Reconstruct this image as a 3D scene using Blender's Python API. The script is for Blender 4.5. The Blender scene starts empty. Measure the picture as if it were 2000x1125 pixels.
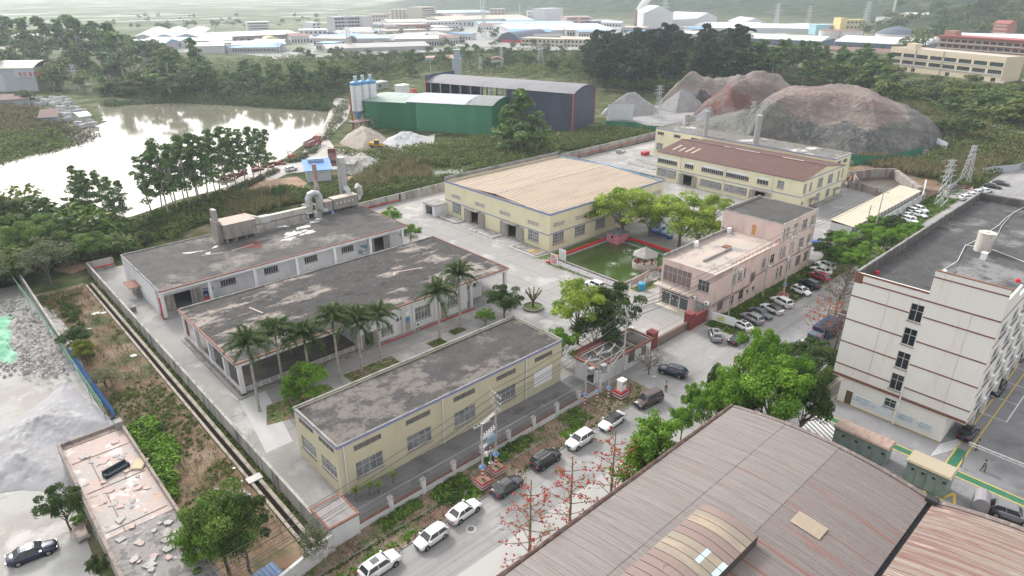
import bpy,math,random
import numpy as np
from mathutils import Vector,Matrix
random.seed(7);HAZE=0.00016
RNG=np.random.default_rng(11)
sc=bpy.context.scene
from math import cos,sin,pi
runi=random.uniform
COL=sc.collection
# -- camera
# world X = u (along the factory street), world Y = v (across it), metres
CAMZ=56.0;FPX=1298.9
PIT=math.radians(24.438);ROLL=math.radians(0.1135);AZ=math.radians(42.85)
_ca,_sa=cos(AZ),sin(AZ)
_fw=Vector((_sa*cos(PIT),_ca*cos(PIT),-sin(PIT)))
_rt=Vector((_ca,-_sa,0.0))
_up=Vector((_sa*sin(PIT),_ca*sin(PIT),cos(PIT)))
_r=_rt*cos(ROLL)+_up*sin(ROLL)
_u=-_rt*sin(ROLL)+_up*cos(ROLL)
cam_d=bpy.data.cameras.new('camera');cam=bpy.data.objects.new('camera',cam_d);COL.objects.link(cam)
cam.matrix_world=Matrix(((_r.x,_u.x,-_fw.x,0),(_r.y,_u.y,-_fw.y,0),(_r.z,_u.z,-_fw.z,CAMZ),(0,0,0,1)))
cam_d.sensor_width=36;cam_d.lens=FPX/2000*36;cam_d.clip_end=20000;cam_d.clip_start=0.5
sc.camera=cam
# -- light
SUN_AZ=AZ-math.radians(38)
SUN_EL=math.radians(36)
world=bpy.data.worlds.new('World');sc.world=world;world.use_nodes=True
wn=world.node_tree;wn.nodes.clear()
sky=wn.nodes.new('ShaderNodeTexSky');sky.sky_type='NISHITA';sky.sun_disc=False
sky.sun_elevation=SUN_EL;sky.sun_rotation=SUN_AZ;sky.air_density=1.0;sky.dust_density=8.0;sky.ozone_density=1.0;sky.altitude=50
hsv=wn.nodes.new('ShaderNodeHueSaturation');hsv.inputs['Saturation'].default_value=0.35
mixw=wn.nodes.new('ShaderNodeMix');mixw.data_type='RGBA';mixw.inputs[0].default_value=0.42
mixw.inputs[7].default_value=(11.3,11.1,11.1,1)
bg=wn.nodes.new('ShaderNodeBackground');bg.inputs['Strength'].default_value=0.10
wo=wn.nodes.new('ShaderNodeOutputWorld')
wn.links.new(sky.outputs[0],hsv.inputs['Color']);wn.links.new(hsv.outputs[0],mixw.inputs[6])
wn.links.new(mixw.outputs[2],bg.inputs[0]);wn.links.new(bg.outputs[0],wo.inputs[0])
sun_d=bpy.data.lights.new('sun','SUN');sun_d.energy=1.5;sun_d.angle=math.radians(11);sun_d.color=(1,0.96,0.9)
sun=bpy.data.objects.new('sun',sun_d);COL.objects.link(sun)
_sd=Vector((sin(SUN_AZ)*cos(SUN_EL),cos(SUN_AZ)*cos(SUN_EL),sin(SUN_EL)))
sun.rotation_euler=_sd.to_track_quat('Z','Y').to_euler();sun.location=(0,0,300)
sc.view_settings.view_transform='Standard';sc.view_settings.look='None'
sc.view_settings.exposure=1.0;sc.view_settings.gamma=1.0
try:sc.view_settings.use_curve_mapping=False
except Exception:pass
sc.render.engine='CYCLES'
cy=sc.cycles
cy.max_bounces=6;cy.diffuse_bounces=2;cy.glossy_bounces=2;cy.transmission_bounces=2;cy.transparent_max_bounces=4;cy.volume_bounces=1
cy.use_denoising=True;cy.caustics_reflective=False;cy.caustics_refractive=False
cy.sample_clamp_indirect=4
# -- geometry of the view (used to measure positions on the ground)
def ray(px,py):return _fw*FPX+_r*(px-1000)+_u*(562.5-py)
def PX(px,py,z=0.0):
 d=ray(px,py);t=(z-CAMZ)/d.z
 return Vector((d.x*t,d.y*t,z))
def proj(p):
 d=Vector(p)-Vector((0,0,CAMZ));w=d.dot(_fw)
 return 1000+FPX*d.dot(_r)/w,562.5-FPX*d.dot(_u)/w
def HT(bx,by,ty):
 """height above the ground point seen at (bx,by) whose image row is ty"""
 p=PX(bx,by);lo,hi=0.0,150.0
 for _ in range(30):
  m=(lo+hi)/2
  if proj((p.x,p.y,m))[1]>ty:lo=m
  else:hi=m
 return lo
def C2W(cx,cy_):return(cx*_ca+cy_*_sa,-cx*_sa+cy_*_ca)
def W2C(x,y):return(x*_ca-y*_sa,x*_sa+y*_ca)
# -- materials
MATS={}
def _lin(c):return c if len(c)==4 else(c[0],c[1],c[2],1)
def mat(name,col,rough=0.85,layers=(),bump=None,metal=0.0,spec=0.3,emit=None,coat=0.0,trans=0.0,attr=None,alpha=None):
 """layers: (colour, scale or (x,y,z), lo, hi[, detail[, kind]]) noise masks laid over the base colour in world space"""
 if name in MATS:return MATS[name]
 m=bpy.data.materials.new(name);m.use_nodes=True;nt=m.node_tree;N=nt.nodes;L=nt.links
 b=N['Principled BSDF'];b.inputs['Roughness'].default_value=rough;b.inputs['Metallic'].default_value=metal
 b.inputs['Specular IOR Level'].default_value=spec
 if coat:b.inputs['Coat Weight'].default_value=coat;b.inputs['Coat Roughness'].default_value=0.08
 geo=N.new('ShaderNodeNewGeometry')
 cur=None
 if attr:
  a=N.new('ShaderNodeAttribute');a.attribute_name=attr[0]
  mx=N.new('ShaderNodeMix');mx.data_type='RGBA';mx.inputs[6].default_value=_lin(col);mx.inputs[7].default_value=_lin(attr[1])
  L.new(a.outputs['Fac'],mx.inputs[0]);cur=mx.outputs[2]
 def vec(s,off=0.0):
  mp=N.new('ShaderNodeMapping');mp.inputs['Scale'].default_value=(s,s,s) if not hasattr(s,'__len__') else s
  mp.inputs['Location'].default_value=(off,off*1.7,off*.6)
  L.new(geo.outputs['Position'],mp.inputs['Vector']);return mp.outputs[0]
 for i,ly in enumerate(layers):
  c2,s,lo,hi=ly[:4];det=ly[4] if len(ly)>4 else 5;kind=ly[5] if len(ly)>5 else 'noise'
  if kind=='wave':
   n=N.new('ShaderNodeTexWave');n.inputs['Scale'].default_value=1.0;n.inputs['Distortion'].default_value=det;n.inputs['Detail'].default_value=2
   L.new(vec(s,0),n.inputs['Vector']);src=n.outputs['Fac']
  elif kind=='vor':
   n=N.new('ShaderNodeTexVoronoi');n.inputs['Scale'].default_value=1.0
   L.new(vec(s,i*3.1),n.inputs['Vector']);src=n.outputs['Color']
  elif kind=='crack':
   n=N.new('ShaderNodeTexVoronoi');n.feature='DISTANCE_TO_EDGE';n.inputs['Scale'].default_value=1.0
   L.new(vec(s,i*3.1),n.inputs['Vector']);src=n.outputs['Distance']
  else:
   n=N.new('ShaderNodeTexNoise');n.inputs['Scale'].default_value=1.0;n.inputs['Detail'].default_value=det;n.inputs['Roughness'].default_value=0.62
   L.new(vec(s,i*7.3+len(name)),n.inputs['Vector']);src=n.outputs['Fac']
  mr=N.new('ShaderNodeMapRange');mr.inputs['From Min'].default_value=lo;mr.inputs['From Max'].default_value=hi;mr.clamp=True
  L.new(src,mr.inputs['Value'])
  mx=N.new('ShaderNodeMix');mx.data_type='RGBA';mx.inputs[7].default_value=_lin(c2)
  if len(c2)==4:
   mu=N.new('ShaderNodeMath');mu.operation='MULTIPLY';mu.inputs[1].default_value=c2[3]
   L.new(mr.outputs[0],mu.inputs[0]);L.new(mu.outputs[0],mx.inputs[0])
  else:L.new(mr.outputs[0],mx.inputs[0])
  if cur is None:mx.inputs[6].default_value=_lin(col)
  else:L.new(cur,mx.inputs[6])
  cur=mx.outputs[2]
 if cur is None:b.inputs['Base Color'].default_value=_lin(col)
 else:L.new(cur,b.inputs['Base Color'])
 if bump:
  n=N.new('ShaderNodeTexNoise');n.inputs['Scale'].default_value=1.0;n.inputs['Detail'].default_value=6
  L.new(vec(bump[0],2.2),n.inputs['Vector'])
  bp=N.new('ShaderNodeBump');bp.inputs['Strength'].default_value=1.0;bp.inputs['Distance'].default_value=bump[1]
  L.new(n.outputs['Fac'],bp.inputs['Height']);L.new(bp.outputs[0],b.inputs['Normal'])
 if emit:b.inputs['Emission Color'].default_value=_lin(emit[0]);b.inputs['Emission Strength'].default_value=emit[1]
 if trans:
  tr=N.new('ShaderNodeBsdfTranslucent');ms=N.new('ShaderNodeMixShader');ms.inputs[0].default_value=trans
  if cur is None:tr.inputs['Color'].default_value=_lin(col)
  else:L.new(cur,tr.inputs['Color'])
  o=N['Material Output'];L.new(b.outputs[0],ms.inputs[1]);L.new(tr.outputs[0],ms.inputs[2]);L.new(ms.outputs[0],o.inputs[0])
 MATS[name]=m;return m
# -- mesh building
class MB:
 def __init__(s):s.v=[];s.f=[];s.m=[]
 def add(s,vs,fs,mi=0):
  o=len(s.v);s.v+=[tuple(x) for x in vs];s.f+=[tuple(o+i for i in f) for f in fs];s.m+=[mi]*len(fs);return s
 def box(s,x0,y0,z0,x1,y1,z1,mi=0):
  return s.add([(x0,y0,z0),(x1,y0,z0),(x1,y1,z0),(x0,y1,z0),(x0,y0,z1),(x1,y0,z1),(x1,y1,z1),(x0,y1,z1)],
[(0,3,2,1),(4,5,6,7),(0,1,5,4),(1,2,6,5),(2,3,7,6),(3,0,4,7)],mi)
 def quad(s,a,b,c,d,mi=0):return s.add([a,b,c,d],[(0,1,2,3)],mi)
 def poly(s,pts,z0,z1,mi=0):
  n=len(pts)
  if sum(pts[i][0]*pts[(i+1)%n][1]-pts[(i+1)%n][0]*pts[i][1] for i in range(n))<0:pts=pts[::-1]
  vs=[(p[0],p[1],z0) for p in pts]+[(p[0],p[1],z1) for p in pts]
  return s.add(vs,[tuple(range(n))[::-1],tuple(range(n,2*n))]+[(i,(i+1)%n,n+(i+1)%n,n+i) for i in range(n)],mi)
 def sheet(s,pts,z,mi=0):
  n=len(pts)
  if sum(pts[i][0]*pts[(i+1)%n][1]-pts[(i+1)%n][0]*pts[i][1] for i in range(n))<0:pts=pts[::-1]
  return s.add([(p[0],p[1],z) for p in pts],[tuple(range(n))],mi)
 def bar(s,a,b,w,h=None,mi=0):
  a=Vector(a);b=Vector(b);h=h or w;d=(b-a).normalized()
  x=d.cross(Vector((0,0,1)))
  if x.length<1e-3:x=Vector((1,0,0))
  x.normalize();y=x.cross(d).normalized()
  q=[(-1,-1),(1,-1),(1,1),(-1,1)]
  vs=[p+x*(i*w/2)+y*(j*h/2) for p in(a,b) for i,j in q]
  return s.add(vs,[(0,1,2,3),(7,6,5,4)]+[(i,4+i,4+(i+1)%4,(i+1)%4) for i in range(4)],mi)
 def tube(s,pts,rs,n=8,mi=0,cap=True):
  pts=[Vector(p) for p in pts]
  if not hasattr(rs,'__len__'):rs=[rs]*len(pts)
  vs=[];prev=None
  for i,p in enumerate(pts):
   d=(pts[min(i+1,len(pts)-1)]-pts[max(i-1,0)]).normalized()
   x=prev-d*prev.dot(d) if prev is not None else d.orthogonal()
   if x.length<1e-4:x=d.orthogonal()
   x.normalize();prev=x;y=d.cross(x)
   for k in range(n):
    a=2*pi*k/n;vs.append(p+x*(cos(a)*rs[i])+y*(sin(a)*rs[i]))
  fs=[(i*n+k,i*n+(k+1)%n,(i+1)*n+(k+1)%n,(i+1)*n+k) for i in range(len(pts)-1) for k in range(n)]
  if cap:fs+=[tuple(range(n))[::-1],tuple(range((len(pts)-1)*n,len(pts)*n))]
  return s.add(vs,fs,mi)
 def cyl(s,x,y,z0,z1,r,r2=None,n=12,mi=0):return s.tube([(x,y,z0),(x,y,z1)],[r,r if r2 is None else r2],n,mi)
 def mesh(s,name,mats,smooth=False):
  me=bpy.data.meshes.new(name);me.from_pydata(s.v,[],s.f)
  for m in(mats if isinstance(mats,(list,tuple)) else[mats]):me.materials.append(m)
  if any(s.m):me.polygons.foreach_set('material_index',s.m)
  if smooth:me.polygons.foreach_set('use_smooth',[True]*len(me.polygons))
  me.update();return me
def link(name,data,parent=None,loc=(0,0,0),rz=0.0):
 o=bpy.data.objects.new(name,data);COL.objects.link(o);o.location=loc;o.rotation_euler=(0,0,rz)
 if parent:o.parent=parent
 return o
def tag(o,label=None,cat=None,group=None,kind=None):
 if label:o['label']=label
 if cat:o['category']=cat
 if group:o['group']=group
 if kind:o['kind']=kind
 return o
def thing(name,label,cat,loc=(0,0,0),rz=0.0,group=None):
 o=link(name,None,None,loc,rz);o.empty_display_size=0.5;return tag(o,label,cat,group)
def part(name,mb,m,parent=None,loc=(0,0,0),rz=0.0,smooth=False,label=None):
 me=mb.mesh(name,m,smooth) if isinstance(mb,MB) else mb
 o=link(name,me,parent,loc,rz)
 if label:o['label']=label
 return o
def single(name,mb,m,label,cat,group=None,loc=(0,0,0),rz=0.0,smooth=False):
 return tag(part(name,mb,m,None,loc,rz,smooth),label,cat,group)
def struct(name,mb,m,smooth=False):return tag(part(name,mb,m,None,smooth=smooth),kind='structure')
def copy_tree(o,parent=None):
 c=o.copy();COL.objects.link(c)
 if parent is not None:c.parent=parent
 for ch in o.children:copy_tree(ch,c)
 return c
# -- palette
W_=(0.72,0.72,0.72)
white=mat('white_paint',(0.66,0.66,0.66),0.7,[((0.45,0.43,0.40,.6),(.35,.35,.12),.52,.8)])
cleanwhite=mat('clean_white',(0.78,0.79,0.80),0.5)
concrete=mat('old_concrete',(0.27,0.265,0.255),.9,[((0.16,0.16,0.155),.5,.48,.62),((0.42,0.41,0.39,.7),1.3,.6,.7),((.08,.08,.08,.6),(2,2,.3),.62,.72)],bump=(3,.05))
yardc=mat('yard_concrete',(0.288,0.28,0.271),.85,[((0.25,0.25,0.25),.09,.45,.62),((0.47,0.46,0.45,.7),.16,.53,.66),((.5,.46,.41,.45),.05,.55,.68),((0.15,0.15,0.15,.55),.6,.6,.75),((0.24,0.235,0.23,.5),2.5,.45,.7),((.10,.10,.10,.3),(.13,.19,1),.010,.0,0,'crack')],bump=(4,.02))
roadc=mat('road_concrete',(0.284,0.277,0.271),.85,[((0.27,0.27,0.275),(.05,.3,1),.42,.62),((0.42,0.42,0.415,.7),.13,.52,.68),((0.15,0.15,0.155,.5),.7,.6,.76),((.24,.24,.24,.5),3,.45,.7),((.10,.10,.10,.28),(.12,.2,1),.009,.0,0,'crack'),((.19,.185,.18,.5),(.03,1.1,1),.5,.62)],bump=(5,.02))
darkroad=mat('dark_asphalt',(0.16,0.16,0.165),.85,[((0.10,0.10,0.105),.3,.5,.68),((0.25,0.25,0.25,.7),.5,.58,.72)],bump=(5,.02))
officeyard=mat('office_yard_paving',(0.235,0.235,0.245),.8,[((0.17,0.17,0.175),.25,.5,.65),((0.31,0.31,0.31,.7),.4,.56,.7)],bump=(5,.02))
stoneyard=mat('stone_yard_ground',(0.35,0.351,0.333),.9,[((0.30,0.285,0.27),.10,.46,.58),((0.48,0.47,0.45,.85),.17,.54,.64),((0.30,0.26,0.23,.8),.45,.58,.68)],bump=(2,.06))
trackm=mat('pale_track',(0.378,0.356,0.333),.9,[((0.40,0.37,0.34),.1,.48,.62),((0.62,0.61,0.6,.8),.3,.55,.7)],bump=(2,.05))
redsoil=mat('red_soil',(0.30,0.19,0.13),.95,[((0.36,0.27,0.19),.25,.45,.62),((0.2,0.13,0.09,.8),.8,.55,.7)],bump=(3,.08))
dirtfield=mat('dirt_field',(.165,.105,.07),.95,[((.23,.17,.12),.16,.45,.62),((.055,.075,.028,.8),.16,.53,.62),((.10,.07,.05,.7),.7,.56,.66),((.36,.34,.31,.7),1.8,.67,.73)],bump=(3,.1))
grassm=mat('grass_ground',(0.075,0.12,0.035),.95,[((0.13,0.15,0.055),.4,.46,.62),((0.20,0.16,0.10,.8),.7,.57,.67)],bump=(4,.1))
gardenm=mat('garden_soil',(0.22,0.16,0.12),.95,[((0.10,0.135,0.05),.5,.52,.60),((0.28,0.23,0.18,.8),1.4,.5,.65)],bump=(4,.06))
yellowline=mat('yellow_marking',(0.62,0.45,0.08),.7,[((0.3,0.27,0.2,.7),1.5,.55,.68)])
whiteline=mat('white_marking',(0.7,0.7,0.7),.7,[((0.3,0.3,0.3,.7),1.5,.55,.68)])
greenlane=mat('green_marking',(0.035,0.16,0.09),.7,[((0.12,0.18,0.14,.5),1.2,.5,.7)])
redpipe=mat('red_pipe',(0.50,0.03,0.035),.55)
darkin=mat('dark_interior',(0.02,0.02,0.022),.9)
steel=mat('galvanised_steel',(0.42,0.43,0.44),.45,metal=.5)
greymetal=mat('grey_metal',(0.30,0.31,0.32),.5,metal=.3)
blackm=mat('black_rubber',(0.02,0.02,0.02),.8)
# -- terrain
def S(e0,e1,x):
 t=np.clip((x-e0)/(e1-e0),0,1);return t*t*(3-2*t)
def inpoly(x,y,poly):
 r=np.zeros(np.shape(x),bool);n=len(poly)
 for i in range(n):
  x0,y0=poly[i];x1,y1=poly[(i+1)%n]
  c=((y0>y)!=(y1>y))&(x<(x1-x0)*(y-y0)/((y1-y0) or 1e-9)+x0)
  r^=c
 return r
def pdist(x,y,poly):
 d=np.full(np.shape(x),1e9);n=len(poly)
 for i in range(n):
  x0,y0=poly[i];x1,y1=poly[(i+1)%n];dx,dy=x1-x0,y1-y0
  t=np.clip(((x-x0)*dx+(y-y0)*dy)/(dx*dx+dy*dy+1e-9),0,1)
  d=np.minimum(d,np.hypot(x-x0-t*dx,y-y0-t*dy))
 return d
def pp(*pts,z=0):return[(PX(a,b,z).x,PX(a,b,z).y) for a,b in pts]
LAKE=pp((-260,560),(-330,330),(0,300),(120,262),(205,238),(185,205),(215,193),(330,192),(450,200),(560,208),(648,212),(640,240),(610,272),(560,305),(500,345),(400,375),(330,395),(250,425),(120,440),(0,452))
POND2=pp((800,345),(812,325),(880,320),(905,325),(890,335),(850,347))
_rp=RNG.uniform(0,6.28,(24,2));_rk=RNG.normal(0,1,(24,2))
def fbm(x,y,s):
 z=0.0
 for i in range(24):
  f=1.0+(i//6)*1.3
  z=z+np.sin((x*_rk[i,0]+y*_rk[i,1])*f/s+_rp[i,0])/f
 return z/6
def ground(x,y):
 cx,cy_=W2C(x,y);h=np.zeros(np.shape(x))
 h=h+0.9*fbm(x,y,900)*S(600,1400,cy_)
    # wooded mountain range behind the industrial estate
 r=S(-520,420,cx)*S(1080-0.18*np.clip(cx,-200,900),2700,cy_)
 h=h+r*(150+28*fbm(x,y,260))
    # wooded hill on the right
 h=h+74*np.exp(-((cx-820)/205)**2-((cy_-1060)/260)**2)*(1+.12*fbm(x,y,90))
    # pine knoll in the middle
 h=h+12*np.exp(-((cx-125)/95)**2-((cy_-455)/42)**2)
    # low wooded rise, far left
 h=h+5*np.exp(-((cx+330)/150)**2-((cy_-540)/90)**2)
    # bank on the right behind the spoil heap
 h=h+6*S(215,300,cx)*S(330,420,cy_)*(1-S(600,700,cy_))
 d=pdist(x,y,LAKE);ins=inpoly(x,y,LAKE)
 h=np.where(ins,-0.4-1.5*S(0,8,d),h)
 ins2=inpoly(x,y,POND2);h=np.where(ins2,-1.0,h)
 return h
def gz(x,y):return float(ground(np.array([x]),np.array([y]))[0])
def grid_axis(lo,hi,fine0,fine1,fs,cs):
 a=list(np.arange(fine0,fine1,fs));x=fine0;st=fs
 while x>lo:st=min(st*1.18,cs);x-=st;a.insert(0,x)
 x=a[-1];st=fs
 while x<hi:st=min(st*1.18,cs);x+=st;a.append(x)
 return np.array(a)
def grid_mesh(name,X,Y,Z,mats,smooth=True,mask=None):
 ny,nx=X.shape;co=np.stack([X,Y,Z],-1).reshape(-1,3)
 i=np.arange(nx-1)[None,:]+np.arange(ny-1)[:,None]*nx
 q=np.stack([i,i+1,i+1+nx,i+nx],-1).reshape(-1,4)
 if mask is not None:q=q[mask.reshape(-1)]
 me=bpy.data.meshes.new(name);me.vertices.add(len(co));me.vertices.foreach_set('co',co.ravel())
 me.loops.add(len(q)*4);me.loops.foreach_set('vertex_index',q.ravel());me.polygons.add(len(q))
 me.polygons.foreach_set('loop_start',np.arange(len(q))*4);me.polygons.foreach_set('use_smooth',[smooth]*len(q))
 for m in(mats if isinstance(mats,list) else[mats]):me.materials.append(m)
 me.update();me.validate();return me
def attr_set(me,name,vals):
 a=me.attributes.new(name,'FLOAT','POINT');a.data.foreach_set('value',np.asarray(vals,np.float32).ravel())
# camera-frame grid so the cells shrink where things are near
gx=grid_axis(-5200,5200,-300,330,5,160);gy=grid_axis(-400,9000,20,640,5,160)
GX,GY=np.meshgrid(gx,gy);TX=GX*_ca+GY*_sa;TY=-GX*_sa+GY*_ca
TZ=ground(TX,TY)
tm=bpy.data.materials.new('scrub_land');tm.use_nodes=True
def _terrain_material():
 nt=tm.node_tree;N=nt.nodes;L=nt.links;b=N['Principled BSDF'];b.inputs['Roughness'].default_value=.95;b.inputs['Specular IOR Level'].default_value=.1
 geo=N.new('ShaderNodeNewGeometry')
 def mp(s):
  m=N.new('ShaderNodeMapping');m.inputs['Scale'].default_value=(s,s,s) if not hasattr(s,'__len__') else s;L.new(geo.outputs['Position'],m.inputs['Vector']);return m.outputs[0]
 def noise(s,d=5,out='Fac'):
  n=N.new('ShaderNodeTexNoise');n.inputs['Scale'].default_value=1;n.inputs['Detail'].default_value=d;n.inputs['Roughness'].default_value=.65;L.new(mp(s),n.inputs['Vector']);return n.outputs[out]
 def ramp(src,stops):
  r=N.new('ShaderNodeValToRGB');e=r.color_ramp.elements
  for i,(p,c) in enumerate(stops):
   x=e[i] if i<2 else e.new(p);x.position=p;x.color=(*c,1)
  L.new(src,r.inputs[0]);return r.outputs[0]
 def mix(f,a,c):
  m=N.new('ShaderNodeMix');m.data_type='RGBA'
  if isinstance(f,float):m.inputs[0].default_value=f
  else:L.new(f,m.inputs[0])
  L.new(a,m.inputs[6]);L.new(c,m.inputs[7]);return m.outputs[2]
 def att(n):
  a=N.new('ShaderNodeAttribute');a.attribute_name=n;return a.outputs['Fac']
 scrub=ramp(noise(.11,8),[(.32,(.02,.035,.012)),(.46,(.05,.075,.025)),(.58,(.12,.12,.06)),(.70,(.24,.20,.14))])
 v=N.new('ShaderNodeTexVoronoi');v.inputs['Scale'].default_value=1;L.new(mp((.012,.02,.0)),v.inputs['Vector'])
 sep=N.new('ShaderNodeSeparateColor');L.new(v.outputs['Color'],sep.inputs[0])
 fields=ramp(sep.outputs[0],[(.0,(.06,.08,.045)),(.3,(.11,.14,.08)),(.55,(.17,.18,.12)),(.8,(.24,.23,.17)),(.97,(.55,.56,.56))])
 n2=ramp(noise(.03,8),[(.35,(.03,.06,.02)),(.55,(.12,.16,.07)),(.7,(.22,.22,.13))])
 plain=mix(.45,fields,n2)
 forest=ramp(noise(.045,10),[(.33,(.008,.018,.010)),(.46,(.02,.04,.02)),(.58,(.05,.07,.035)),(.72,(.15,.12,.09))])
 c=mix(att('plain'),scrub,plain);c=mix(att('forest'),c,forest)
 L.new(c,b.inputs['Base Color'])
 bp=N.new('ShaderNodeBump');bp.inputs['Distance'].default_value=1.2;bp.inputs['Strength'].default_value=1;L.new(noise(.35,6),bp.inputs['Height']);L.new(bp.outputs[0],b.inputs['Normal'])
_terrain_material()
tme=grid_mesh('ground',TX,TY,TZ,tm)
attr_set(tme,'plain',S(560,700,GY)*(1-S(-150,250,GX)*S(300,900,GY)*.6)*(1-S(4,14,TZ)))
attr_set(tme,'forest',np.maximum(S(4,14,TZ),0))
tag(link('ground',tme),kind='structure')
# the sky outside the air: nothing but the world
# -- water
def water(name,col,rough,bs,bd,ior=1.33,spec=.5):
 m=bpy.data.materials.new(name);m.use_nodes=True;nt=m.node_tree;b=nt.nodes['Principled BSDF']
 b.inputs['Base Color'].default_value=_lin(col);b.inputs['Roughness'].default_value=rough;b.inputs['IOR'].default_value=ior;b.inputs['Specular IOR Level'].default_value=spec
 g=nt.nodes.new('ShaderNodeNewGeometry');n=nt.nodes.new('ShaderNodeTexNoise');n.inputs['Scale'].default_value=bs;n.inputs['Detail'].default_value=4
 nt.links.new(g.outputs['Position'],n.inputs['Vector']);bp=nt.nodes.new('ShaderNodeBump');bp.inputs['Distance'].default_value=bd;bp.inputs['Strength'].default_value=.6
 nt.links.new(n.outputs['Fac'],bp.inputs['Height']);nt.links.new(bp.outputs[0],b.inputs['Normal']);return m
lakew=water('lake_water_surface',(.20,.19,.145),.06,1.2,.010,1.6,.7)
struct('lake_water',MB().sheet([(p[0]+0,p[1]+0) for p in pp((-420,640),(-460,300),(0,285),(110,252),(190,234),(170,205),(205,186),(330,184),(450,192),(560,200),(672,205),(655,245),(620,280),(570,312),(510,355),(400,390),(330,410),(250,440),(120,455),(0,470))],-0.35),lakew)
pondw=water('pond_water_surface',(.05,.065,.02),.08,1.5,.01)
struct('roadside_pond_water',MB().sheet(pp((790,352),(800,320),(880,315),(915,325),(895,340),(850,352)),-0.3),pondw)
fishw=water('fish_pond_surface',(.045,.075,.02),.07,2.0,.012)
# -- paved and bare ground (sheets a few mm to cm apart)
def rect(x0,y0,x1,y1):return[(x0,y0),(x1,y0),(x1,y1),(x0,y1)]
struct('dirt_field',MB().sheet(rect(10.8,53.6,20.2,152),.03),dirtfield)
struct('dirt_field',MB().sheet(rect(2,30,22.6,53.7),.028),dirtfield)
ym=MB()
for r_ in[(22.8,53.7,101.8,122.9),(22.8,122.9,85,157),(85,122.9,101.8,156.5),(101.8,53.7,121,76.2),(101.8,94.4,121,156.5),(121,53.7,226,156.5)]:
 ym.sheet(rect(*r_),.04)
struct('factory_yard',ym,yardc)
struct('street',MB().sheet(rect(-60,33.5,420,47.9),.04).sheet(rect(74,47.9,98.5,53.7),.04),roadc)
struct('verge',MB().sheet(rect(-30,47.9,74,53.7),.05),gardenm)
struct('verge',MB().sheet(rect(98.5,47.9,152,54.9),.05),grassm)
struct('hedge_ground',MB().sheet(rect(152,47.9,232,54.8),.05),grassm)
struct('hedge_ground',MB().sheet(rect(70,30.9,240,33.5),.06),grassm)
struct('stone_yard',MB().sheet([(11,160),(11,92),(4,92),(2,40),(-60,40),(-90,160)],.05),stoneyard)
struct('office_yard',MB().sheet([(64,-40),(64,30.8),(190,30.8),(190,-40)],.045),officeyard)
struct('gravel_track',MB().sheet(pp((655,190),(688,196),(678,232),(640,270),(655,290),(720,300),(850,262),(846,285),(760,300),(700,335),(640,330),(560,340),(470,385),(400,395),(470,345),(560,318),(590,300),(630,250)),.05),trackm)
struct('bare_soil',MB().sheet(pp((430,372),(520,352),(580,345),(600,358),(590,372),(500,372)),.06),redsoil)
struct('bare_soil',MB().sheet(pp((655,352),(700,340),(760,345),(700,358)),.045),redsoil)
struct('quarry_yard',MB().sheet(pp((1185,250),(1185,215),(1290,205),(1420,205),(1500,240),(1470,265),(1300,250)),.06),mat('quarry_floor',(.27,.265,.27),.9,[((.18,.18,.185),.1,.45,.6),((.40,.39,.38,.7),.2,.55,.68)],bump=(1.5,.15)))
struct('bare_soil',MB().sheet(pp((1650,335),(1700,312),(1790,315),(1850,372),(1800,400),(1810,375),(1720,345)),.05),dirtfield)
struct('estate_ground',MB().sheet(pp((250,112),(250,84),(480,74),(640,56),(700,44),(1000,34),(1260,50),(1600,56),(1880,76),(2050,96),(2050,112),(1740,121),(1450,108),(1180,98),(900,99),(640,111),(450,118),z=2),2),mat('estate_paving',(.28,.28,.28),.9,[((.10,.13,.06,.9),.018,.5,.56),((.28,.27,.27,.8),.03,.5,.6)]))
# slab joints and patches cast in the yard
jt=MB()
for v0 in(59.0,76.4,84.6,104,121):jt.box(24,v0,.041,101,v0+.09,.046)
for u0 in range(30,101,6):jt.box(u0,76.5,.041,u0+.07,84.5,.046)
for u0 in range(88,102,5):jt.box(u0,60,.041,u0+.07,155,.046)
for u0 in range(122,174,6):jt.box(u0,70,.041,u0+.07,155,.046)
struct('yard_joints',jt,mat('joint_tar',(.13,.13,.13),.9))
struct('fresh_patch',MB().sheet(pp((463,775),(518,763),(545,810),(572,862),(520,885),(495,835)),.047).sheet(pp((448,770),(480,758),(500,770),(463,782)),.0475),mat('fresh_concrete',(0.44,0.44,0.44),.85,[((.42,.41,.40,.8),.6,.45,.65)]))
struct('asphalt_strip',MB().sheet(rect(27.6,56.6,68,59.6),.052).sheet(rect(23,54.2,70,56.4),.050),darkroad)
jr=MB()
for u0 in range(-30,300,6):jr.box(u0,33.6,.041,u0+.06,47.8,.045)
jr.box(-60,40.6,.041,300,40.7,.0455)
struct('road_joints',jr,mat('joint_grey',(.22,.22,.22),.9))
struct('new_lane_patch',MB().sheet(rect(8,34.5,70,41),.046),mat('new_lane_concrete',(0.396,0.392,0.383),.85,[((.37,.36,.35,.8),.4,.45,.65)],bump=(6,.01)))
# kerbs
kb=MB()
kb.box(-30,47.85,0,73.6,48.0,.12);kb.box(99,47.85,0,152,48.0,.1);kb.box(95,33.3,0,240,33.5,.15)
struct('kerb',kb,concrete)
mh=MB();c_=PX(920,1034);mh.cyl(c_.x,c_.y,.045,.07,.38,n=20);struct('manhole_cover',mh,mat('cast_iron',(.13,.125,.12),.7))
mh=MB();mh.cyl(c_.x,c_.y,.042,.055,.62,n=20);struct('manhole_collar',mh,mat('manhole_collar_concrete',(.42,.41,.4),.9))
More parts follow.
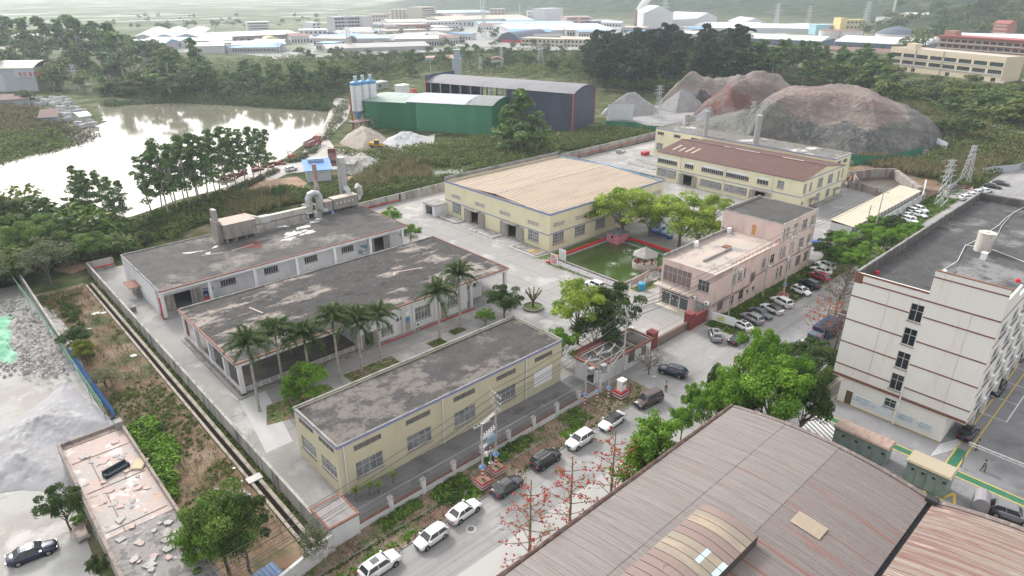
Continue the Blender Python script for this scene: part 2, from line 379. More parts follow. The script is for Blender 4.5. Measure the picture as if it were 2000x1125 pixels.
# office yard markings (green walkway edged in yellow)
gl=MB();yl=MB();wl=MB()
a0=86.6
gl.box(a0-.55,-38,.05,a0+.55,30.6,.054);gl.box(a0+.5,11.2,.0505,92.5,12.3,.0545);gl.box(72,11.2,.0505,a0-.5,12.3,.0545)
for s_ in(-1,1):yl.box(a0+s_*.66-.08,-38,.05,a0+s_*.66+.08,11.0,.055);yl.box(a0+s_*.66-.08,12.5,.05,a0+s_*.66+.08,30.6,.055)
for q_ in(11.0,12.32):yl.box(87.4,q_,.0505,150,q_+.16,.0555);yl.box(72,q_,.0505,85.8,q_+.16,.0555)
wl.box(104,9.4,.05,150,9.55,.055)
for k in range(6):wl.box(104+k*6.2,9.5,.0505,104.12+k*6.2,14,.0555)
yl.box(94,3.2,.05,160,3.35,.055);yl.box(80,-10,.05,80.15,11,.0552)
for k in range(7):
 wl.quad((88+k*.55,14.2+.0,.052),(88.3+k*.55,14.2,.052),(92.2+k*.55,11.6+.9,.052),(91.9+k*.55,12.5,.052))
for k in range(8):
 wl.quad((79.2+k*.75,24.3,.052),(79.55+k*.75,24.3,.052),(82.1+k*.75,28.5,.052),(81.75+k*.75,28.5,.052)) if k<7 else None
yl.box(79,24,.0505,85.6,24.14,.0556);yl.box(79,28.6,.0505,85.6,28.74,.0556)
yl.box(91.6,28.6,.05,120,28.75,.0555);yl.box(91.6,30.1,.05,120,30.25,.0555)
struct('green_walkway',gl,greenlane);struct('yellow_lines',yl,yellowline);struct('white_lines',wl,whiteline)
struct('playground_turf',MB().sheet([(121,91.5),(125,91.5),(125,72.5),(121,72.5)],.06),mat('green_turf',(.03,.17,.07),.9))
struct('pond_lawn',MB().sheet([(103.9,94.2),(119,94.9),(119,98.6),(103.9,98.4)],.06).sheet([(98,94.5),(101.5,94.5),(101.5,75),(99.3,75)],.06).sheet([(101.5,94.5),(103.9,94.2),(103.9,98.2),(98.3,99)],.061).sheet([(101,71.5),(112,69.5),(112,72.5),(101,74)],.06),grassm)
lawn=MB()
lawn.sheet(rect(41.5,81.2,50.5,83.9),.06);lawn.sheet([(27,79.4),(34,77.5),(38.5,79.3),(38.5,83.3),(29,84)],.06);lawn.sheet(rect(57.2,81.2,60.3,83.4),.06);lawn.sheet(rect(62.6,82.4,65.6,84.3),.061)
struct('planting_bed',lawn,mat('planting_bed_soil',(.16,.12,.08),.95,[((.08,.13,.03),.6,.45,.55),((.27,.21,.15,.8),1.5,.52,.62)],bump=(4,.06)))
# -- facade system
cream=mat('cream_render',(0.56,0.52,0.375),.85,[((0.49,0.45,0.30,.8),(.25,.25,.1),.48,.66),((0.40,0.36,0.28,.55),(1.6,1.6,.12),.60,.74)])
cream2=mat('pale_cream_render',(0.70,0.655,0.46),.85,[((0.62,0.58,0.42,.8),(.25,.25,.1),.48,.66),((0.42,0.39,0.31,.5),(1.6,1.6,.12),.62,.76)])
pinkw=mat('pink_render',(0.62,0.49,0.455),.85,[((0.47,0.36,0.34,.8),(.3,.3,.12),.48,.66),((0.33,0.27,0.25,.6),(1.4,1.4,.15),.60,.74)])
offw=mat('white_render',(0.74,0.72,0.68),.8,[((0.70,0.67,0.62,.8),(.2,.2,.08),.50,.68),((0.50,0.42,0.30,.4),(1.3,1.3,.07),.62,.74),((0.45,0.44,0.42,.3),(2.2,2.2,.10),.62,.72)])
whitew=mat('white_wall',(0.66,0.665,0.68),.75,[((0.50,0.51,0.53,.8),(.3,.3,.12),.5,.66),((0.38,0.37,0.36,.55),(1.6,1.6,.15),.62,.74)])
bluetrim=mat('blue_trim',(0.22,0.25,0.44),.7,[((.3,.31,.38,.7),1.2,.55,.7)])
redtrim=mat('rust_red_trim',(0.21,0.095,0.07),.75,[((.14,.07,.055,.8),1.1,.5,.68),((.30,.19,.16,.6),2.5,.6,.7)])
glass=mat('window_glass',(0.15,0.16,0.175),.2,[((.27,.28,.29,.9),.6,.45,.55)],spec=.8)
darkglass=mat('dark_window_glass',(0.022,0.026,0.032),.1,spec=.8)
curtain=mat('curtained_glass',(0.20,0.14,0.13),.25,[((.14,.10,.10,.8),1.2,.45,.6)],spec=.8)
alu=mat('aluminium_frame',(0.50,0.50,0.50),.5,metal=.2)
louv=mat('louvre_panel',(0.19,0.18,0.175),.8,[((.13,.125,.12,.8),1.0,.48,.62)])
palelouv=mat('pale_louvre_panel',(0.50,0.48,0.44),.8,[((.42,.40,.36,.8),1.0,.48,.62)])
doorm=mat('folding_door_metal',(0.36,0.34,0.31),.7,[((.26,.24,.22,.8),(1,1,.3),.48,.64)])
pipew=mat('white_pipe',(0.68,0.68,0.66),.6)
def flatroof(name,dark,pale,lo=.5,hi=.56,sc_=.12,blk=(.04,.04,.042),extra=()):
 return mat(name,dark,.92,[(tuple(x*.72 for x in dark),.3,.42,.62),(pale,sc_,lo,hi,8),(tuple(x*.85 for x in dark)+(.8,),1.1,.52,.64,6),(blk+(.8,),(.35,.5,1),.585,.64,8),(tuple(min(1,x*1.15) for x in pale)+(.5,),2.4,.6,.7)]+list(extra),bump=(1.2,.08))
roof1=flatroof('stained_roof_a',(.085,.081,.079),(.20,.185,.17),.50,.60,.09)
roof2=flatroof('peeling_roof_b',(.055,.052,.052),(.26,.23,.205),.51,.575,(.08,.19,1),blk=(.02,.02,.022))
roof3=flatroof('blotched_roof_c',(.068,.065,.065),(.15,.137,.126),.50,.56,.16)
roof4=flatroof('grey_screed_roof',(.075,.073,.071),(.14,.136,.13),.52,.62,.1)
roofp=mat('pale_screed_roof',(.40,.35,.31),.9,[((.25,.24,.23,.9),.25,.52,.58,7),((.47,.38,.34,.8),.18,.5,.6),((.18,.175,.17,.8),.9,.62,.68)],bump=(1.5,.05))
_cache={}
HOLE_MAT={}
def pane_mesh(w,h,nx,ny,gm,fm,dark=()):
 k=('w',round(w,2),round(h,2),nx,ny,gm.name,fm.name)
 if k not in _cache:
  f=MB();t=.07
  f.box(0,-.04,0,w,.06,t);f.box(0,-.04,h-t,w,.06,h);f.box(0,-.04,t,t,.06,h-t);f.box(w-t,-.04,t,w,.06,h-t)
  for i in range(1,nx):x=w*i/nx;f.box(x-t/2,-.035,t,x+t/2,.05,h-t)
  for j in range(1,ny):z=h*j/ny if ny!=2 else h*.62;f.box(t,-.03,z-t/2,w-t,.045,z+t/2)
  p=MB();p.box(t*.5,.0,t*.5,w-t*.5,.02,h-t*.5)
  s=MB();s.box(-.08,-.16,-.1,w+.08,.0,-.002)
  _cache[k]=(f.mesh('window_frame',fm),p.mesh('pane',gm),s.mesh('sill',concrete))
 return _cache[k]
def add_window(par,s0,z0,s1,z1,nx,ny,gm,fm,org,rz,y=.12,sill=False):
 fme,pme,sme=pane_mesh(s1-s0,z1-z0,nx,ny,gm,fm)
 c,sn=cos(rz),sin(rz)
 loc=(org[0]+s0*c-y*sn,org[1]+s0*sn+y*c,z0)
 w=link('window',fme,par,loc,rz);link('pane',pme,w)
 if sill:
  o=link('sill',sme,w,(0,-y,0))
 return w
def louvre(par,s0,z0,s1,z1,m,org,rz,y=.1):
 k=('l',round(s1-s0,2),round(z1-z0,2),m.name)
 if k not in _cache:
  w,h=s1-s0,z1-z0;f=MB();f.box(0,.04,0,w,.08,h)
  n=max(2,int(w/.9))
  for i in range(n+1):x=w*i/n;f.box(max(0,x-.03),-.03,0,min(w,x+.03),.04,h)
  for j in range(1,int(h/.22)):f.box(0,-.0,j*.22,w,.04,j*.22+.05)
  _cache[k]=f.mesh('louvre',m)
 c,sn=cos(rz),sin(rz)
 return link('louvre',_cache[k],par,(org[0]+s0*c-y*sn,org[1]+s0*sn+y*c,z0),rz)
FACES={'F':0.0,'L':-pi/2,'R':pi/2,'B':pi}
def facade(par,face,box,H,wm,holes=(),thick=.25,z0=0.0,name='wall',gable=None):
 """box=(x0,y0,x1,y1) in the parent's frame. holes: (a0,z0,a1,z1,kind,...) with a absolute along the wall"""
 x0,y0,x1,y1=box;rz=FACES[face]
 org={'F':(x0,y0),'L':(x0,y1),'R':(x1,y0),'B':(x1,y1)}[face];Ln=(x1-x0) if face in 'FB' else(y1-y0)
 tos={'F':lambda a:a-x0,'L':lambda a:y1-a,'R':lambda a:a-y0,'B':lambda a:x1-a}[face]
 hs=[]
 for h in holes:
  s=sorted((tos(h[0]),tos(h[2])));hs.append((max(s[0],.02),max(h[1],z0),min(s[1],Ln-.02),min(h[3],H-.02))+tuple(h[4:]))
 xs=sorted({0,Ln,*[h[0] for h in hs],*[h[2] for h in hs]});zs=sorted({z0,H,*[h[1] for h in hs],*[h[3] for h in hs]})
 mb=MB()
 for i in range(len(xs)-1):
  run=None
  for j in range(len(zs)):
   blocked=j==len(zs)-1 or any(h[0]<(xs[i]+xs[i+1])/2<h[2] and h[1]<(zs[j]+zs[j+1])/2<h[3] for h in hs)
   if not blocked and run is None:run=zs[j]
   if blocked and run is not None:
    mb.quad((xs[i],0,run),(xs[i+1],0,run),(xs[i+1],0,zs[j]),(xs[i],0,zs[j]))
    mb.quad((xs[i+1],thick,run),(xs[i],thick,run),(xs[i],thick,zs[j]),(xs[i+1],thick,zs[j]));run=None
 for h in hs:
  a,b,c,d=h[:4]
  mb.quad((a,0,b),(a,thick,b),(c,thick,b),(c,0,b));mb.quad((a,0,d),(c,0,d),(c,thick,d),(a,thick,d))
  mb.quad((a,0,b),(a,0,d),(a,thick,d),(a,thick,b));mb.quad((c,0,b),(c,thick,b),(c,thick,d),(c,0,d))
 mb.quad((0,0,H),(Ln,0,H),(Ln,thick,H),(0,thick,H))
 if gable:mb.add([(0,0,H),(Ln,0,H),(Ln*gable[0],0,H+gable[1]),(0,thick,H),(Ln,thick,H),(Ln*gable[0],thick,H+gable[1])],[(0,1,2),(5,4,3),(0,2,5,3),(2,1,4,5)])
 part(name,mb,wm,par,(org[0],org[1],0),rz)
 for h in hs:
  k=h[4]
  if k=='win':add_window(par,h[0],h[1],h[2],h[3],h[5],h[6],h[7] if len(h)>7 else glass,h[8] if len(h)>8 else alu,org,rz,sill=True)
  elif k=='louv':louvre(par,h[0],h[1],h[2],h[3],h[5] if len(h)>5 else louv,org,rz)
  elif k=='door':
   m=MB();m.box(h[0]+.01,.08,h[1],h[2]-.01,.13,h[3]-.01);m.box(h[2]-.2,.04,h[1]+1,h[2]-.12,.08,h[1]+1.15);part('door',m,h[5] if len(h)>5 else doorm,par,(org[0],org[1],0),rz)
  elif k=='open':pass
 return org,rz,tos
def onwall(par,fr,name,mb,m,label=None):return part(name,mb,m,par,(fr[0][0],fr[0][1],0),fr[1],label=label)
def leaf_doors(par,fr,a0,a1,z1,w=2.2,m=None):
 """folding metal doors standing open against the wall on both sides of an opening"""
 s0,s1=sorted((fr[2](a0),fr[2](a1)))
 for(q0,q1) in((s0-w,s0-.02),(s1+.02,s1+w)):
  mb=MB();n=4;ww=(q1-q0)/n
  for i in range(n):
   a=q0+i*ww;d0,d1=(.06,.34) if i%2 else(.34,.06)
   mb.add([(a,-d0,.05),(a+ww,-d1,.05),(a+ww,-d1,z1),(a,-d0,z1),(a,-d0+.05,.05),(a+ww,-d1+.05,.05),(a+ww,-d1+.05,z1),(a,-d0+.05,z1)],
[(0,1,2,3),(5,4,7,6),(3,2,6,7),(0,4,5,1),(0,3,7,4),(1,5,6,2)])
  onwall(par,fr,'folding_door',mb,m or doorm)
def band(par,fr,Ln,z0,z1,m,out=.03,s0=0,name='trim_band',y1=-.002):
 mb=MB();mb.box(s0,-out,z0,Ln,y1,z1);return onwall(par,fr,name,mb,m)
def rainpipe(par,fr,s,z1,m=pipew,z0=0.1):
 mb=MB();mb.tube([(s,-.12,z0),(s,-.12,z1)],.09,8);return onwall(par,fr,'drainpipe',mb,m)
def roof_flat(par,box,z,m,t=.25,over=0,name='roof'):
 x0,y0,x1,y1=box;mb=MB();mb.box(x0-over,y0-over,z-t,x1+over,y1+over,z);return part(name,mb,m,par)
def parapet(par,box,z,h,w,m,sides='FLRB',capm=None):
 x0,y0,x1,y1=box;mb=MB();cp=MB()
 seg={'F':(x0,y0,x1,y0+w),'B':(x0,y1-w,x1,y1),'L':(x0,y0+w,x0+w,y1-w),'R':(x1-w,y0+w,x1,y1-w)}
 for s in sides:a,b,c,d=seg[s];mb.box(a,b,z,c,d,z+h);cp.box(a-.03,b-.03,z+h,c+.03,d+.03,z+h+.06)
 part('parapet',mb,m,par);part('coping',cp,capm or concrete,par)
def ac_unit(par,fr,s,z):
 k='ac'
 if k not in _cache:
  a=MB();a.box(0,-.45,0,.85,-.08,.6);a.box(.05,-.08,-.06,.12,.0,0);a.box(.7,-.08,-.06,.77,0,0)
  g=MB();g.tube([(.36,-.46,.3),(.36,-.455,.3)],.24,14)
  _cache[k]=(a.mesh('air_conditioner',cleanwhite),g.mesh('fan_grille',mat('ac_grille',(.12,.12,.13),.6)))
 c,sn=cos(fr[1]),sin(fr[1])
 o=link('air_conditioner',_cache[k][0],par,(fr[0][0]+s*c,fr[0][1]+s*sn,z),fr[1]);link('fan_grille',_cache[k][1],o);return o
# -- front cream workshop
def cream_front():
 x0,y0=27.55,59.55;Lx,Ly,H=38.0,10.75,7.3
 t=thing('cream_workshop','long cream flat-roofed workshop with blue roof edge beside the street fence','workshop',(x0,y0,0))
 b=(0,0,Lx,Ly)
 hs=[]
 for i,(a,c) in enumerate([(29.7,33.5),(37.1,40.9),(44.7,48.4),(52.3,56.0),(59.8,63.5)]):
  hs.append((a-x0,5.5,c-x0,6.35,'louv'))
  hs.append((a-x0,1.55,c-x0,3.8,'win',4,2)) if i<4 else None
 f=facade(t,'F',b,H,cream,hs)
 for s in(28.35-x0,42.8-x0,58.0-x0):rainpipe(t,f,s,7.05)
 m=MB();m.box(59.7-x0,-.05,1.35,63.5-x0,-.003,3.95);onwall(t,f,'whitewashed_panel',m,cleanwhite)
 f=facade(t,'L',b,H,cream,[(60.3-y0,5.75,64-y0,6.6,'louv'),(65.4-y0,5.75,69.2-y0,6.6,'louv'),(60.3-y0,2.0,64-y0,3.9,'win',4,2),(65.4-y0,2.0,69.2-y0,3.9,'win',4,2)])
 facade(t,'R',b,H,cream);facade(t,'B',b,H,cream,[(5+i*7.5,1.6,8.6+i*7.5,3.8,'win',4,2) for i in range(4)])
 m=MB();e=.06
 m.box(-e,-e,6.98,Lx+e,-.003,7.34);m.box(-e,-.003,6.98,-.003,Ly+e,7.34)
 part('blue_roof_edge',m,bluetrim,t)
 roof_flat(t,(.25,.25,Lx-.25,Ly-.25),7.12,roof3)
 m=MB();m.box(-.08,Ly-.2,7.302,Lx+.08,Ly+.08,7.5);m.box(Lx-.2,-.05,7.302,Lx+.08,Ly-.2,7.5);m.box(-.06,-.06,7.342,Lx-.2,.14,7.40);m.box(-.06,.14,7.342,.14,Ly-.2,7.40)
 part('coping',m,concrete,t)
cream_front()
# -- white colonnaded workshops
def colonnade(i):
 x0,x1=27.3,81.15;y0,y1=(122.9,147) if i==1 else(88.6,112.9)
 lab=('white colonnaded workshop with a steel duct plant on its roof, farthest from the street','white colonnaded workshop with a peeling roof, behind the row of palm trees')[i-1]
 t=thing('colonnaded_workshop',lab,'workshop',(x0,y0,0),group='white colonnaded workshops')
 Lx,Ly=x1-x0,y1-y0;H=5.7;d=3.0
 rm=roof1 if i==1 else roof2
 wx=0 if i==1 else 20.5
 b=(wx,d,Lx,Ly) if i==1 else(wx,1.2,Lx-5,Ly)
 def U_(a):return a-x0
 if i==1:
  hs=[(U_(30.2),0.05,U_(33.3),3.3,'open'),(U_(39),2.1,U_(42),3.4,'win',6,1,darkglass),(U_(47.8),2.1,U_(50.8),3.5,'win',6,1,darkglass),(U_(56.7),2.1,U_(59.7),3.5,'win',6,1,darkglass),(U_(65.5),2.1,U_(68.5),3.5,'win',6,1,darkglass),(U_(73.7),0.05,U_(76.4),3.5,'open')]
  f=facade(t,'F',b,H-.6,whitew,hs)
  leaf_doors(t,f,hs[0][0],hs[0][2],3.3,1.7);leaf_doors(t,f,hs[-1][0],hs[-1][2],3.5,1.4)
  m=MB();m.box(U_(35.6),-.05,.7,U_(37.5),-.003,2.6);onwall(t,f,'blue_mural',m,mat('mural_paint',(.55,.62,.72),.7,[((.08,.2,.5),.9,.5,.55),((.6,.5,.4),1.6,.6,.66)]))
  m=MB();m.box(U_(69.5),-.05,.7,U_(72),-.003,2.8);onwall(t,f,'notice_board',m,mat('notice_print',(.6,.62,.6),.7,[((.1,.3,.35),1.6,.5,.53),((.5,.1,.1),2.4,.6,.63)]))
  facade(t,'L',b,H-.6,whitew,[(Ly-8,0.05,Ly-10,2.3,'door')]);facade(t,'R',b,H-.6,whitew);facade(t,'B',b,H-.6,whitew)
  m=MB();m.box(-2.1,Ly-11.2,2.5,-.02,Ly-6.8,2.62);part('awning',m,redtrim,t)
  m=MB();m.box(-.9,Ly-10.8,0,-.02,Ly-7.2,.9);part('outside_counter',m,concrete,t)
 else:
  hs=[(U_(50.4),0.05,U_(48.6),2.7,'open'),(U_(52),1.2,U_(54.4),2.6,'win',4,1),(U_(57.0),.3,U_(58),3.0,'door'),(U_(59.1),1.6,U_(62.5),4.1,'win',5,2),(U_(64.7),.1,U_(66),3.2,'door'),(U_(66.4),1.7,U_(69.4),4.0,'win',5,2)]
  b=(wx,0.35,U_(71.0),Ly)
  f=facade(t,'F',b,H-.6,whitew,hs)
  leaf_doors(t,f,hs[0][0],hs[0][2],2.8,1.0)
  m=MB();m.tube([(U_(55.4)-wx,-.02,3.15),(U_(55.4)-wx,-.1,3.15)],.3,14);m.tube([(U_(56.2)-wx,-.02,3.2),(U_(56.2)-wx,-.1,3.2)],.3,14);onwall(t,f,'round_vent',m,mat('round_vent_dark',(.08,.09,.14),.6))
  m=MB();m.box(U_(57.1)-wx,-.05,2.2,U_(57.8)-wx,-.02,2.8);onwall(t,f,'blue_notice',m,mat('blue_notice',(.05,.25,.6),.6))
  m=MB();m.box(U_(57.1)-wx,-.05,3.3,U_(57.8)-wx,-.003,4.0);onwall(t,f,'white_notice',m,cleanwhite)
  ac_unit(t,f,U_(58.9)-wx,.7)
  facade(t,'L',b,H-.6,whitew,[(8,0.1,11,3,'open')]);facade(t,'B',b,H-.6,whitew);facade(t,'R',b,H-.6,whitew)
  b2=(U_(71.0),3.2,Lx-4.2,Ly-.5)
  f=facade(t,'F',b2,H-.6,whitew,[(U_(73),2.6,U_(75.6),4.2,'win',5,1,mat('warm_glass',(.10,.04,.05),.2,spec=.8))]);facade(t,'R',b2,H-.6,whitew)
  fl=MB();fl.box(.0,0,.0,wx,Ly,.5);part('terrace_floor',fl,mat('terrace_tiles',(.22,.19,.18),.8,[((.15,.14,.135),.4,.45,.6)]),t)
        # balustrade rails of the open terrace
  for(a,c) in[((.25,.25),(wx,.25)),((.25,.25),(.25,Ly-.2))]:
   m=MB();p,q=Vector((*a,0)),Vector((*c,0));n=int((q-p).length/1.4)
   for z in(.7,1.0,1.3):m.bar(p+Vector((0,0,z)),q+Vector((0,0,z)),.08)
   for k in range(n+1):r_=p.lerp(q,k/n);m.bar(r_+Vector((0,0,.5)),r_+Vector((0,0,1.3)),.09)
   part('railing',m,white,t)
    # roof slab, fascia and columns
 roof_flat(t,(.2,.2,Lx-.2,Ly-.2),H,rm,t=.28)
 fa=MB();fa.box(0,0,H-.62,Lx,.2,H-.14);fa.box(0,.2,H-.62,.2,Ly,H-.14);fa.box(Lx-.2,.2,H-.62,Lx,Ly,H-.14);fa.box(.2,Ly-.2,H-.62,Lx-.2,Ly,H-.14)
 part('fascia_beam',fa,whitew,t)
 fr_=MB();fr_.box(-.1,-.1,H-.136,Lx+.1,.2,H+.08);fr_.box(-.1,.2,H-.136,.2,Ly+.1,H+.08) if i==2 else None;fr_.box(Lx-.2,.2,H-.136,Lx+.1,Ly+.1,H+.1)
 part('red_roof_edge',fr_,redtrim,t)
 lp=MB();lp.box(.2,Ly-.2,H-.136,Lx-.2,Ly+.06,H+.22)
 if i==1:lp.box(-.06,.2,H-.136,.2,Ly+.06,H+.16)
 part('coping',lp,concrete,t)
 if i==1:
  for u in(27.6,36.1,44.9,53.8,62.5,71.3,79.9):
   m=MB();m.box(-.28,-.28,0,.28,.28,H-.62);part('column',m,whitew,t,(u-x0,.5,0))
  m=MB();m.box(0,0,0,Lx,d,.32);part('porch_floor',m,concrete,t)
  m=MB();m.bar((.3,d-.35,4.95),(Lx,d-.35,4.95),.14);part('red_service_pipe',m,redpipe,t)
  m=MB();m.tube([(-.2,.2,4.5),(-.25,.2,.3),(-.25,.3,.12),(2.5,.1,.12),(8,.0,.14)],.13,8);part('fire_pipe',m,redpipe,t)
 else:
  for v in(88.9,94.6,100.7,106.7,112.1):
   m=MB();m.box(-.3,-.3,0,.3,.3,H-.62);part('column',m,whitew,t,(.45,min(v-y0,Ly-.4),0))
  m=MB();m.box(-.3,-.3,0,.3,.3,H-.62);cme=m.mesh('column',whitew)
  for u in(71.9,80.6):part('column',cme,None,t,(u-x0,.4,0))
  m=MB();m.box(-.15,-.12,0,.15,.12,H-.62);pme=m.mesh('pilaster',whitew)
  for u in(48.0,56.3,58.6,63.4):part('pilaster',pme,None,t,(u-x0,.2,0))
  m=MB();m.box(wx,-.5,0,Lx-3,0.34,.18);part('plinth_kerb',m,concrete,t)
  m=MB();m.box(-.6,-.6,0,wx,-.0,.22);m.box(-.6,0,0,-.0,Ly,.22);part('terrace_step',m,concrete,t)
  m=MB();m.tube([(U_(50.6),-.62,.2),(U_(58),-.62,.2)],.09,8);m.tube([(U_(59.3),-.62,.25),(U_(71.8),-.62,.25)],.11,8);m.tube([(.5,Ly-.9,1),(.5,Ly-.9,4.6)],.25,8);part('fire_pipe',m,redpipe,t)
  m=MB()
  for k in range(5):m.bar((Lx-4.0,-.2+k*.0,.3+k*.35),(Lx-.3,-.2,.3+k*.35),.07)
  m.bar((Lx-4,-.2,.2),(Lx-4,-.2,1.8),.09);part('railing',m,white,t)
 return t
colonnade(1);colonnade(2)
# -- big cream hall with tan ridged roof
def cream_hall():
 x0,y0,Lx,Ly,H=103.75,99.3,43.7,38.9,9.1
 t=thing('cream_hall','big cream hall with low tan ribbed roof and blue edge beside the fish pond','factory hall',(x0,y0,0))
 b=(0,0,Lx,Ly)
 hs=[]
 for a,c in((131.5,135.3),(122,125.8),(112.5,116.3),(102.75,106.5)):hs.append((a-y0,5.1,c-y0,6.15,'louv',palelouv))
 hs+=[(131.5-y0,1.2,135.2-y0,3.85,'win',4,3),(124.3-y0,.05,127.6-y0,3.6,'open'),(110.2-y0,.05,113.5-y0,3.6,'open'),(102.8-y0,1.3,106.4-y0,3.75,'win',5,3)]
 f=facade(t,'L',b,H,cream2,hs)
 leaf_doors(t,f,124.3-y0,127.6-y0,3.7,2.3);leaf_doors(t,f,110.2-y0,113.5-y0,3.7,2.4)
 for a,c in((123.8,128.4),(109.6,114.0)):
  m=MB();s=sorted((f[2](a-y0),f[2](c-y0)));m.box(s[0],-1.5,3.95,s[1],-.04,4.07);onwall(t,f,'door_canopy',m,concrete)
 band(t,f,Ly,3.85,4.1,bluetrim)
 hs=[(104.9+k*7.5-x0,5.5,108.6+k*7.5-x0,6.65,'louv',palelouv) for k in(0,1,2,3,5)]+[(104.9+k*7.5-x0,1.6,108.6+k*7.5-x0,4.0,'win',5,3) for k in(0,1,2,3)]
 f=facade(t,'F',b,H,cream2,hs);band(t,f,Lx,4.1,4.35,bluetrim)
 m=MB()
 for k in range(9):m.box(104.9-x0+k*.45,-.16,1.25,105.2-x0+k*.45,-.03,1.5)
 onwall(t,f,'orange_planter',m,mat('orange_tile',(.55,.25,.12),.8))
 facade(t,'R',b,H,cream2);facade(t,'B',b,H,cream2)
 m=MB();e=.08;m.box(-e,-e,H-.38,Lx+e,-.003,H+.02);m.box(-e,-.003,H-.38,-.003,Ly+e,H+.02);part('blue_roof_edge',m,bluetrim,t)
 m=MB();m.box(-e,-e,H+.022,Lx,.3,H+.08);m.box(-e,.3,H+.022,.3,Ly,H+.08);part('coping',m,concrete,t)
    # shallow gabled roof, ridge across the hall; built of separate sheets running down each slope
 ry=Ly*.5;zr=H+.55;ze=H-.45
 tan=mat('tan_roof_sheet',(.42,.35,.275),.8,[((.35,.285,.22,.8),(.1,.6,1),.46,.62),((.30,.20,.15,.6),(.15,3,1),.62,.72)])
 rs=mat('roof_rib_rust',(.22,.13,.10),.85,[((.26,.17,.13,.8),.9,.5,.6)])
 n=36;w=(Lx-1.4)/n
 for side in(0,1):
  sh=MB();ya,yb=(0,ry) if side==0 else(0,Ly-ry)
  sgn=1
  sh.add([(.0,0,0),(w-.26,0,0),(w-.26,yb,zr-ze),(0,yb,zr-ze),(0,0,-.06),(w-.26,0,-.06),(w-.26,yb,zr-ze-.06),(0,yb,zr-ze-.06)],[(0,1,2,3),(7,6,5,4),(0,4,5,1),(2,6,7,3),(0,3,7,4),(1,5,6,2)])
  me=sh.mesh('roof_sheet',tan)
  for k in range(n):
   if side==0:link('roof_sheet',me,t,(.7+k*w,.3,ze))
   else:link('roof_sheet',me,t,(.7+(k+1)*w-.26,Ly-.3,ze),pi)
 un=MB()
 un.add([(.3,.3,ze-.08),(Lx-.3,.3,ze-.08),(Lx-.3,ry,zr-.09),(.3,ry,zr-.09),(.3,Ly-.3,ze-.08),(Lx-.3,Ly-.3,ze-.08)],[(0,1,2,3),(3,2,5,4)])
 part('roof_deck',un,rs,t)
 m=MB();m.add([(.4,ry-.35,zr+.0),(.4,ry,zr+.1),(.4,ry+.35,zr),(Lx-.4,ry-.35,zr),(Lx-.4,ry,zr+.1),(Lx-.4,ry+.35,zr)],[(0,1,4,3),(1,2,5,4),(0,3,5,2)]);part('ridge_cap',m,mat('ridge_cap',(.42,.38,.34),.8),t)
 m=MB()
 for q in(.5,.5):m.box(Lx-.68,.3,ze+.0,Lx-.3,Ly-.3,zr+.0) if False else None
 m.add([(Lx-.75,.3,ze+.1),(Lx-.3,.3,ze+.12),(Lx-.3,ry,zr+.14),(Lx-.75,ry,zr+.12),(Lx-.3,Ly-.3,ze+.12),(Lx-.75,Ly-.3,ze+.1)],[(0,1,2,3),(3,2,4,5)]);part('blue_gutter',m,mat('blue_gutter',(.16,.38,.62),.5),t)
 m=MB();m.box(0,Ly-.28,H,Lx,Ly-.02,H+1.0);m.box(Lx-.28,.1,H,Lx-.02,Ly-.28,H+.5);part('parapet',m,concrete,t)
cream_hall()
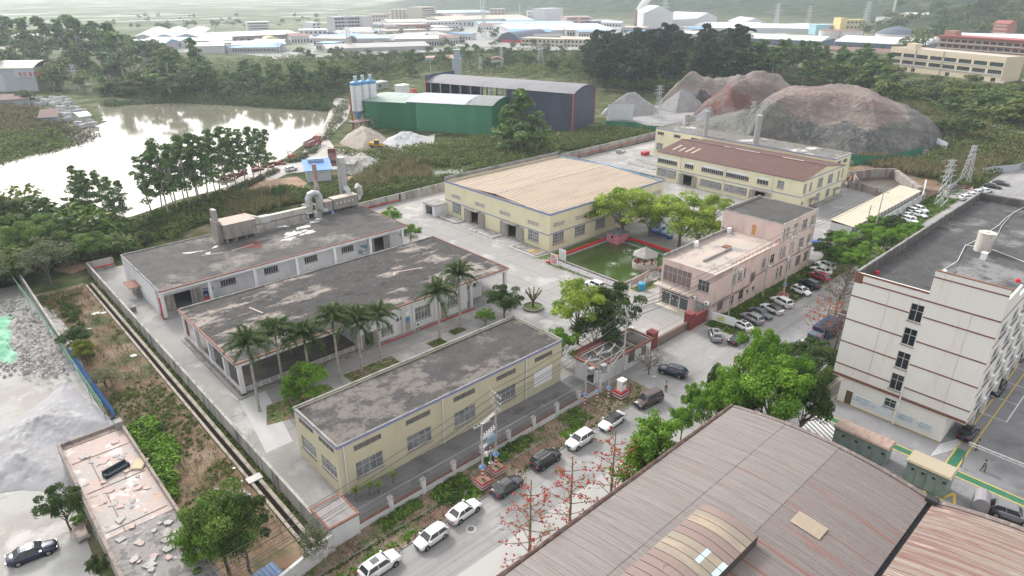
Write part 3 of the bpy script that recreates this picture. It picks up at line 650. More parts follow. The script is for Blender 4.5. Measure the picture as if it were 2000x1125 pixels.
# -- brown roofed two-storey cream workshop
def brown_shop():
 x0,y0,Lx,Ly,H=175.1,74.3,26.2,47.1,8.7
 t=thing('brown_roof_workshop','two-storey cream workshop with a dark brown sheet roof and two open doorways','workshop',(x0,y0,0))
 b=(0,0,Lx,Ly)
 hs=[]
 for a,c,n in((114,121.2,9),(108.1,111.3,4),(98,105.4,11),(89.9,97.2,11),(84,87.4,4)):hs.append((a-y0,5.4,c-y0,6.7,'win',n,1,darkglass));hs.append((a-y0,6.72,c-y0,7.55,'louv',cleanwhite))
 hs+=[(79.4-y0,5.4,81.4-y0,7.5,'win',2,2),(113.9-y0,1.3,121.1-y0,3.7,'win',9,2),(108.1-y0,.05,111.3-y0,3.4,'open'),(98-y0,1.1,105.4-y0,3.2,'win',10,2),(89.9-y0,1.2,97.2-y0,3.3,'win',10,2),(84.3-y0,.05,87.4-y0,3.4,'open')]
 f=facade(t,'L',b,H,cream2,hs);band(t,f,Ly,3.95,4.2,bluetrim);band(t,f,Ly,H-.25,H,bluetrim,out=.08)
 leaf_doors(t,f,108.1-y0,111.3-y0,3.4,1.7);leaf_doors(t,f,84.3-y0,87.4-y0,3.4,1.6)
 for a in(112.7,97.6,82.9):rainpipe(t,f,f[2](a-y0),H-.2)
 for a,c in((107.6,111.8),(83.8,88)):
  m=MB();s=sorted((f[2](a-y0),f[2](c-y0)));m.box(s[0],-1.0,3.55,s[1],-.04,3.65);onwall(t,f,'door_canopy',m,concrete)
 hs=[(176-x0,5,177.7-x0,7.5,'win',2,2),(179.6-x0,5,180.9-x0,7.4,'win',2,2),(184.5-x0,5,187.6-x0,7.5,'win',3,2),(191-x0,4.9,194.1-x0,7.5,'win',3,2),(197.3-x0,4.3,198.6-x0,7.4,'door',greymetal),(200-x0,5.1,201-x0,7.5,'win',1,2),
(176-x0,1.2,177.4-x0,2.6,'win',2,1),(184.7-x0,1,187.4-x0,3.1,'win',3,2),(191.3-x0,.9,193.9-x0,3.2,'win',3,2),(181.2-x0,.05,182.7-x0,2.2,'door'),(196.6-x0,.05,198-x0,2.3,'door')]
 f=facade(t,'F',b,H,cream2,hs,gable=(.5,1.9));band(t,f,Lx,3.95,4.2,bluetrim);band(t,f,Lx,H-.25,H,bluetrim,out=.08)
 for a,c in((180.4,184),(195.8,199)):
  m=MB();m.box(a-x0,-1.2,2.5,c-x0,-.04,2.6);onwall(t,f,'door_canopy',m,concrete)
 m=MB();m.box(182-x0,-1.8,0,199-x0,-.04,.45);onwall(t,f,'loading_step',m,concrete)
 facade(t,'R',b,H,cream2);facade(t,'B',b,H,cream2,gable=(.5,1.9))
 br=mat('brown_roof_sheet',(.115,.06,.052),.75,[((.12,.07,.065,.8),(.5,.12,1),.45,.62),((.22,.15,.135,.7),(.4,1.2,1),.6,.7)])
 zr=H+1.95;n=40;w=(Ly+.6)/n
 for side in(0,1):
  mb=MB();hx=Lx/2+.3
  mb.add([(0,0,0),(hx,0,1.98),(hx,w-.06,1.98),(0,w-.06,0),(0,0,-.08),(hx,0,1.9),(hx,w-.06,1.9),(0,w-.06,-.08)],[(0,1,2,3),(7,6,5,4),(0,4,5,1),(3,2,6,7),(0,3,7,4)])
  me=mb.mesh('roof_sheet',br)
  for k in range(n):
   if side==0:link('roof_sheet',me,t,(-.3,-.3+k*w,H-.0))
   else:link('roof_sheet',me,t,(Lx+.3,-.3+(k+1)*w,H-.0),pi)
 m=MB();m.add([(-.25,-.25,H-.1),(Lx/2,-.25,H+1.84),(Lx/2,Ly+.25,H+1.84),(-.25,Ly+.25,H-.1),(Lx+.25,-.25,H-.1),(Lx+.25,Ly+.25,H-.1)],[(0,1,2,3),(1,4,5,2)]);part('roof_deck',m,mat('roof_deck_dark',(.09,.05,.045),.9),t)
 m=MB();m.box(Lx/2-.25,-.3,H+1.95,Lx/2+.25,Ly+.3,H+2.08);part('ridge_cap',m,br,t)
 for(ya,yb) in((6.5,13),(20,28),(30,32)):
  m=MB();m.box(Lx/2-.3,ya,H+2.085,Lx/2+.3,yb,H+2.12);part('ridge_patch',m,mat('ridge_patch',(.45,.40,.38),.8),t)
 for k,ya in enumerate((39,41.2,43.6,36.8)):
  mb=MB();q=1.98/(Lx/2+.3);a,c=3.4,8.2-(k==1)*1.5;mb.add([(a,ya,H+.06+q*(a+.3)),(c,ya,H+.06+q*(c+.3)),(c,ya+.7,H+.06+q*(c+.3)),(a,ya+.7,H+.06+q*(a+.3))],[(0,1,2,3)]);mb.add([(v[0],v[1],v[2]-.04) for v in mb.v[:4]],[(3,2,1,0)]);part('skylight_strip',mb,mat('skylight_strip',(.42,.36,.28),.6),t)
brown_shop()
def back_shop():
 x0,y0,Lx,Ly,H=201.6,77.5,11.5,64,9.8
 t=thing('flat_roof_workshop','long cream flat-roofed workshop behind the brown sheet roof','workshop',(x0,y0,0))
 b=(0,0,Lx,Ly)
 hs=[(Ly-3.5-k*7,H-2.2,Ly-.8-k*7,H-1.2,'win',4,1,darkglass) for k in range(3)]+[(Ly-3.5-k*7,2.2,Ly-.8-k*7,4.6,'win',4,2) for k in range(2)]
 facade(t,'L',b,H,cream2,hs);facade(t,'F',b,H,cream2,[(2,H-2.3,4.6,H-1.2,'louv'),(6.2,H-2.3,9,H-1.2,'louv')]);facade(t,'R',b,H,cream2);facade(t,'B',b,H,cream2)
 m=MB();e=.08;m.box(-e,-e,H-.3,Lx+e,-.003,H+.04);m.box(-e,-.003,H-.3,-.003,Ly+e,H+.04);part('blue_roof_edge',m,bluetrim,t)
 roof_flat(t,(.25,.25,Lx-.25,Ly-.25),H-.1,flatroof('back_roof',(.17,.165,.155),(.52,.50,.46),.56,.6,.09))
 m=MB();m.box(0,Ly-.2,H+.042,Lx,Ly,H+.2);m.box(Lx-.2,0,H+.042,Lx,Ly-.2,H+.2);part('coping',m,concrete,t)
 for px,py,r_,hh in((1385,267,.75,9.5),(1477,286,.95,10.5)):
  q=PX(px,py,9);m=MB();m.cyl(0,0,0,hh,r_,n=14);m.cyl(0,0,hh-.3,hh-.1,r_+.08,n=14)
  single('metal_chimney',m,steel,'galvanised chimney behind the brown roof, '+('the slimmer one to the left' if px<1400 else 'the stouter one to the right'),'chimney','chimneys behind the brown roof',(202.6,q.y,8.5))
back_shop()
# -- pink office
def pink_office():
 x0,y0=100.15,54.9;t=thing('pink_office','pink office with glass entrance, low front wing and taller rear block','office building',(x0,y0,0))
 Lx,Ly,H=24.0,11.2,9.3;b=(0,0,Lx,Ly)
 yl=lambda a:a-y0;xl=lambda a:a-x0
 hs=[(yl(59.6),5.0,yl(65.7),8.2,'win',6,2,curtain),(yl(55.8),5.4,yl(58.1),7.6,'win',3,2,darkglass),(yl(59.6),.35,yl(65.6),3.75,'open'),(yl(55.3),1.4,yl(58.2),3.2,'win',3,2)]
 f=facade(t,'L',b,H,pinkw,hs)
 dg=mat('shopfront_glass',(.05,.07,.075),.06,[((.10,.16,.13,.8),.9,.5,.6),((.03,.03,.10,.7),1.1,.55,.62)],spec=.9)
 s0,s1=f[2](yl(65.6)),f[2](yl(59.6))
 m=MB();m.box(s0,.12,.35,s1,.15,3.75);onwall(t,f,'shopfront_glass',m,dg)
 m=MB();m.box(s0,.0,2.75,s1,.2,2.9);m.box(s0,.02,.3,s1,.2,.42)
 for k in range(4):x=s0+(s1-s0)*k/3;m.box(x-.09 if k else x,-.02,.42,x+.09 if k<3 else x,.2,2.75)
 onwall(t,f,'shopfront_frame',m,cleanwhite)
 m=MB();rr=random.Random(3)
 for k in range(4):
  bx=s0+1.9+k*.55
  for j in range(3):m.box(bx,.06,3.02+j*.16,bx+.4,.115,3.06+j*.16)
  m.box(bx+.17,.055,3.0,bx+.22,.118,3.45);m.box(bx+(.02 if k%2 else .32),.055,3.1,bx+(.07 if k%2 else .37),.118,3.4)
 onwall(t,f,'red_sign_characters',m,mat('dim_red_lettering',(.28,.06,.07),.6))
 m=MB();m.tube([(s0+2.5,.05,1.9),(s0+2.5,.11,1.9)],.2,12);m.tube([(s0+3.5,.05,1.9),(s0+3.5,.11,1.9)],.2,12);onwall(t,f,'round_door_sticker',m,mat('sticker_pink',(.6,.4,.35),.6))
 m=MB();m.box(s0-1.1,-1.5,4.0,s1+.9,-.02,4.35);onwall(t,f,'entrance_canopy',m,mat('canopy_render',(.55,.47,.42),.85))
 m=MB();m.bar((s0-1,-1.4,5.2),(s1+.8,-1.4,5.2),.07);m.bar((s0-1,-1.4,4.6),(s1+.8,-1.4,4.6),.04);n=9
 for k in range(n):x=s0-1+(s1-s0+1.8)*k/(n-1);m.bar((x,-1.4,4.35),(x,-1.4,5.2),.06)
 m.bar((s1+.8,-1.4,5.2),(s1+.8,-.02,5.2),.06);m.bar((s0-1,-1.4,5.2),(s0-1,-.02,5.2),.06)
 onwall(t,f,'balcony_railing',m,mat('pale_railing',(.55,.52,.48),.6))
 m=MB();m.box(s0-.6,-1.5,0,s1+.5,-.02,.3);onwall(t,f,'entrance_step',m,mat('cream_tile',(.55,.50,.42),.6))
 ac_unit(t,f,f[2](yl(58.9)),3.5);ac_unit(t,f,f[2](yl(56.1)),3.3)
 m=MB()
 for k in range(12):x=f[2](yl(58.4))+k*.32;m.bar((x,-.7,.9),(x,-.7,2.7),.035)
 m.bar((f[2](yl(58.4)),-.7,.9),(f[2](yl(54.9)),-.7,.9),.05);m.bar((f[2](yl(58.4)),-.7,2.7),(f[2](yl(54.9)),-.7,2.7),.05);onwall(t,f,'window_cage',m,greymetal)
 hs=[(6.4,5.4,7.7,7.5,'win',2,2),(8.4,5.5,9.9,7.5,'win',2,2),(10.6,5.8,11.2,7.6,'win',1,1,darkglass),(13.3,3.8,15.1,5.8,'louv'),(17.4,5.5,18.8,7.6,'win',2,2),(20.6,5.7,22.3,7.6,'win',2,2,darkglass),
(2.2,1.2,4.2,3.2,'louv'),(6.6,1.1,8,3,'win',2,2,darkglass),(9.8,1.1,11.6,3,'win',2,2,darkglass),(12.7,1.6,13.6,2.5,'win',1,1,darkglass),(14.8,1.6,15.8,2.5,'win',1,1,darkglass)]
 f=facade(t,'F',b,H,pinkw,hs)
 for s,z in((8.2,7.55),(19.2,5.2),(20.0,5.0)):ac_unit(t,f,s,z)
 m=MB();m.tube([(-.1,-.12,3.3),(3,-.12,3.6),(9,-.12,3.5),(13.4,-.12,3.5),(15.2,-.12,4.8),(24,-.12,4.9),(39,-.12,5.0)],.07,6);m.tube([(-.1,-.2,3.0),(12,-.2,3.3),(13,-.2,3.2)],.05,6);onwall(t,f,'service_pipe',m,mat('brown_pipe',(.17,.11,.09),.7))
 facade(t,'B',b,H,pinkw,[(3+k*4.5,1.2,5.2+k*4.5,3.2,'win',3,2) for k in range(4)]+[(3+k*4.5,5.4,5.2+k*4.5,7.4,'win',3,2) for k in range(4)])
 roof_flat(t,(.25,.25,Lx,Ly-.25),H-.12,roofp)
 m=MB();m.box(.0,Ly-.22,H,Lx,Ly+.05,H+.75);part('rear_parapet',m,concrete,t)
 m=MB();m.box(0,-.04,H+.002,Lx,.24,H+.1);m.box(0,.24,H+.002,.24,Ly-.22,H+.1);part('coping',m,pinkw,t)
 m=MB();m.bar((6,.3,H+.75),(24,.3,H+.75),.06);m.bar((6,.3,H+.45),(24,.3,H+.45),.05)
 for k in range(13):m.bar((6+k*1.5,.3,H+.1),(6+k*1.5,.3,H+.75),.06)
 part('roof_railing',m,mat('rusty_rail',(.25,.13,.09),.8),t)
 m=MB();m.box(4.2,4.9,H-.118,13.8,5.25,H+.3);part('roof_upstand',m,concrete,t)
 m=MB();m.box(13.5,5.6,H-.118,15,6.9,H+.15);part('roof_hatch',m,mat('rust_hatch',(.22,.10,.06),.8),t)
 for k,(a,c_) in enumerate(((9.5,10.3),(21.6,10.2))):
  m=MB();m.box(0,0,0,1.1,.5,1.1);part('roof_air_conditioner',m,cleanwhite,t,(a,c_,H-.118))
    # taller rear block
 b2=(24.0,0.05,39.0,13.2);H2=13.1
 f=facade(t,'L',b2,H2,pinkw,[(61.4-y0,9.4,60.5-y0,11.6,'door',mat('orange_door',(.52,.27,.10),.7))],z0=H-.3)
 hs=[]
 for a,c in((24,25.3),(25.8,26.9),(28.7,30.5),(32.6,34.9),(36.4,38.2)):
  hs.append((a+.1,9.95,c,12.1,'win',2 if c-a<1.5 else 3,2));hs.append((a+.1,5.9,c,8.0,'win',2 if c-a<1.5 else 3,2))
  if a>28:hs.append((a+.1,1.6,c,4.0,'louv'))
  else:hs.append((a+.1,1.4,c,3.7,'win',2,2,darkglass))
 f=facade(t,'F',b2,H2,pinkw,hs)
 for s in(.1,14.8):rainpipe(t,f,s,H2+.4)
 for s,z in((4.1,9.2),(12.7,9.6),(9.2,5.3),(4.0,4.6),(13.1,5.4)):ac_unit(t,f,s,z)
 facade(t,'R',b2,H2,pinkw,[(3,5.9,5,8,'win',3,2),(8,5.9,10,8,'win',3,2)]);facade(t,'B',b2,H2,pinkw,[(26,9.9,28.4,12,'win',3,2),(31,9.9,33.4,12,'win',3,2)])
 facade(t,'L',(24.0,Ly,39,13.2),H,pinkw)
 part('upper_roof',MB().box(24.25,.3,H2-.4,38.75,12.95,H2-.12),roof4,t)
 m=MB();m.box(23.95,0,H2+.002,24.25,13.25,H2+.08);m.box(38.75,0,H2+.002,39.05,13.25,H2+.08);m.box(24.25,0,H2+.002,38.75,.3,H2+.08);m.box(24.25,12.95,H2+.002,38.75,13.25,H2+.35);part('upper_coping',m,concrete,t)
 m=MB();m.tube([(24.1,12.9,H2-.3),(24.1,12.9,.2)],.09,8);part('drainpipe',m,pipew,t,(-.15,.4,0))
pink_office()
# -- white office block on the right
def white_office():
 x0,y0=91.7,12.2;Lx,Ly,H=56.5,17.2,20.4
 t=thing('white_office_block','tall white office block with red floor bands and stair windows, flat grey roof','office building',(x0,y0,0))
 zb=4.3;b=(0,0,Lx,Ly)
 sx=lambda a:a-y0
 stair=[(sx(20.35),zz,sx(21.95),zz+2.5,'win',2,2,darkglass) for zz in(15.85,12.3,8.7,5.25)]
 f=facade(t,'L',b,H,offw,stair,z0=zb)
 m=MB()
 for z in(16.9,13.3,9.8,6.2):
  for a,c in((0,7.45),(9.15,Ly)):m.box(a,-.05,z-.09,c,-.003,z+.09)
 m.box(0,-.06,19.1,Ly,-.003,19.28);m.box(0,-.08,zb-.02,Ly,-.003,zb+.38);m.box(9.1,-.05,22.5,Ly,-.003,22.66)
 m.box(0,-.06,20.15,9.1,-.003,20.41)
 onwall(t,f,'red_floor_band',m,redtrim)
 m=MB();m.box(-.02,-.03,18.9,1.0,-.003,20.3);onwall(t,f,'red_corner_panel',m,redtrim)
 m=MB()
 for s_ in(4.6,14.2):m.box(s_,-.012,5,s_+.03,-.003,19)
 onwall(t,f,'expansion_joint',m,greymetal)
 rainpipe(t,f,9.25,6.5)
    # raised parapet over the right half
 m=MB();m.box(0,0,H,.3,8.1,23.4);m.box(.3,7.8,H,4.2,8.1,22.4);m.box(.3,0,H,7,.25,22.0);part('raised_parapet',m,offw,t)
 m=MB();m.box(-.04,-.04,23.402,.34,8.14,23.5);part('red_coping',m,redtrim,t)
    # left and front upper walls
 hs=[]
 for fl in range(4):
  for k in range(10):hs.append((2.2+k*5.4,zb+1.3+fl*3.55,4.8+k*5.4,zb+2.95+fl*3.55,'win',3,2,darkglass))
 f=facade(t,'F',b,H,offw,hs,z0=zb)
 m=MB()
 for fl in range(5):m.box(0,-.05,zb+.6+fl*3.55,Lx,-.003,zb+.72+fl*3.55)
 onwall(t,f,'red_side_band',m,redtrim)
 for fl in range(4):
  for k in range(9):ac_unit(t,f,5.3+k*5.4,zb+1.0+fl*3.55)
 hs=[(2.2+k*5.4,zb+1.3+fl*3.55,4.8+k*5.4,zb+2.95+fl*3.55,'win',3,2,darkglass) for fl in range(4) for k in range(10)]
 facade(t,'B',b,H,offw,hs,z0=zb);facade(t,'R',b,H,offw,z0=zb)
 part('overhang_soffit',MB().box(.02,.02,zb-.2,Lx-.02,Ly-.02,zb-.01),offw,t)
    # ground floor, set back on the right behind the parking bays
 bg_=(0.15,2.1,Lx,Ly-1.3)
 hs=[(sx(20.5),2.3,sx(22.0),3.6,'win',2,2,darkglass),(sx(26.15),.05,sx(27.1),2.35,'door',mat('brown_door',(.12,.085,.06),.6))]
 f=facade(t,'L',bg_,zb-.2,offw,[(h[0]-0,*h[1:]) for h in hs])
 part('ochre_skirting',MB().box(.10,2.1,.0,.147,Ly-1.3,.22),mat('ochre_skirting',(.42,.30,.14),.9),t)
 prt=mat('notice_print_b',(.62,.66,.68),.6,[((.30,.45,.62,.7),(.6,.6,1.6),.55,.6),((.50,.58,.30,.6),.8,.63,.66)])
 for i,(a,c,z0_,z1_) in enumerate(((26.0,23.4,1.0,2.2),(23.3,20.7,.95,2.1),(20.0,17.8,1.1,2.3),(17.5,15.6,1.0,2.1))):
  m=MB();m.box(.06,a-y0,z0_,.145,c-y0,z1_) if a<c else m.box(.06,c-y0,z0_,.145,a-y0,z1_);part('wall_notice',m,prt,t)
 lt=mat('notice_lettering',(.10,.20,.36),.6)
 m=MB();rr=random.Random(5)
 for a,c in((19.7,18.1),(17.3,15.9),(25.6,23.8)):
  for r_ in range(2):
   y=c
   while y<a-.15:
    m.box(.045,y-y0,1.95-r_*.42,.058,y-y0+.16,2.02-r_*.42);m.box(.045,y-y0+.06,1.78-r_*.42,.058,y-y0+.10,1.949-r_*.42);m.box(.045,y-y0,1.76-r_*.42,.058,y-y0+.16,1.779-r_*.42);y+=.27
 part('notice_lettering',m,lt,t)
 f=facade(t,'F',bg_,zb-.2,offw,[(6+k*6,.6,9+k*6,3,'win',3,2,darkglass) for k in range(8)]);facade(t,'B',bg_,zb-.2,offw,[(6+k*6,.6,9+k*6,3,'win',3,2,darkglass) for k in range(8)]);facade(t,'R',bg_,zb-.2,offw)
 m=MB();m.box(-.25,-.25,0,.25,.25,zb-.2);pm=m.mesh('pillar',offw)
 for k in range(9):part('pillar',pm,None,t,(6.5+k*6,.45,0))
    # roof deck and parapets
 roof_flat(t,(.3,.3,Lx-.3,Ly-.3),H-1.2,flatroof('office_roof',(.08,.08,.084),(.19,.19,.192),.56,.64,.07))
 m=MB();m.box(.0,Ly-.28,H+.002,Lx,Ly,H+.25);m.box(Lx-.28,0,H+.002,Lx,Ly-.28,H+.25);part('parapet_top',m,concrete,t)
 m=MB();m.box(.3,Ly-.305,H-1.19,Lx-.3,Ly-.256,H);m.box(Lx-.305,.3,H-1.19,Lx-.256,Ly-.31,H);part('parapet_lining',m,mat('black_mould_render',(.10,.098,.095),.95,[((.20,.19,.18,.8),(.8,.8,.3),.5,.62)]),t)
 m=MB();m.box(4.2,7.85,H-1.19,5.0,8.4,H+.9);part('roof_stub_wall',m,redtrim,t)
 q=PX(1918,490,19.2);m=MB();m.cyl(0,0,0,2.9,1.15,n=20);m.cyl(0,0,2.9,2.98,1.2,n=20);m.cyl(0,0,2.98,3.08,.3,n=10)
 single('water_tank',m,mat('tank_concrete',(.52,.49,.45),.85,[((.32,.27,.22,.8),(1.2,1.2,.3),.5,.62)]),'round concrete water tank standing on the grey office roof','water tank',loc=(q.x,q.y,19.22),smooth=False)
 q=PX(1910,500,19.2);single('white_cistern',MB().box(-.4,-.35,0,.4,.35,1.0).box(-.45,-.4,1.0,.45,.4,1.06),cleanwhite,'small white box cistern leaning by the round water tank','cistern',loc=(q.x-1.0,q.y-.9,19.22))
 rc=random.Random(9)
 m=MB();pts=[PX(a,b_,19.35) for a,b_ in((1840,528),(1870,510),(1885,480),(1905,470),(1950,440),(1965,425),(1985,412),(2020,395))];m.tube(pts,.045,6);pts=[PX(a,b_,19.35) for a,b_ in((1885,478),(1940,488),(2010,515))];m.tube(pts,.06,6);m.tube([PX(a,b_,19.35) for a,b_ in((1935,480),(1950,455),(1957,440),(1975,420))],.03,6)
 single('roof_pipe_run',m,pipew,'pale water pipes looping over the grey office roof','pipe')
 for k,(px,py) in enumerate(((1705,533),(1981,549))):
  q=PX(px,py,19.4);m=MB();m.tube([(0,0,0),(0,0,.35)],[.3,.3],12);m.tube([(0,0,.35),(0,0,.45)],[.3,.05],12)
  single('red_roof_lantern',m,mat('lantern_red',(.6,.02,.03),.6),'small round red drum '+('at the left' if k==0 else 'at the right')+' corner of the office roof','drum','red drums on the office roof',(q.x+.6,q.y-.3,19.22))
 m=MB()
 for k in range(26):
  q=PX(1740+rc.uniform(-32,45),492+rc.uniform(-9,14),19.3);a=rc.uniform(0,3);L=rc.uniform(.3,1.4);m.bar(q,(q.x+L*cos(a),q.y+L*sin(a),19.35+rc.uniform(0,.15)),.07)
 tag(part('roof_debris',m,mat('debris_grey',(.2,.17,.15),.9),None),'heap of broken sticks and scrap on the office roof','debris',kind='stuff')
white_office()
# -- gatehouse and entrance
def gatehouse():
 x0,y0=68.4,54.7;Lx,Ly,H=13.6,4.4,3.3
 t=thing('gatehouse','small white flat-roofed gatehouse with rusty red roof edge left of the sliding gate','gatehouse',(x0,y0,0));b=(0,0,Lx,Ly)
 f=facade(t,'F',b,H,whitew,[(7.6,.9,9.3,3.0,'louv'),(11,1,12.3,2.8,'louv')]);facade(t,'L',b,H,whitew,[(.6,.1,2.2,2.6,'open')]);facade(t,'R',b,H,whitew);facade(t,'B',b,H,whitew)
 roof_flat(t,(.2,.2,Lx-.2,Ly-.2),H-.05,roof3)
 m=MB();m.box(-.3,-.3,H-.1,Lx+.3,.2,H+.22);m.box(-.3,.2,H-.1,.2,Ly+.3,H+.22);m.box(Lx-.1,.2,H-.1,Lx+.3,Ly+.3,H+.22);m.box(.2,Ly-.1,H-.1,Lx-.1,Ly+.3,H+.22);part('red_roof_edge',m,redtrim,t)
 m=MB();m.box(9.2,.2,H-.045,9.45,Ly-.1,H+.35);part('roof_upstand',m,concrete,t)
 m=MB()
 for k in range(2):m.bar((2.4+k*4.2,.1,H+.4),(3.2+k*4.2,Ly-.2,H+.45),.09)
 m.bar((.2,.4,H+.5),(9,.4,H+.5),.08);part('roof_timber',m,mat('weathered_timber',(.38,.31,.24),.9),t)
 m=MB();m.box(1,Ly+.32,2.5,8.8,Ly+2.4,2.6)
 for k in range(10):m.box(1+k*.85,Ly+.32,2.605,1.06+k*.85,Ly+2.4,2.66)
 part('lean_to_roof',m,mat('red_sheet',(.20,.05,.05),.7),t)
 m=MB();m.box(9.5,Ly+.32,0,13,Ly+1.8,H-.5);part('rear_store',m,concrete,t)
gatehouse()
redwall=mat('red_tile_wall',(0.22,0.055,0.055),.7,[((.15,.045,.045,.8),1.2,.5,.65)])
for k,(u,v,h) in enumerate(((84.6,56.4,3.0),(95.2,56.0,3.1))):
 m=MB();m.box(-.7,-.7,0,.7,.7,h);m.box(-.8,-.8,h,.8,.8,h+.15)
 single('gate_pillar',m,redwall,'red tiled gate pillar '+('next to the gatehouse' if k==0 else 'next to the pink office wall'),'gate pillar','red gate pillars',(u,v,0))
def sliding_gate():
 t=thing('sliding_gate','long retractable bronze lattice gate across the factory entrance','gate',(85.4,56.1,0))
 m=MB();m2=MB();L=9.0;n=30
 for k in range(n+1):
  x=L*k/n;m.box(x-.05,-.22,.12,x+.05,-.16,1.5);m.box(x-.05,.16,.12,x+.05,.22,1.5);m.box(x-.07,-.24,1.5,x+.07,.24,1.56)
  m2.cyl(x,-.3,0,.1,.07,n=8)
 for k in range(n):
  x=L*k/n
  for s_ in(-.19,.19):m.bar((x,s_,.3),(x+L/n,s_,1.4),.04);m.bar((x,s_,1.4),(x+L/n,s_,.3),.04)
 part('lattice',m,mat('bronze_metal',(.30,.235,.20),.5,metal=.3),t);part('roller',m2,blackm,t)
 m=MB();m.box(0,-.2,.15,9,.2,.9);part('lower_panel',m,mat('gate_panel',(.25,.20,.17),.6),t)
sliding_gate()
m=MB();m.box(95.9,55.4,0,100.0,55.7,2.4);m.box(95.9,55.38,2.4,100.0,55.72,2.5)
single('red_boundary_wall',m,redwall,'short dark red wall between gate pillar and pink office','wall')
# -- walls and fences
mouldwall=mat('mould_stained_wall',(0.36,0.35,0.33),.92,[((.20,.195,.185,.9),(.5,.5,.18),.46,.62),((.09,.09,.085,.8),(1.2,1.2,.2),.58,.68)])
def wallrun(name,pts,h,w,m,label,cat='wall',capm=None,seg=6.0,group=None):
 t=thing(name,label,cat,(pts[0][0],pts[0][1],0),group=group);o=Vector((pts[0][0],pts[0][1],0))
 mb=MB();pl=MB();cp=MB();hs_=h if hasattr(h,'__len__') else[h]*len(pts)
 for i in range(len(pts)-1):
  a=Vector((*pts[i],0))-o;c=Vector((*pts[i+1],0))-o;d=(c-a).normalized();q=Vector((-d.y,d.x,0))*w/2;ha,hc=hs_[i],hs_[i+1]
  mb.add([a-q,c-q,c+q,a+q,(a-q)+Vector((0,0,ha)),(c-q)+Vector((0,0,hc)),(c+q)+Vector((0,0,hc)),(a+q)+Vector((0,0,ha))],[(0,3,2,1),(4,5,6,7),(0,1,5,4),(1,2,6,5),(2,3,7,6),(3,0,4,7)])
  cp.bar(a+Vector((0,0,ha+.04)),c+Vector((0,0,hc+.04)),w+.1,.08)
  n=max(1,int((c-a).length/seg))
  for k in range(n+1):
   p=a.lerp(c,k/n);hh=ha+(hc-ha)*k/n;pl.box(p.x-w*.5-.09,p.y-w*.5-.09,0,p.x+w*.5+.09,p.y+w*.5+.09,hh+.02)
 part('wall_panel',mb,m,t);part('pier',pl,m,t);part('coping',cp,capm or m,t);return t
wallrun('perimeter_wall',[(22.6,53.9),(22.6,157)],2.3,.24,mouldwall,'long mould-stained block wall along the weedy field and drain')
wallrun('perimeter_wall',[(22.8,157.2),(27.4,157.2)],2.3,.24,mouldwall,'short mould-stained wall at the far left corner of the compound')
rear=[(84,156),(101,156),(150,157),(190,157.5),(228,158.5)]
wallrun('perimeter_wall',rear,[2,2.2,2.6,2.6,2.6],.26,mouldwall,'long stained rear wall beyond the big cream hall')
wallrun('perimeter_wall',[(228,158.5),(229,120),(219,76.5)],2.6,.26,mouldwall,'stained wall closing the yard below the spoil heap')
m=MB();m.tube([(84,155.6,.5),(101,155.6,.5)],.15,6);m.tube([(23.2,156.8,.9),(27.4,156.8,.9)],.15,6);m.tube([(160,156.6,1),(226,157.6,1)],.12,6);single('fire_main',m,redpipe,'red fire main running along the foot of the rear wall','pipe')
# drain beside the perimeter wall
m=MB();m.box(20.3,54,0,20.65,150,.30);m.box(21.25,54,0,21.7,150,.30);m.box(20.65,54,0,21.25,150,.06)
part('drain_channel',m,mat('drain_concrete',(.33,.29,.25),.9,[((.18,.16,.13,.8),.8,.5,.62)]),None)['kind']='structure'
m=MB();m.box(20.65,54,.062,21.25,150,.075);struct('drain_bed',m,mat('drain_mud',(.016,.013,.01),.97,spec=.05))
m=MB();q=PX(505,935);m.box(20.1,q.y-.6,.301,21.9,q.y+.6,.42);struct('drain_slab',m,mat('pale_slab',(.5,.49,.47),.85))
# street fence: low white wall, red coping, railings, pillars with finials
def street_fence():
 pts=[(25.8,53.5),(67.6,53.7)]
 t=thing('street_fence','low white wall with red coping, dark railings and white pillars along the street verge','fence',(25.8,53.5,0))
 L=41.8;n=9
 part('low_wall',MB().box(0,-.12,0,L,.12,.95),whitew,t);part('red_coping',MB().box(0,-.17,.95,L,.17,1.06),redtrim,t)
 pm=MB().box(-.26,-.26,0,.26,.26,2.15).mesh('pillar',whitew);fm=MB();fm.box(-.3,-.3,2.15,.3,.3,2.23);fm.cyl(0,0,2.23,2.4,.13,.06,8);fm.cyl(0,0,2.4,2.55,.02,.10,8);fm.cyl(0,0,2.55,2.66,.10,.02,8);fme=fm.mesh('finial',mat('finial_grey',(.30,.28,.26),.8))
 rb=MB();dx=L/n
 rb.box(.26,-.02,1.15,dx-.26,.02,1.2);rb.box(.26,-.02,1.85,dx-.26,.02,1.9)
 for k in range(24):x=.3+(dx-.6)*k/23;rb.box(x-.015,-.015,1.06,x+.015,.015,2.0)
 rme=rb.mesh('railing',mat('rusted_railing',(.17,.12,.11),.8))
 for k in range(n+1):
  p=part('pillar',pm,None,t,(k*dx,0,0));link('finial',fme,p)
  if k<n:part('railing',rme,None,t,(k*dx,0,0))
street_fence()
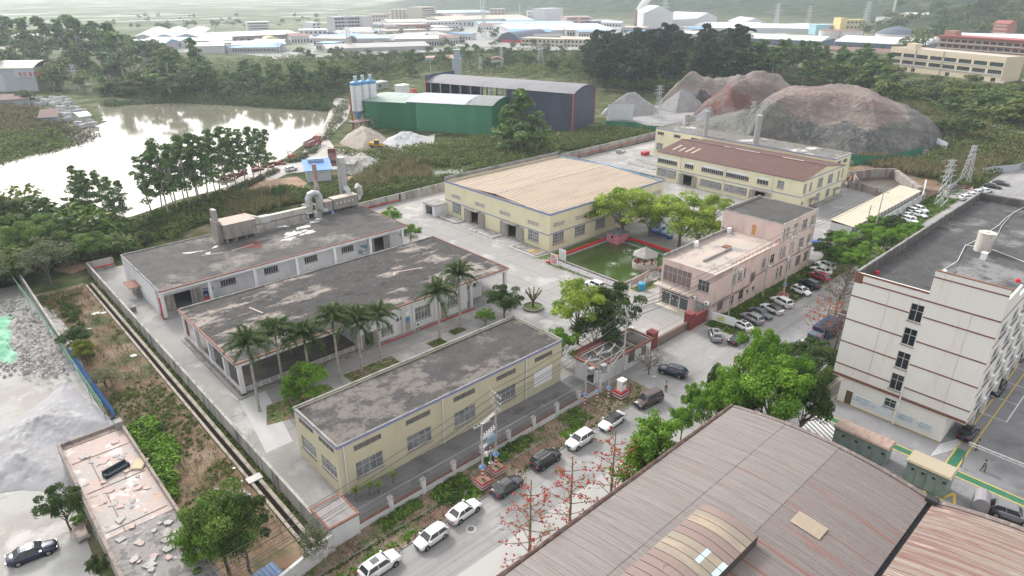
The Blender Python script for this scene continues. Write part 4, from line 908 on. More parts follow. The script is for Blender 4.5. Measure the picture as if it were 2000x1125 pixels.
def corner_kiosk():
 q0=(22.9,53.2)
 t=thing('corner_store','small square flat-roofed store at the left end of the street fence','store',(22.5,53.0,0));b=(0,0,3.6,4.2)
 for fc in 'FLRB':facade(t,fc,b,2.9,whitew)
 roof_flat(t,(.2,.2,3.4,4.0),2.8,mat('kiosk_roof',(.25,.24,.235),.9,[((.18,.17,.17,.8),.8,.5,.65)]))
 m=MB();m.box(-.1,-.1,2.78,3.7,.18,2.98);m.box(-.1,.18,2.78,.2,4.3,2.98);m.box(3.4,.18,2.78,3.7,4.3,2.98);m.box(.2,4.0,2.78,3.4,4.3,2.98);part('red_roof_edge',m,redtrim,t)
corner_kiosk()
oldwhite=mat('flaking_white_wall',(0.60,0.60,0.60),.85,[((.36,.35,.33,.9),.6,.5,.6),((.2,.19,.18,.8),1.6,.6,.68)])
wallrun('old_street_wall',[(2,49.5),(14,51.0),(22.5,52.8)],[1.8,2.0,2.3],.25,oldwhite,'flaking white wall with dark stains at the lower left of the verge')
m=MB();a=PX(502,1095,1.6)
m.box(0,0,1.5,3.6,2.4,1.56)
for k in range(9):m.box(k*.44,0,1.561,k*.44+.08,2.4,1.62)
for(x,y) in((.1,.1),(3.5,.1),(.1,2.3),(3.5,2.3)):m.box(x-.04,y-.04,0,x+.04,y+.04,1.5)
single('blue_sheet_canopy',m,mat('faded_blue_sheet',(.10,.17,.30),.6,[((.35,.37,.4,.6),1.2,.55,.65)]),'small faded blue corrugated canopy behind the flaking white wall','canopy',loc=(13.2,51.6,0),rz=.1)
# boundary between the stone yard and the field
t=wallrun('yard_divider_wall',[(11.0,165),(11.2,119)],[2.6,2.4],.2,mouldwall,'leaning old concrete-post wall between stone yard and field')
def corrug_fence(name,pts,h,m,label,pitch=.9,th=.05):
 t=thing(name,label,'fence',(pts[0][0],pts[0][1],pts[0][2] if len(pts[0])>2 else 0));P3=[Vector((*p,0)) if len(p)==2 else Vector(p) for p in pts];o=P3[0].copy()
 _n=0
 for i in range(len(P3)-1):
  a=P3[i]-o;c=P3[i+1]-o;L=(c-a).length;n=max(1,int(L/pitch));d=(c-a)/n;w=d.length;ang=math.atan2(d.y,d.x)
  key=(name,round(w,2),h,m.name)
  if key not in _cache:
   mb=MB();k4=4
   for k in range(k4):
    x=w*k/k4;y=.05 if k%2 else-.05;y2=-y
    mb.add([(x,y,0),(x+w/k4,y2,0),(x+w/k4,y2,h),(x,y,h)],[(0,1,2,3)]);mb.add([(x,y+.02,0),(x+w/k4,y2+.02,0),(x+w/k4,y2+.02,h),(x,y+.02,h)],[(3,2,1,0)])
   _cache[key]=mb.mesh('fence_panel',m)
  for k in range(n):
   p=a+d*k;link('fence_panel',_cache[key],t,(p.x,p.y,p.z+runi(-.03,.03)),ang)
   _n+=1
 return t
bluef=mat('blue_sheet_fence',(.045,.14,.38),.55,[((.10,.22,.45,.8),.7,.5,.6)])
greenf=mat('green_sheet_fence',(.03,.17,.10),.6,[((.05,.22,.14,.7),.4,.5,.6),((.10,.14,.10,.6),1.5,.6,.68)])
corrug_fence('blue_fence',[(11.3,118.5),(11.9,94.6)],2.2,bluef,'bright blue sheet fence beside the weedy field')
m=MB();
for k in range(2):m.tube([(9.2+k*.3,170,3.2-k),(10.2,140,3.0-k),(11.0,96,2.6-k)],.05,6)
for v_ in range(96,170,8):m.bar((10.9-.02*(v_-96),v_,0),(10.9-.02*(v_-96),v_,3.1),.08)
single('green_net_frame',m,mat('green_net_cable',(.12,.30,.22),.7),'line of posts with green cables along the left yard edge','net fence')
pg=PX
corrug_fence('green_fence',[tuple(PX(a,b_,0)[:2]) for a,b_ in((1640,318),(1680,322),(1720,323),(1760,316),(1800,305))],3.4,greenf,'curved green sheet fence at the foot of the big spoil heap',1.6)
corrug_fence('green_fence',[tuple(PX(a,b_,0)[:2]) for a,b_ in((1183,247),(1240,250),(1265,258),(1310,258),(1330,252))],2.6,greenf,'green sheet fence between dark shed and yard pylon',1.6)
corrug_fence('grey_fence',[tuple(PX(a,b_,0)[:2]) for a,b_ in((1848,378),(1900,345),(1940,338),(1980,335),(2010,325))],2.4,mat('pale_sheet_fence',(.42,.44,.47),.6),'pale grey sheet fence curving past the parked cars at upper right',1.4)
corrug_fence('white_sheet_fence',[tuple(PX(a,b_,0)[:2]) for a,b_ in((1186,234),(1236,234))],7.0,mat('white_sheet',(.55,.57,.58),.6),'tall white sheet screen right of the dark shed',2.0)
corrug_fence('leaning_sheet',[tuple(PX(a,b_,0)[:2]) for a,b_ in((1826,290),(1846,300))],4.0,mat('grey_blue_sheet',(.40,.45,.50),.6),'detached grey-blue sheet panel at the toe of the spoil heap',1.6)
# -- tan shed, basins
def tan_shed():
 t=thing('tan_shed','long narrow shed with a tan sheet roof and open panelled side','shed',(162.5,55.3,0))
 L,W=46.0,5.2;tm_=mat('tan_sheet',(.54,.48,.38),.7,[((.47,.41,.32,.8),(.1,.8,1),.5,.62)])
 wm_=mat('pale_sheet_wall',(.55,.56,.56),.6)
 n=46;w=L/n
 mb=MB();mb.add([(0,0,0),(w-.05,0,0),(w-.05,W+.6,.5),(0,W+.6,.5),(0,0,-.05),(w-.05,0,-.05),(w-.05,W+.6,.45),(0,W+.6,.45)],[(0,1,2,3),(7,6,5,4),(0,4,5,1),(0,3,7,4),(1,5,6,2)]);me=mb.mesh('roof_sheet',tm_)
 for k in range(n):link('roof_sheet',me,t,(k*w,-.3,3.6))
 part('roof_deck',MB().add([(0,-.25,3.54),(L,-.25,3.54),(L,W+.25,4.02),(0,W+.25,4.02)],[(0,1,2,3)]),tm_,t)
 part('end_wall',MB().box(0,0,0,.12,W,3.5),wm_,t);part('end_wall',MB().box(L-.12,0,0,L,W,3.5),wm_,t);part('rear_wall',MB().box(.12,W-.1,0,L-.12,W,3.9),wm_,t)
 pme=MB().box(0,-.0,0,2.0,.08,2.9).mesh('side_panel',mat('dirty_white_panel',(.52,.52,.51),.75,[((.33,.32,.30,.8),(.8,.8,.3),.52,.64)]));pos=MB().box(-.06,-.06,0,.06,.06,3.5).mesh('post',greymetal)
 for k in range(20):link('side_panel',pme,t,(.3+k*2.28,.02,.2));link('post',pos,t,(.2+k*2.28,-.05,0))
tan_shed()
wallrun('side_wall',[(163,54.2),(209,54.6),(226,59.2)],[2.4,2.4,2.8],.25,oldwhite,'white stained wall along the hedge, right of the tan shed')
def basin():
 t=thing('settling_basin','rusty stained concrete basin with high walls behind the tan shed','basin',(0,0,0))
 ru=mat('rusty_basin_wall',(.30,.27,.25),.9,[((.18,.13,.12,.85),(.5,.5,.15),.46,.6),((.45,.43,.41,.7),.6,.58,.66)])
 P_=[PX(1668,372),PX(1697,345),PX(1735,348),PX(1800,385),PX(1780,385),PX(1745,378)]
 def w_(a,b,h,w=.4):
  mb=MB();d=(b-a).normalized();q=Vector((-d.y,d.x,0))*w/2;Z=Vector((0,0,h));mb.add([a-q,b-q,b+q,a+q,a-q+Z,b-q+Z,b+q+Z,a+q+Z],[(0,3,2,1),(4,5,6,7),(0,1,5,4),(1,2,6,5),(2,3,7,6),(3,0,4,7)]);part('basin_wall',mb,ru,t)
 A=PX(1666,356);B_=PX(1698,352);C_=PX(1745,352);D_=PX(1792,388);E_=PX(1745,392);F_=PX(1676,372)
 w_(A,B_,3.6);w_(B_,C_,3.8);w_(C_,D_,3.4,1.4);w_(F_,E_,2.4);w_(A,F_,2.6)
 G_=PX(1655,366);w_(G_,PX(1682,374),2.0);w_(G_,PX(1660,358),2.0)
 mb=MB();mb.sheet([(p.x,p.y) for p in(A,B_,C_,D_,E_,F_)],.9);part('basin_sludge',mb,mat('sludge',(.09,.075,.06),.4),t)
basin()
m=MB();rr=random.Random(2)
for k in range(14):
 q=PX(1655+rr.uniform(0,75),385+rr.uniform(-12,14));m.bar((q.x,q.y,.12),(q.x+rr.uniform(-3,3),q.y+rr.uniform(-2,2),.16),.3,.08)
tag(part('scrap_sheets',m,mat('scrap_pale',(.45,.45,.44),.7),None),'scattered pale sheets and planks on the yard by the basin','scrap',kind='stuff')
# crates by the brown workshop and other yard bits
for k in range(5):
 q=PX(1652+k*6.5,352-k*.4+1);single('yard_crate',MB().box(-.8,-.8,0,.8,.8,1.5).box(-.86,-.86,1.5,.86,.86,1.58),mat('ochre_crate',(.30,.19,.10),.8),'ochre pallet box, %s of the row of five behind the brown workshop'%('leftmost','second','third','fourth','rightmost')[k],'crate','ochre boxes',(q.x,q.y,0))
q=PX(1260,303);single('red_skip',MB().box(-1.6,-.8,.1,1.6,.8,1.3).box(-1.7,-.9,1.2,1.7,.9,1.32),mat('red_skip_paint',(.45,.05,.07),.6),'small red skip on the pale rear yard','skip',loc=(q.x,q.y,0))
q=PX(1212,298);m=MB();m.box(-2,-.9,.3,2,.9,.5);m.box(-2,-.9,.5,-.9,.9,1.4)
for(x,y) in((-1.3,-.9),(-1.3,.9),(1.3,-.9),(1.3,.9)):m.tube([(x,y-.1,.35),(x,y+.1,.35)],.35,10)
single('flatbed_cart',m,mat('cart_grey',(.35,.35,.33),.8),'flatbed cart parked by the stained rear wall','cart',loc=(q.x,q.y,0),rz=.2)
for k,(px,py) in enumerate(((1270,318),(1284,324),(1252,325))):
 q=PX(px,py);m=MB()
 for j in range(6):m.box(-6,-.9+j*.32,.05,6,-.9+j*.32+.2,.35+.1*(j%2))
 single('beam_stack',m,mat('pale_beams',(.5,.5,.48),.8,[((.35,.34,.32,.8),.8,.5,.6)]),'stack of long pale beams in the rear yard, '+('nearest the cream hall','nearest the brown workshop','lowest of the three')[k],'beam stack','beam stacks',(q.x,q.y,0),rz=1.45)
# -- fish pond
def fish_pond():
 t=thing('fish_pond','square green fish pond with concrete rim and white railings','pond',(0,0,0))
 x0,x1,y0,y1=101.9,120.9,76.3,94.2
 part('pond_surface',MB().box(x0,y0,.02,x1,y1,.14),fishw,t)
 m=MB();m.box(x0-.5,y0-.5,0,x1+.5,y0,.42);m.box(x0-.5,y1,0,x1+.5,y1+.5,.42);m.box(x0-.5,y0,0,x0,y1,.42);m.box(x1,y0,0,x1+.5,y1,.42);part('rim',m,mat('rim_concrete',(.27,.25,.24),.9,[((.15,.14,.13,.8),.9,.5,.62)]),t)
 m=MB();m.box(x0-2.6,y0-.6,.045,x0-.5,y1,.12);part('paved_edge',m,mat('pond_paving',(.26,.25,.26),.9),t)
 for(a,c) in(((x0-2.7,y0-.4),(x0-2.7,y1+1.2)),((x0+1,y0-1.2),(x1-9.6,y0-2.0))):
  m=MB();p,q=Vector((*a,0)),Vector((*c,0));n=int((q-p).length/2)
  for z in(.55,1.05):m.bar(p+Vector((0,0,z)),q+Vector((0,0,z)),.06)
  for k in range(n+1):r_=p.lerp(q,k/n);m.bar(r_,r_+Vector((0,0,1.1)),.07)
  part('railing',m,white,t)
 m=MB();m.box(x0-.3,y1+.75,.0,x1-2,y1+1.25,.75);m.box(x0-3.4,y1+.2,.0,x0-.3,y1+.9,.4);part('red_barrier',m,mat('red_barrier_paint',(.55,.03,.035),.5),t)
 m=MB();m.box(x1+2.8,y0-3,.0,x1+3.3,y1-2.3,.7);m.box(x1+.6,y1-3.0,0,x1+3.3,y1-2.4,.7);part('red_barrier',m,mat('red_barrier_paint',(.55,.03,.035),.5),t)
 for(a,c,r_) in((108.6,84.3,1.6),(117.6,86.8,1.8),(107.3,77.6,1.2)):
  m=MB();rr=random.Random(int(a))
  for k in range(150):
   q=rr.uniform(0,6.28);d=r_*rr.random();z=.14+.3*max(0,1-d/r_*1.3)*rr.random();x=a+d*cos(q);y=c+d*sin(q);s_=rr.uniform(.02,.07)
   m.add([(x-s_,y,z),(x+s_,y,z),(x,y+s_,z+.03),(x,y-s_,z+.03),(x,y,z+s_)],[(0,3,4),(3,1,4),(1,2,4),(2,0,4)])
  o=part('aerator_spray',m,mat('foam',(.75,.78,.75),.5),t);o['kind']='stuff'
fish_pond()
def pavilion():
 t=thing('pavilion','hexagonal pavilion with grey pyramid roof and red posts standing in the fish pond','pavilion',(112.3,78.6,0))
 R=2.7;m=MB();m.cyl(0,0,-.1,.75,R,n=20);part('deck',m,mat('pav_concrete',(.38,.33,.30),.85,[((.28,.24,.22,.8),.9,.5,.62)]),t)
 m=MB();n=20
 for k in range(n):
  a,b_=2*pi*k/n,2*pi*(k+1)/n
  if k in(0,19):continue
  c0,c1=(R-.15)*cos(a),(R-.15)*sin(a);d0,d1=(R-.15)*cos(b_),(R-.15)*sin(b_)
  m.bar((c0,c1,1.15),(d0,d1,1.15),.16,.8)
 part('parapet',m,mat('pav_concrete_pale',(.45,.41,.38),.85),t)
 pm=MB().box(-.09,-.09,.75,.09,.09,3.3).mesh('post',mat('red_post',(.35,.03,.035),.6))
 for k in range(6):a=pi/6+k*pi/3;part('post',pm,None,t,(1.75*cos(a),1.75*sin(a),0),a)
 m=MB();ap=(0,0,4.9);pts=[(3.0*cos(pi/6+k*pi/3),3.0*sin(pi/6+k*pi/3),3.25) for k in range(6)]
 m.add(pts+[ap]+[(p[0],p[1],3.1) for p in pts],[(k,(k+1)%6,6) for k in range(6)]+[(7+k,7+(k+1)%6,(k+1)%6,k) for k in range(6)]+[tuple(range(12,6,-1))]);part('roof',m,mat('pavilion_roof',(.25,.245,.225),.9,[((.33,.32,.3,.8),.8,.5,.62)]),t)
 part('roof_finial',MB().cyl(0,0,4.9,5.2,.12,.05,8),mat('pavilion_roof',(0,0,0)),t)
 m=MB();m.cyl(0,0,.75,1.45,.12,n=8);m.cyl(0,0,1.45,1.53,.6,n=14);part('table',m,concrete,t)
 m=MB();m.box(-.6,-6.2,.35,.9,-2.4,.6);part('footbridge',m,mat('bridge_red',(.36,.22,.20),.8),t,rz=.35)
pavilion()
def pump_house():
 t=thing('pump_house','small pink pump house at the far corner of the fish pond','pump house',(118.7,91.2,0));b=(0,0,3.8,3.4)
 pk=mat('bright_pink_wall',(.55,.20,.26),.8,[((.46,.17,.22,.8),.8,.5,.62)])
 for fc,h in(('F',[]),('L',[(1.5,1.2,2.3,2.1,'win',1,1,darkglass)]),('R',[]),('B',[])):facade(t,fc,b,2.5,pk,h)
 part('roof',MB().box(-.2,-.2,2.5,4.0,3.6,2.68),mat('slate_grey',(.14,.14,.145),.9,[((.22,.22,.22,.8),.9,.5,.6)]),t)
pump_house()
for k,(px,py,c_,lab) in enumerate(((1082,522,(.45,.25,.27),'pink and grey poster board on legs at the pond corner'),(1098,512,(.50,.60,.55),'white framed green poster board on legs beside the pink one'))):
 q=PX(px,py);t=thing('poster_board',lab,'notice board',(q.x,q.y,0),math.radians(-90))
 part('board',MB().box(-1.0,-.05,.7,1.0,.05,3.0),cleanwhite,t);part('poster',MB().box(-.85,-.07,.85,.85,-.052,2.85),mat('poster_print%d'%k,c_,.6,[((.7,.7,.55,.7),1.5,.5,.56),((.55,.06,.1,.8) if k==0 else(.2,.4,.5,.7),1.9,.58,.64)]),t)
 m=MB()
 for s_ in(-.9,.9):m.bar((s_,.0,0),(s_,.0,3.0),.07);m.bar((s_,.08,1.6),(s_,1.1,0),.06)
 part('stand',m,greymetal,t)
m=MB();m.box(0,0,.5,6.5,.1,1.9)
for k in range(4):m.box(k*2.1,-.1,0,k*2.1+.12,.2,2.0)
single('entrance_notice_wall',m,mat('faded_pink_board',(.48,.37,.34),.8,[((.6,.5,.45,.7),1,.5,.6)]),'long pale pink display board between pond and pink office','notice board',loc=(101.6,73.8,0),rz=.10)
q=PX(1253,566);m=MB();m.cyl(0,0,0,1.5,.75,n=14);m.cyl(0,0,1.5,1.65,.75,.3,14);single('blue_water_drum',m,mat('blue_plastic',(.05,.28,.45),.4),'blue plastic water drum at the near corner of the fish pond','drum',loc=(q.x,q.y,0))
rr=random.Random(21)
for k,(px,py) in enumerate(((1272,452),(1280,458),(1290,455),(1298,462),(1284,446),(1305,466),(1300,455))):
 q=PX(px,py);m=MB()
 for j in range(5):
  a=rr.uniform(0,6.28);d=rr.uniform(0,.9);m.cyl(d*cos(a),d*sin(a),0,1.1+rr.uniform(-.2,.2),.35,n=10)
 m.box(-1.2,-1.0,1.2,1.1,.9,1.27)
 single('blue_drum_cluster',m,mat('blue_tarp',(.03,.10,.35),.5,[((.30,.45,.60,.8),1.6,.55,.62)]),'cluster of blue drums under the garden trees, number %s from the left'%('one','two','three','four','five','six','seven')[k],'drums','blue drums under the trees',(q.x,q.y,0))
# loading dock kerbs in front of the cream hall
for k,(pts,lab) in enumerate((([(100.5,136.5),(100.5,129.5),(103.2,129.5)],'far'),([(99.9,123.5),(99.9,114.8),(103.2,114.8)],'middle'),([(98.8,107.5),(98.8,99.2)],'near'))):
 m=MB()
 for i in range(len(pts)-1):
  m.bar((*pts[i],.35),(*pts[i+1],.35),.18);m.bar((*pts[i],.12),(*pts[i+1],.12),.18)
 m.bar((pts[0][0],pts[0][1],.3),(103.3,pts[0][1],.3),.15)
 single('dock_rail',m,white,'low white rail around the %s loading bay of the cream hall'%lab,'rail','low white dock rails')
for(a,b_) in((129.6,136.4),(114.9,123.4),(99.4,107.4)):struct('dock_slab',MB().box(99.9,a,.041,103.6,b_,.2),concrete)
m=MB();m.cyl(0,0,0,.55,1.4,.15,16);tag(part('sand_pile',m,mat('ochre_sand',(.36,.26,.13),.95),None,(101.3,101.6,.2)),'little ochre sand pile in front of the cream hall corner','sand pile',kind='stuff')
q=PX(857,382);t=thing('boxy_store','small white box store against the left end of the cream hall','store',(99.6,137.6,0))
for fc,h in(('F',[]),('L',[(1,.05,4,2.6,'open')]),('R',[]),('B',[])):facade(t,fc,(0,0,4.6,5),2.9,whitew,h)
part('roof',MB().box(-.15,-.15,2.9,4.7,5.1,3.1),concrete,t)
t=thing('rear_lean_to','tan lean-to canopy with a rusty tank behind the tall pink block','lean-to',(139.6,56.5,0));part('canopy_roof',MB().box(0,0,3.3,4.5,7,3.42),mat('tan_sheet',(0,0,0)),t);part('rusty_roof',MB().box(0,7.1,3.6,4.2,9.5,3.72),mat('rust_hatch',(0,0,0)),t);m=MB();[m.bar((x,y,0),(x,y,3.3),.12) for x in(.2,4.3) for y in(.2,6.8)];part('canopy_post',m,greymetal,t)
m=MB();m.poly([(0,0),(3.2,-.4),(4.4,1.8),(2.4,3.4),(.3,2.4)],3.0,3.15);m.poly([(.4,.4),(2.8,.2),(3.4,1.6),(1.8,2.6)],3.15,3.3);single('blue_tarpaulin',m,mat('bright_tarp',(.04,.10,.42),.5,[((.10,.18,.5,.8),1.5,.5,.6)]),'crumpled blue tarpaulin beside the lean-to behind the pink office','tarpaulin',loc=(144.5,56,0))
# -- corrugated box / vault builders
def oriented(a,b):
 d=b-a;L=math.hypot(d.x,d.y);return L,math.atan2(d.y,d.x)
def ribs(mb,x0,x1,y,z0,z1,pitch,out=-.06,mi=0):
 n=int((x1-x0)/pitch)
 for k in range(n):x=x0+(x1-x0)*(k+.5)/n;mb.add([(x-.12,y,z0),(x,y+out,z0),(x+.12,y,z0),(x-.12,y,z1),(x,y+out,z1),(x+.12,y,z1)],[(0,1,4,3),(1,2,5,4)],mi)
grn1=mat('green_sheet_wall',(.015,.12,.055),.55,[((.03,.16,.085,.8),(.12,.12,.02),.5,.6)])
grn2=mat('faded_green_sheet_wall',(.05,.20,.12),.55,[((.06,.23,.15,.8),(.15,.15,.02),.5,.6)])
nvy=mat('slate_blue_sheet_wall',(.055,.07,.115),.5,[((.075,.09,.14,.8),(.12,.12,.02),.5,.6)])
def vault(t,L,W,z,rise,m,n=14,over=.4,name='roof',x0=0,th=.12):
 mb=MB();vs=[]
 for k in range(n+1):
  s=k/n;y=-over+(W+2*over)*s;vs.append((y,z+rise*(1-(2*s-1)**2)))
 for k in range(n):
  (ya,za),(yb,zb)=vs[k],vs[k+1]
  mb.add([(x0-over,ya,za),(x0+L+over,ya,za),(x0+L+over,yb,zb),(x0-over,yb,zb),(x0-over,ya,za-th),(x0+L+over,ya,za-th),(x0+L+over,yb,zb-th),(x0-over,yb,zb-th)],[(0,1,2,3),(7,6,5,4),(0,3,7,4),(1,5,6,2)]+([(0,4,5,1)] if k==0 else[])+([(2,6,7,3)] if k==n-1 else[]))
 part(name,mb,m,t)
def endwall(t,x,W,z0,z,rise,m,name='end_wall',n=14,th=.15):
 mb=MB();top=[(W*k/n,z+rise*(1-(2*k/n-1)**2)-.12) for k in range(n+1)]
 pts=[(0,z0)]+top+[(W,z0)]
 N=len(pts);mb.add([(x,p[0],p[1]) for p in pts]+[(x+th,p[0],p[1]) for p in pts],[tuple(range(N))[::-1],tuple(range(N,2*N))]);part(name,mb,m,t)
# green shed: measured along its long wall
A=PX(714,249);B_=PX(961,264);L,rz=oriented(A,B_)
t=thing('green_shed','long green sheet shed with pale vaulted roofs beside the silos','shed',(A.x,A.y,0),rz)
W=26;H=11.3;L1=L*.345
w=MB();w.box(0,0,0,L1,.12,H);ribs(w,0,L1,0,0,H,1.0);part('sheet_wall',w,grn1,t)
w=MB();w.box(L1,-.01,0,L*.42,.12,H+.5);ribs(w,L1,L*.42,-.01,0,H+.5,1.0);part('sheet_wall',w,grn1,t)
w=MB();w.box(L*.42,-.012,0,L,.12,H+.5);ribs(w,L*.42,L,-.012,0,H+.5,1.0);part('sheet_wall',w,grn2,t)
endwall(t,L-.16,W,0,H+.5,1.2,grn1);endwall(t,0,W,0,H,1.0,grn1)
part('sheet_wall',MB().box(0,W-.12,0,L,W,H),grn1,t)
vault(t,L1,W,H,1.0,mat('pale_green_roof',(.30,.36,.33),.6,[((.22,.30,.25,.8),.12,.48,.5)]))
vault(t,L*.46,W,H+.5,1.3,mat('lilac_roof',(.36,.385,.47),.5,[((.44,.48,.58,.8),.2,.5,.6)]),x0=L1+.4,name='pale_roof')
vault(t,L*.19,W,H+.5,1.3,mat('grey_net_roof',(.22,.24,.24),.8,[((.14,.16,.16,.8),(.6,.6,.6),.5,.6)]),x0=L1+L*.46+.4,name='grey_roof')
# big dark shed
C_=PX(1117,262);D_=PX(1183,244)
for_dir=PX(1120,183,15.6);far=PX(831,160,15.6)
L=(far-for_dir).length;ang=math.atan2(far.y-for_dir.y,far.x-for_dir.x);W=24.0;H=15.6
t=thing('dark_shed','huge slate-blue sheet shed with a grey vaulted roof and open left half','shed',(for_dir.x,for_dir.y,0),ang)
# local x runs from the near right corner to the far left; camera side is +y (left of direction is away)
sgn=1
def bx_(mb,x0,y0,z0,x1,y1,z1):mb.box(x0,-y1,z0,x1,-y0,z1)
w=MB();bx_(w,0,0,0,L*.42,.15,H-.1);
for k in range(int(L*.42)):w.box(k+.4,0,0,k+.6,.06,H-.1)
part('sheet_wall',w,nvy,t)
part('rear_wall',MB().box(0,-W,0,L*.55,-W+.15,H-.1),nvy,t)
mb=MB();n=14;pts=[(0,0)]+[(-W*k/n,H+2.2*(1-(2*k/n-1)**2)-.12) for k in range(n+1)]+[(-W,0)];N=len(pts)
mb.add([(0,p[0],p[1]) for p in pts]+[(.15,p[0],p[1]) for p in pts],[tuple(range(N)),tuple(range(N,2*N))[::-1]]);part('end_wall',mb,nvy,t)
mb2=MB();mb2.add([(L-.15,p[0],p[1]) for p in pts]+[(L,p[0],p[1]) for p in pts],[tuple(range(N)),tuple(range(N,2*N))[::-1]]);part('end_wall',mb2,nvy,t)
mb=MB();vs=[(.5-(W+1)*k/n,H+2.2*(1-(2*k/n-1)**2)) for k in range(n+1)]
for k in range(n):
 (ya,za),(yb,zb)=vs[k],vs[k+1];mb.add([(-.5,ya,za),(L+.5,ya,za),(L+.5,yb,zb),(-.5,yb,zb),(-.5,ya,za-.15),(L+.5,ya,za-.15),(L+.5,yb,zb-.15),(-.5,yb,zb-.15)],[(3,2,1,0),(4,5,6,7),(0,3,7,4),(1,5,6,2),(0,4,5,1)])
part('roof',mb,mat('grey_vault_roof',(.20,.20,.215),.65,[((.17,.17,.185,.8),.1,.5,.6)]),t)
orange=mat('orange_corner_trim',(.50,.09,.04),.6)
part('corner_trim',MB().box(-.15,-.3,0,.3,.2,H),orange,t);part('corner_trim',MB().box(-.15,-W-.2,0,.3,-W+.3,H),orange,t);part('corner_trim',MB().box(L-.3,-.3,0,L+.15,.2,H+1.5),orange,t)
cm=MB().box(-.25,-.25,0,.25,.25,H-.2).mesh('steel_post',greymetal)
for k in range(8):link('steel_post',cm,t,(L*.42+L*.58*(k+.5)/8,-.3,0))
for k in range(8):link('steel_post',cm,t,(L*.42+L*.58*(k+.5)/8,-W+.3,0))
part('screen_wall',MB().box(L-.05,-W-.3,H-.1,L+.1,.2,H+2.9),nvy,t);part('partition',MB().box(L*.78,-W+.2,0,L*.995,-W+.4,H-.5),mat('inner_sheet',(.10,.11,.14),.7),t)
# silos
for k,(px,py) in enumerate(((699,236),(713,233),(727,231))):
 q=PX(px+3,py+12);t=thing('cement_silo','white cement silo with blue top and cone, '+('leftmost','middle','rightmost')[k]+' of the three','silo',(q.x,q.y,0),group='cement silos')
 r_=2.35;m=MB();m.cyl(0,0,7.0,17.6,r_,n=22);part('drum',m,mat('silo_white',(.62,.65,.68),.5),t)
 part('blue_cone',MB().cyl(0,0,3.6,7.0,.4,r_,22),mat('silo_blue',(.08,.25,.48),.5),t);m=MB();m.cyl(0,0,17.6,18.7,r_+.02,n=22);m.cyl(0,0,18.7,19.2,r_,.9,22);part('blue_top',m,mat('silo_blue',(.08,.25,.48),.5),t)
 m=MB()
 for a in range(4):x,y=2.1*cos(a*1.57+.78),2.1*sin(a*1.57+.78);m.bar((x,y,0),(x,y,7.5),.22);x2,y2=2.1*cos(a*1.57+2.35),2.1*sin(a*1.57+2.35);m.bar((x,y,.3),(x2,y2,6.5),.1)
 part('leg_frame',m,greymetal,t);m=MB()
 for z in(9,11,13,15):m.cyl(0,0,z,z+.12,r_+.05,n=22)
 part('hoop',m,mat('hoop_pale',(.48,.54,.60),.5),t)
 part('dust_filter',MB().cyl(0,0,19.2,21.0,.75,n=12).cyl(0,0,21,21.2,.85,n=12),mat('filter_pale',(.40,.47,.52),.5),t)
 m=MB();m.bar((r_+.1,-.2,3),(r_+.1,-.2,19),.06);m.bar((r_+.1,.2,3),(r_+.1,.2,19),.06)
 for z in range(3,19):m.bar((r_+.1,-.2,z+.5),(r_+.1,.2,z+.5),.05)
 part('ladder',m,greymetal,t,rz=-2.4)
q=PX(690,252);m=MB();m.cyl(0,0,0,14.5,.35,n=10);single('rusty_mast',m,mat('rust_mast',(.28,.08,.05),.8),'rusty red mast standing left of the silos','mast',loc=(q.x,q.y,0))
m=MB();q=PX(708,250);rr=random.Random(4)
for k in range(26):a=Vector((rr.uniform(-7,5),rr.uniform(-6,3),rr.uniform(0,7)));m.bar(a,a+Vector((rr.uniform(-3,3),rr.uniform(-3,3),rr.uniform(-2,3))),.22)
m.box(-6,-4,3.4,3,1,3.6)
tag(part('plant_framework',m,mat('plant_frame_mixed',(.25,.25,.28),.7,[((.45,.16,.07),.4,.5,.54),((.10,.22,.42),.5,.58,.62)]),None,(q.x,q.y,0)),'tangle of steel framework below the cement silos','steel framework',kind='stuff')
# small site sheds near the silos
def hut(px0,py0,px1,py1,dep,h,wm,rm,name,label,cat='shed',pitch=.4,win=True,over=.3,base=0.0):
 a,b_=PX(px0,py0,base),PX(px1,py1,base);L,rz=oriented(a,b_);t=thing(name,label,cat,(a.x,a.y,base),rz)
 for fc,hs in(('F',[(L*.2,h*.35,L*.45,h*.75,'win',2,1,darkglass),(L*.6,.05,L*.78,h*.72,'door')] if win else[]),('L',[]),('R',[]),('B',[])):facade(t,fc,(0,0,L,dep),h,wm,hs,thick=.15)
 mb=MB();mb.add([(-over,-over,h),(L+over,-over,h),(L+over,dep+over,h+pitch),(-over,dep+over,h+pitch),(-over,-over,h+.15),(L+over,-over,h+.15),(L+over,dep+over,h+pitch+.15),(-over,dep+over,h+pitch+.15)],[(0,3,2,1),(4,5,6,7),(0,1,5,4),(1,2,6,5),(2,3,7,6),(3,0,4,7)]);part('roof',mb,rm,t);return t
hut(735,176,758,172,5,3.8,mat('hut_grey',(.33,.36,.38),.7),mat('hut_roof',(.35,.38,.36),.7),'site_office','grey site office with flat pale roof right of the silos','site office')
hut(783,183,800,180,4.5,4.2,cleanwhite,cleanwhite,'white_container','white container cabin with a dark green door','container',.1,False)
q=PX(795,182);
for k,(px,py) in enumerate(((808,187),)):
 q=PX(px,py);t=thing('red_machine','small red site machine parked by the vaulted roofs','machine',(q.x,q.y,0));part('body',MB().box(-1.8,-1,.6,1.8,1,2.4).box(-.4,-.9,2.4,1.2,.9,3.6),mat('machine_red',(.5,.06,.05),.5),t)
 m=MB();[m.tube([(x,y-.15,.55),(x,y+.15,.55)],.55,12) for x in(-1.2,1.2) for y in(-1,1)];part('wheel',m,blackm,t)
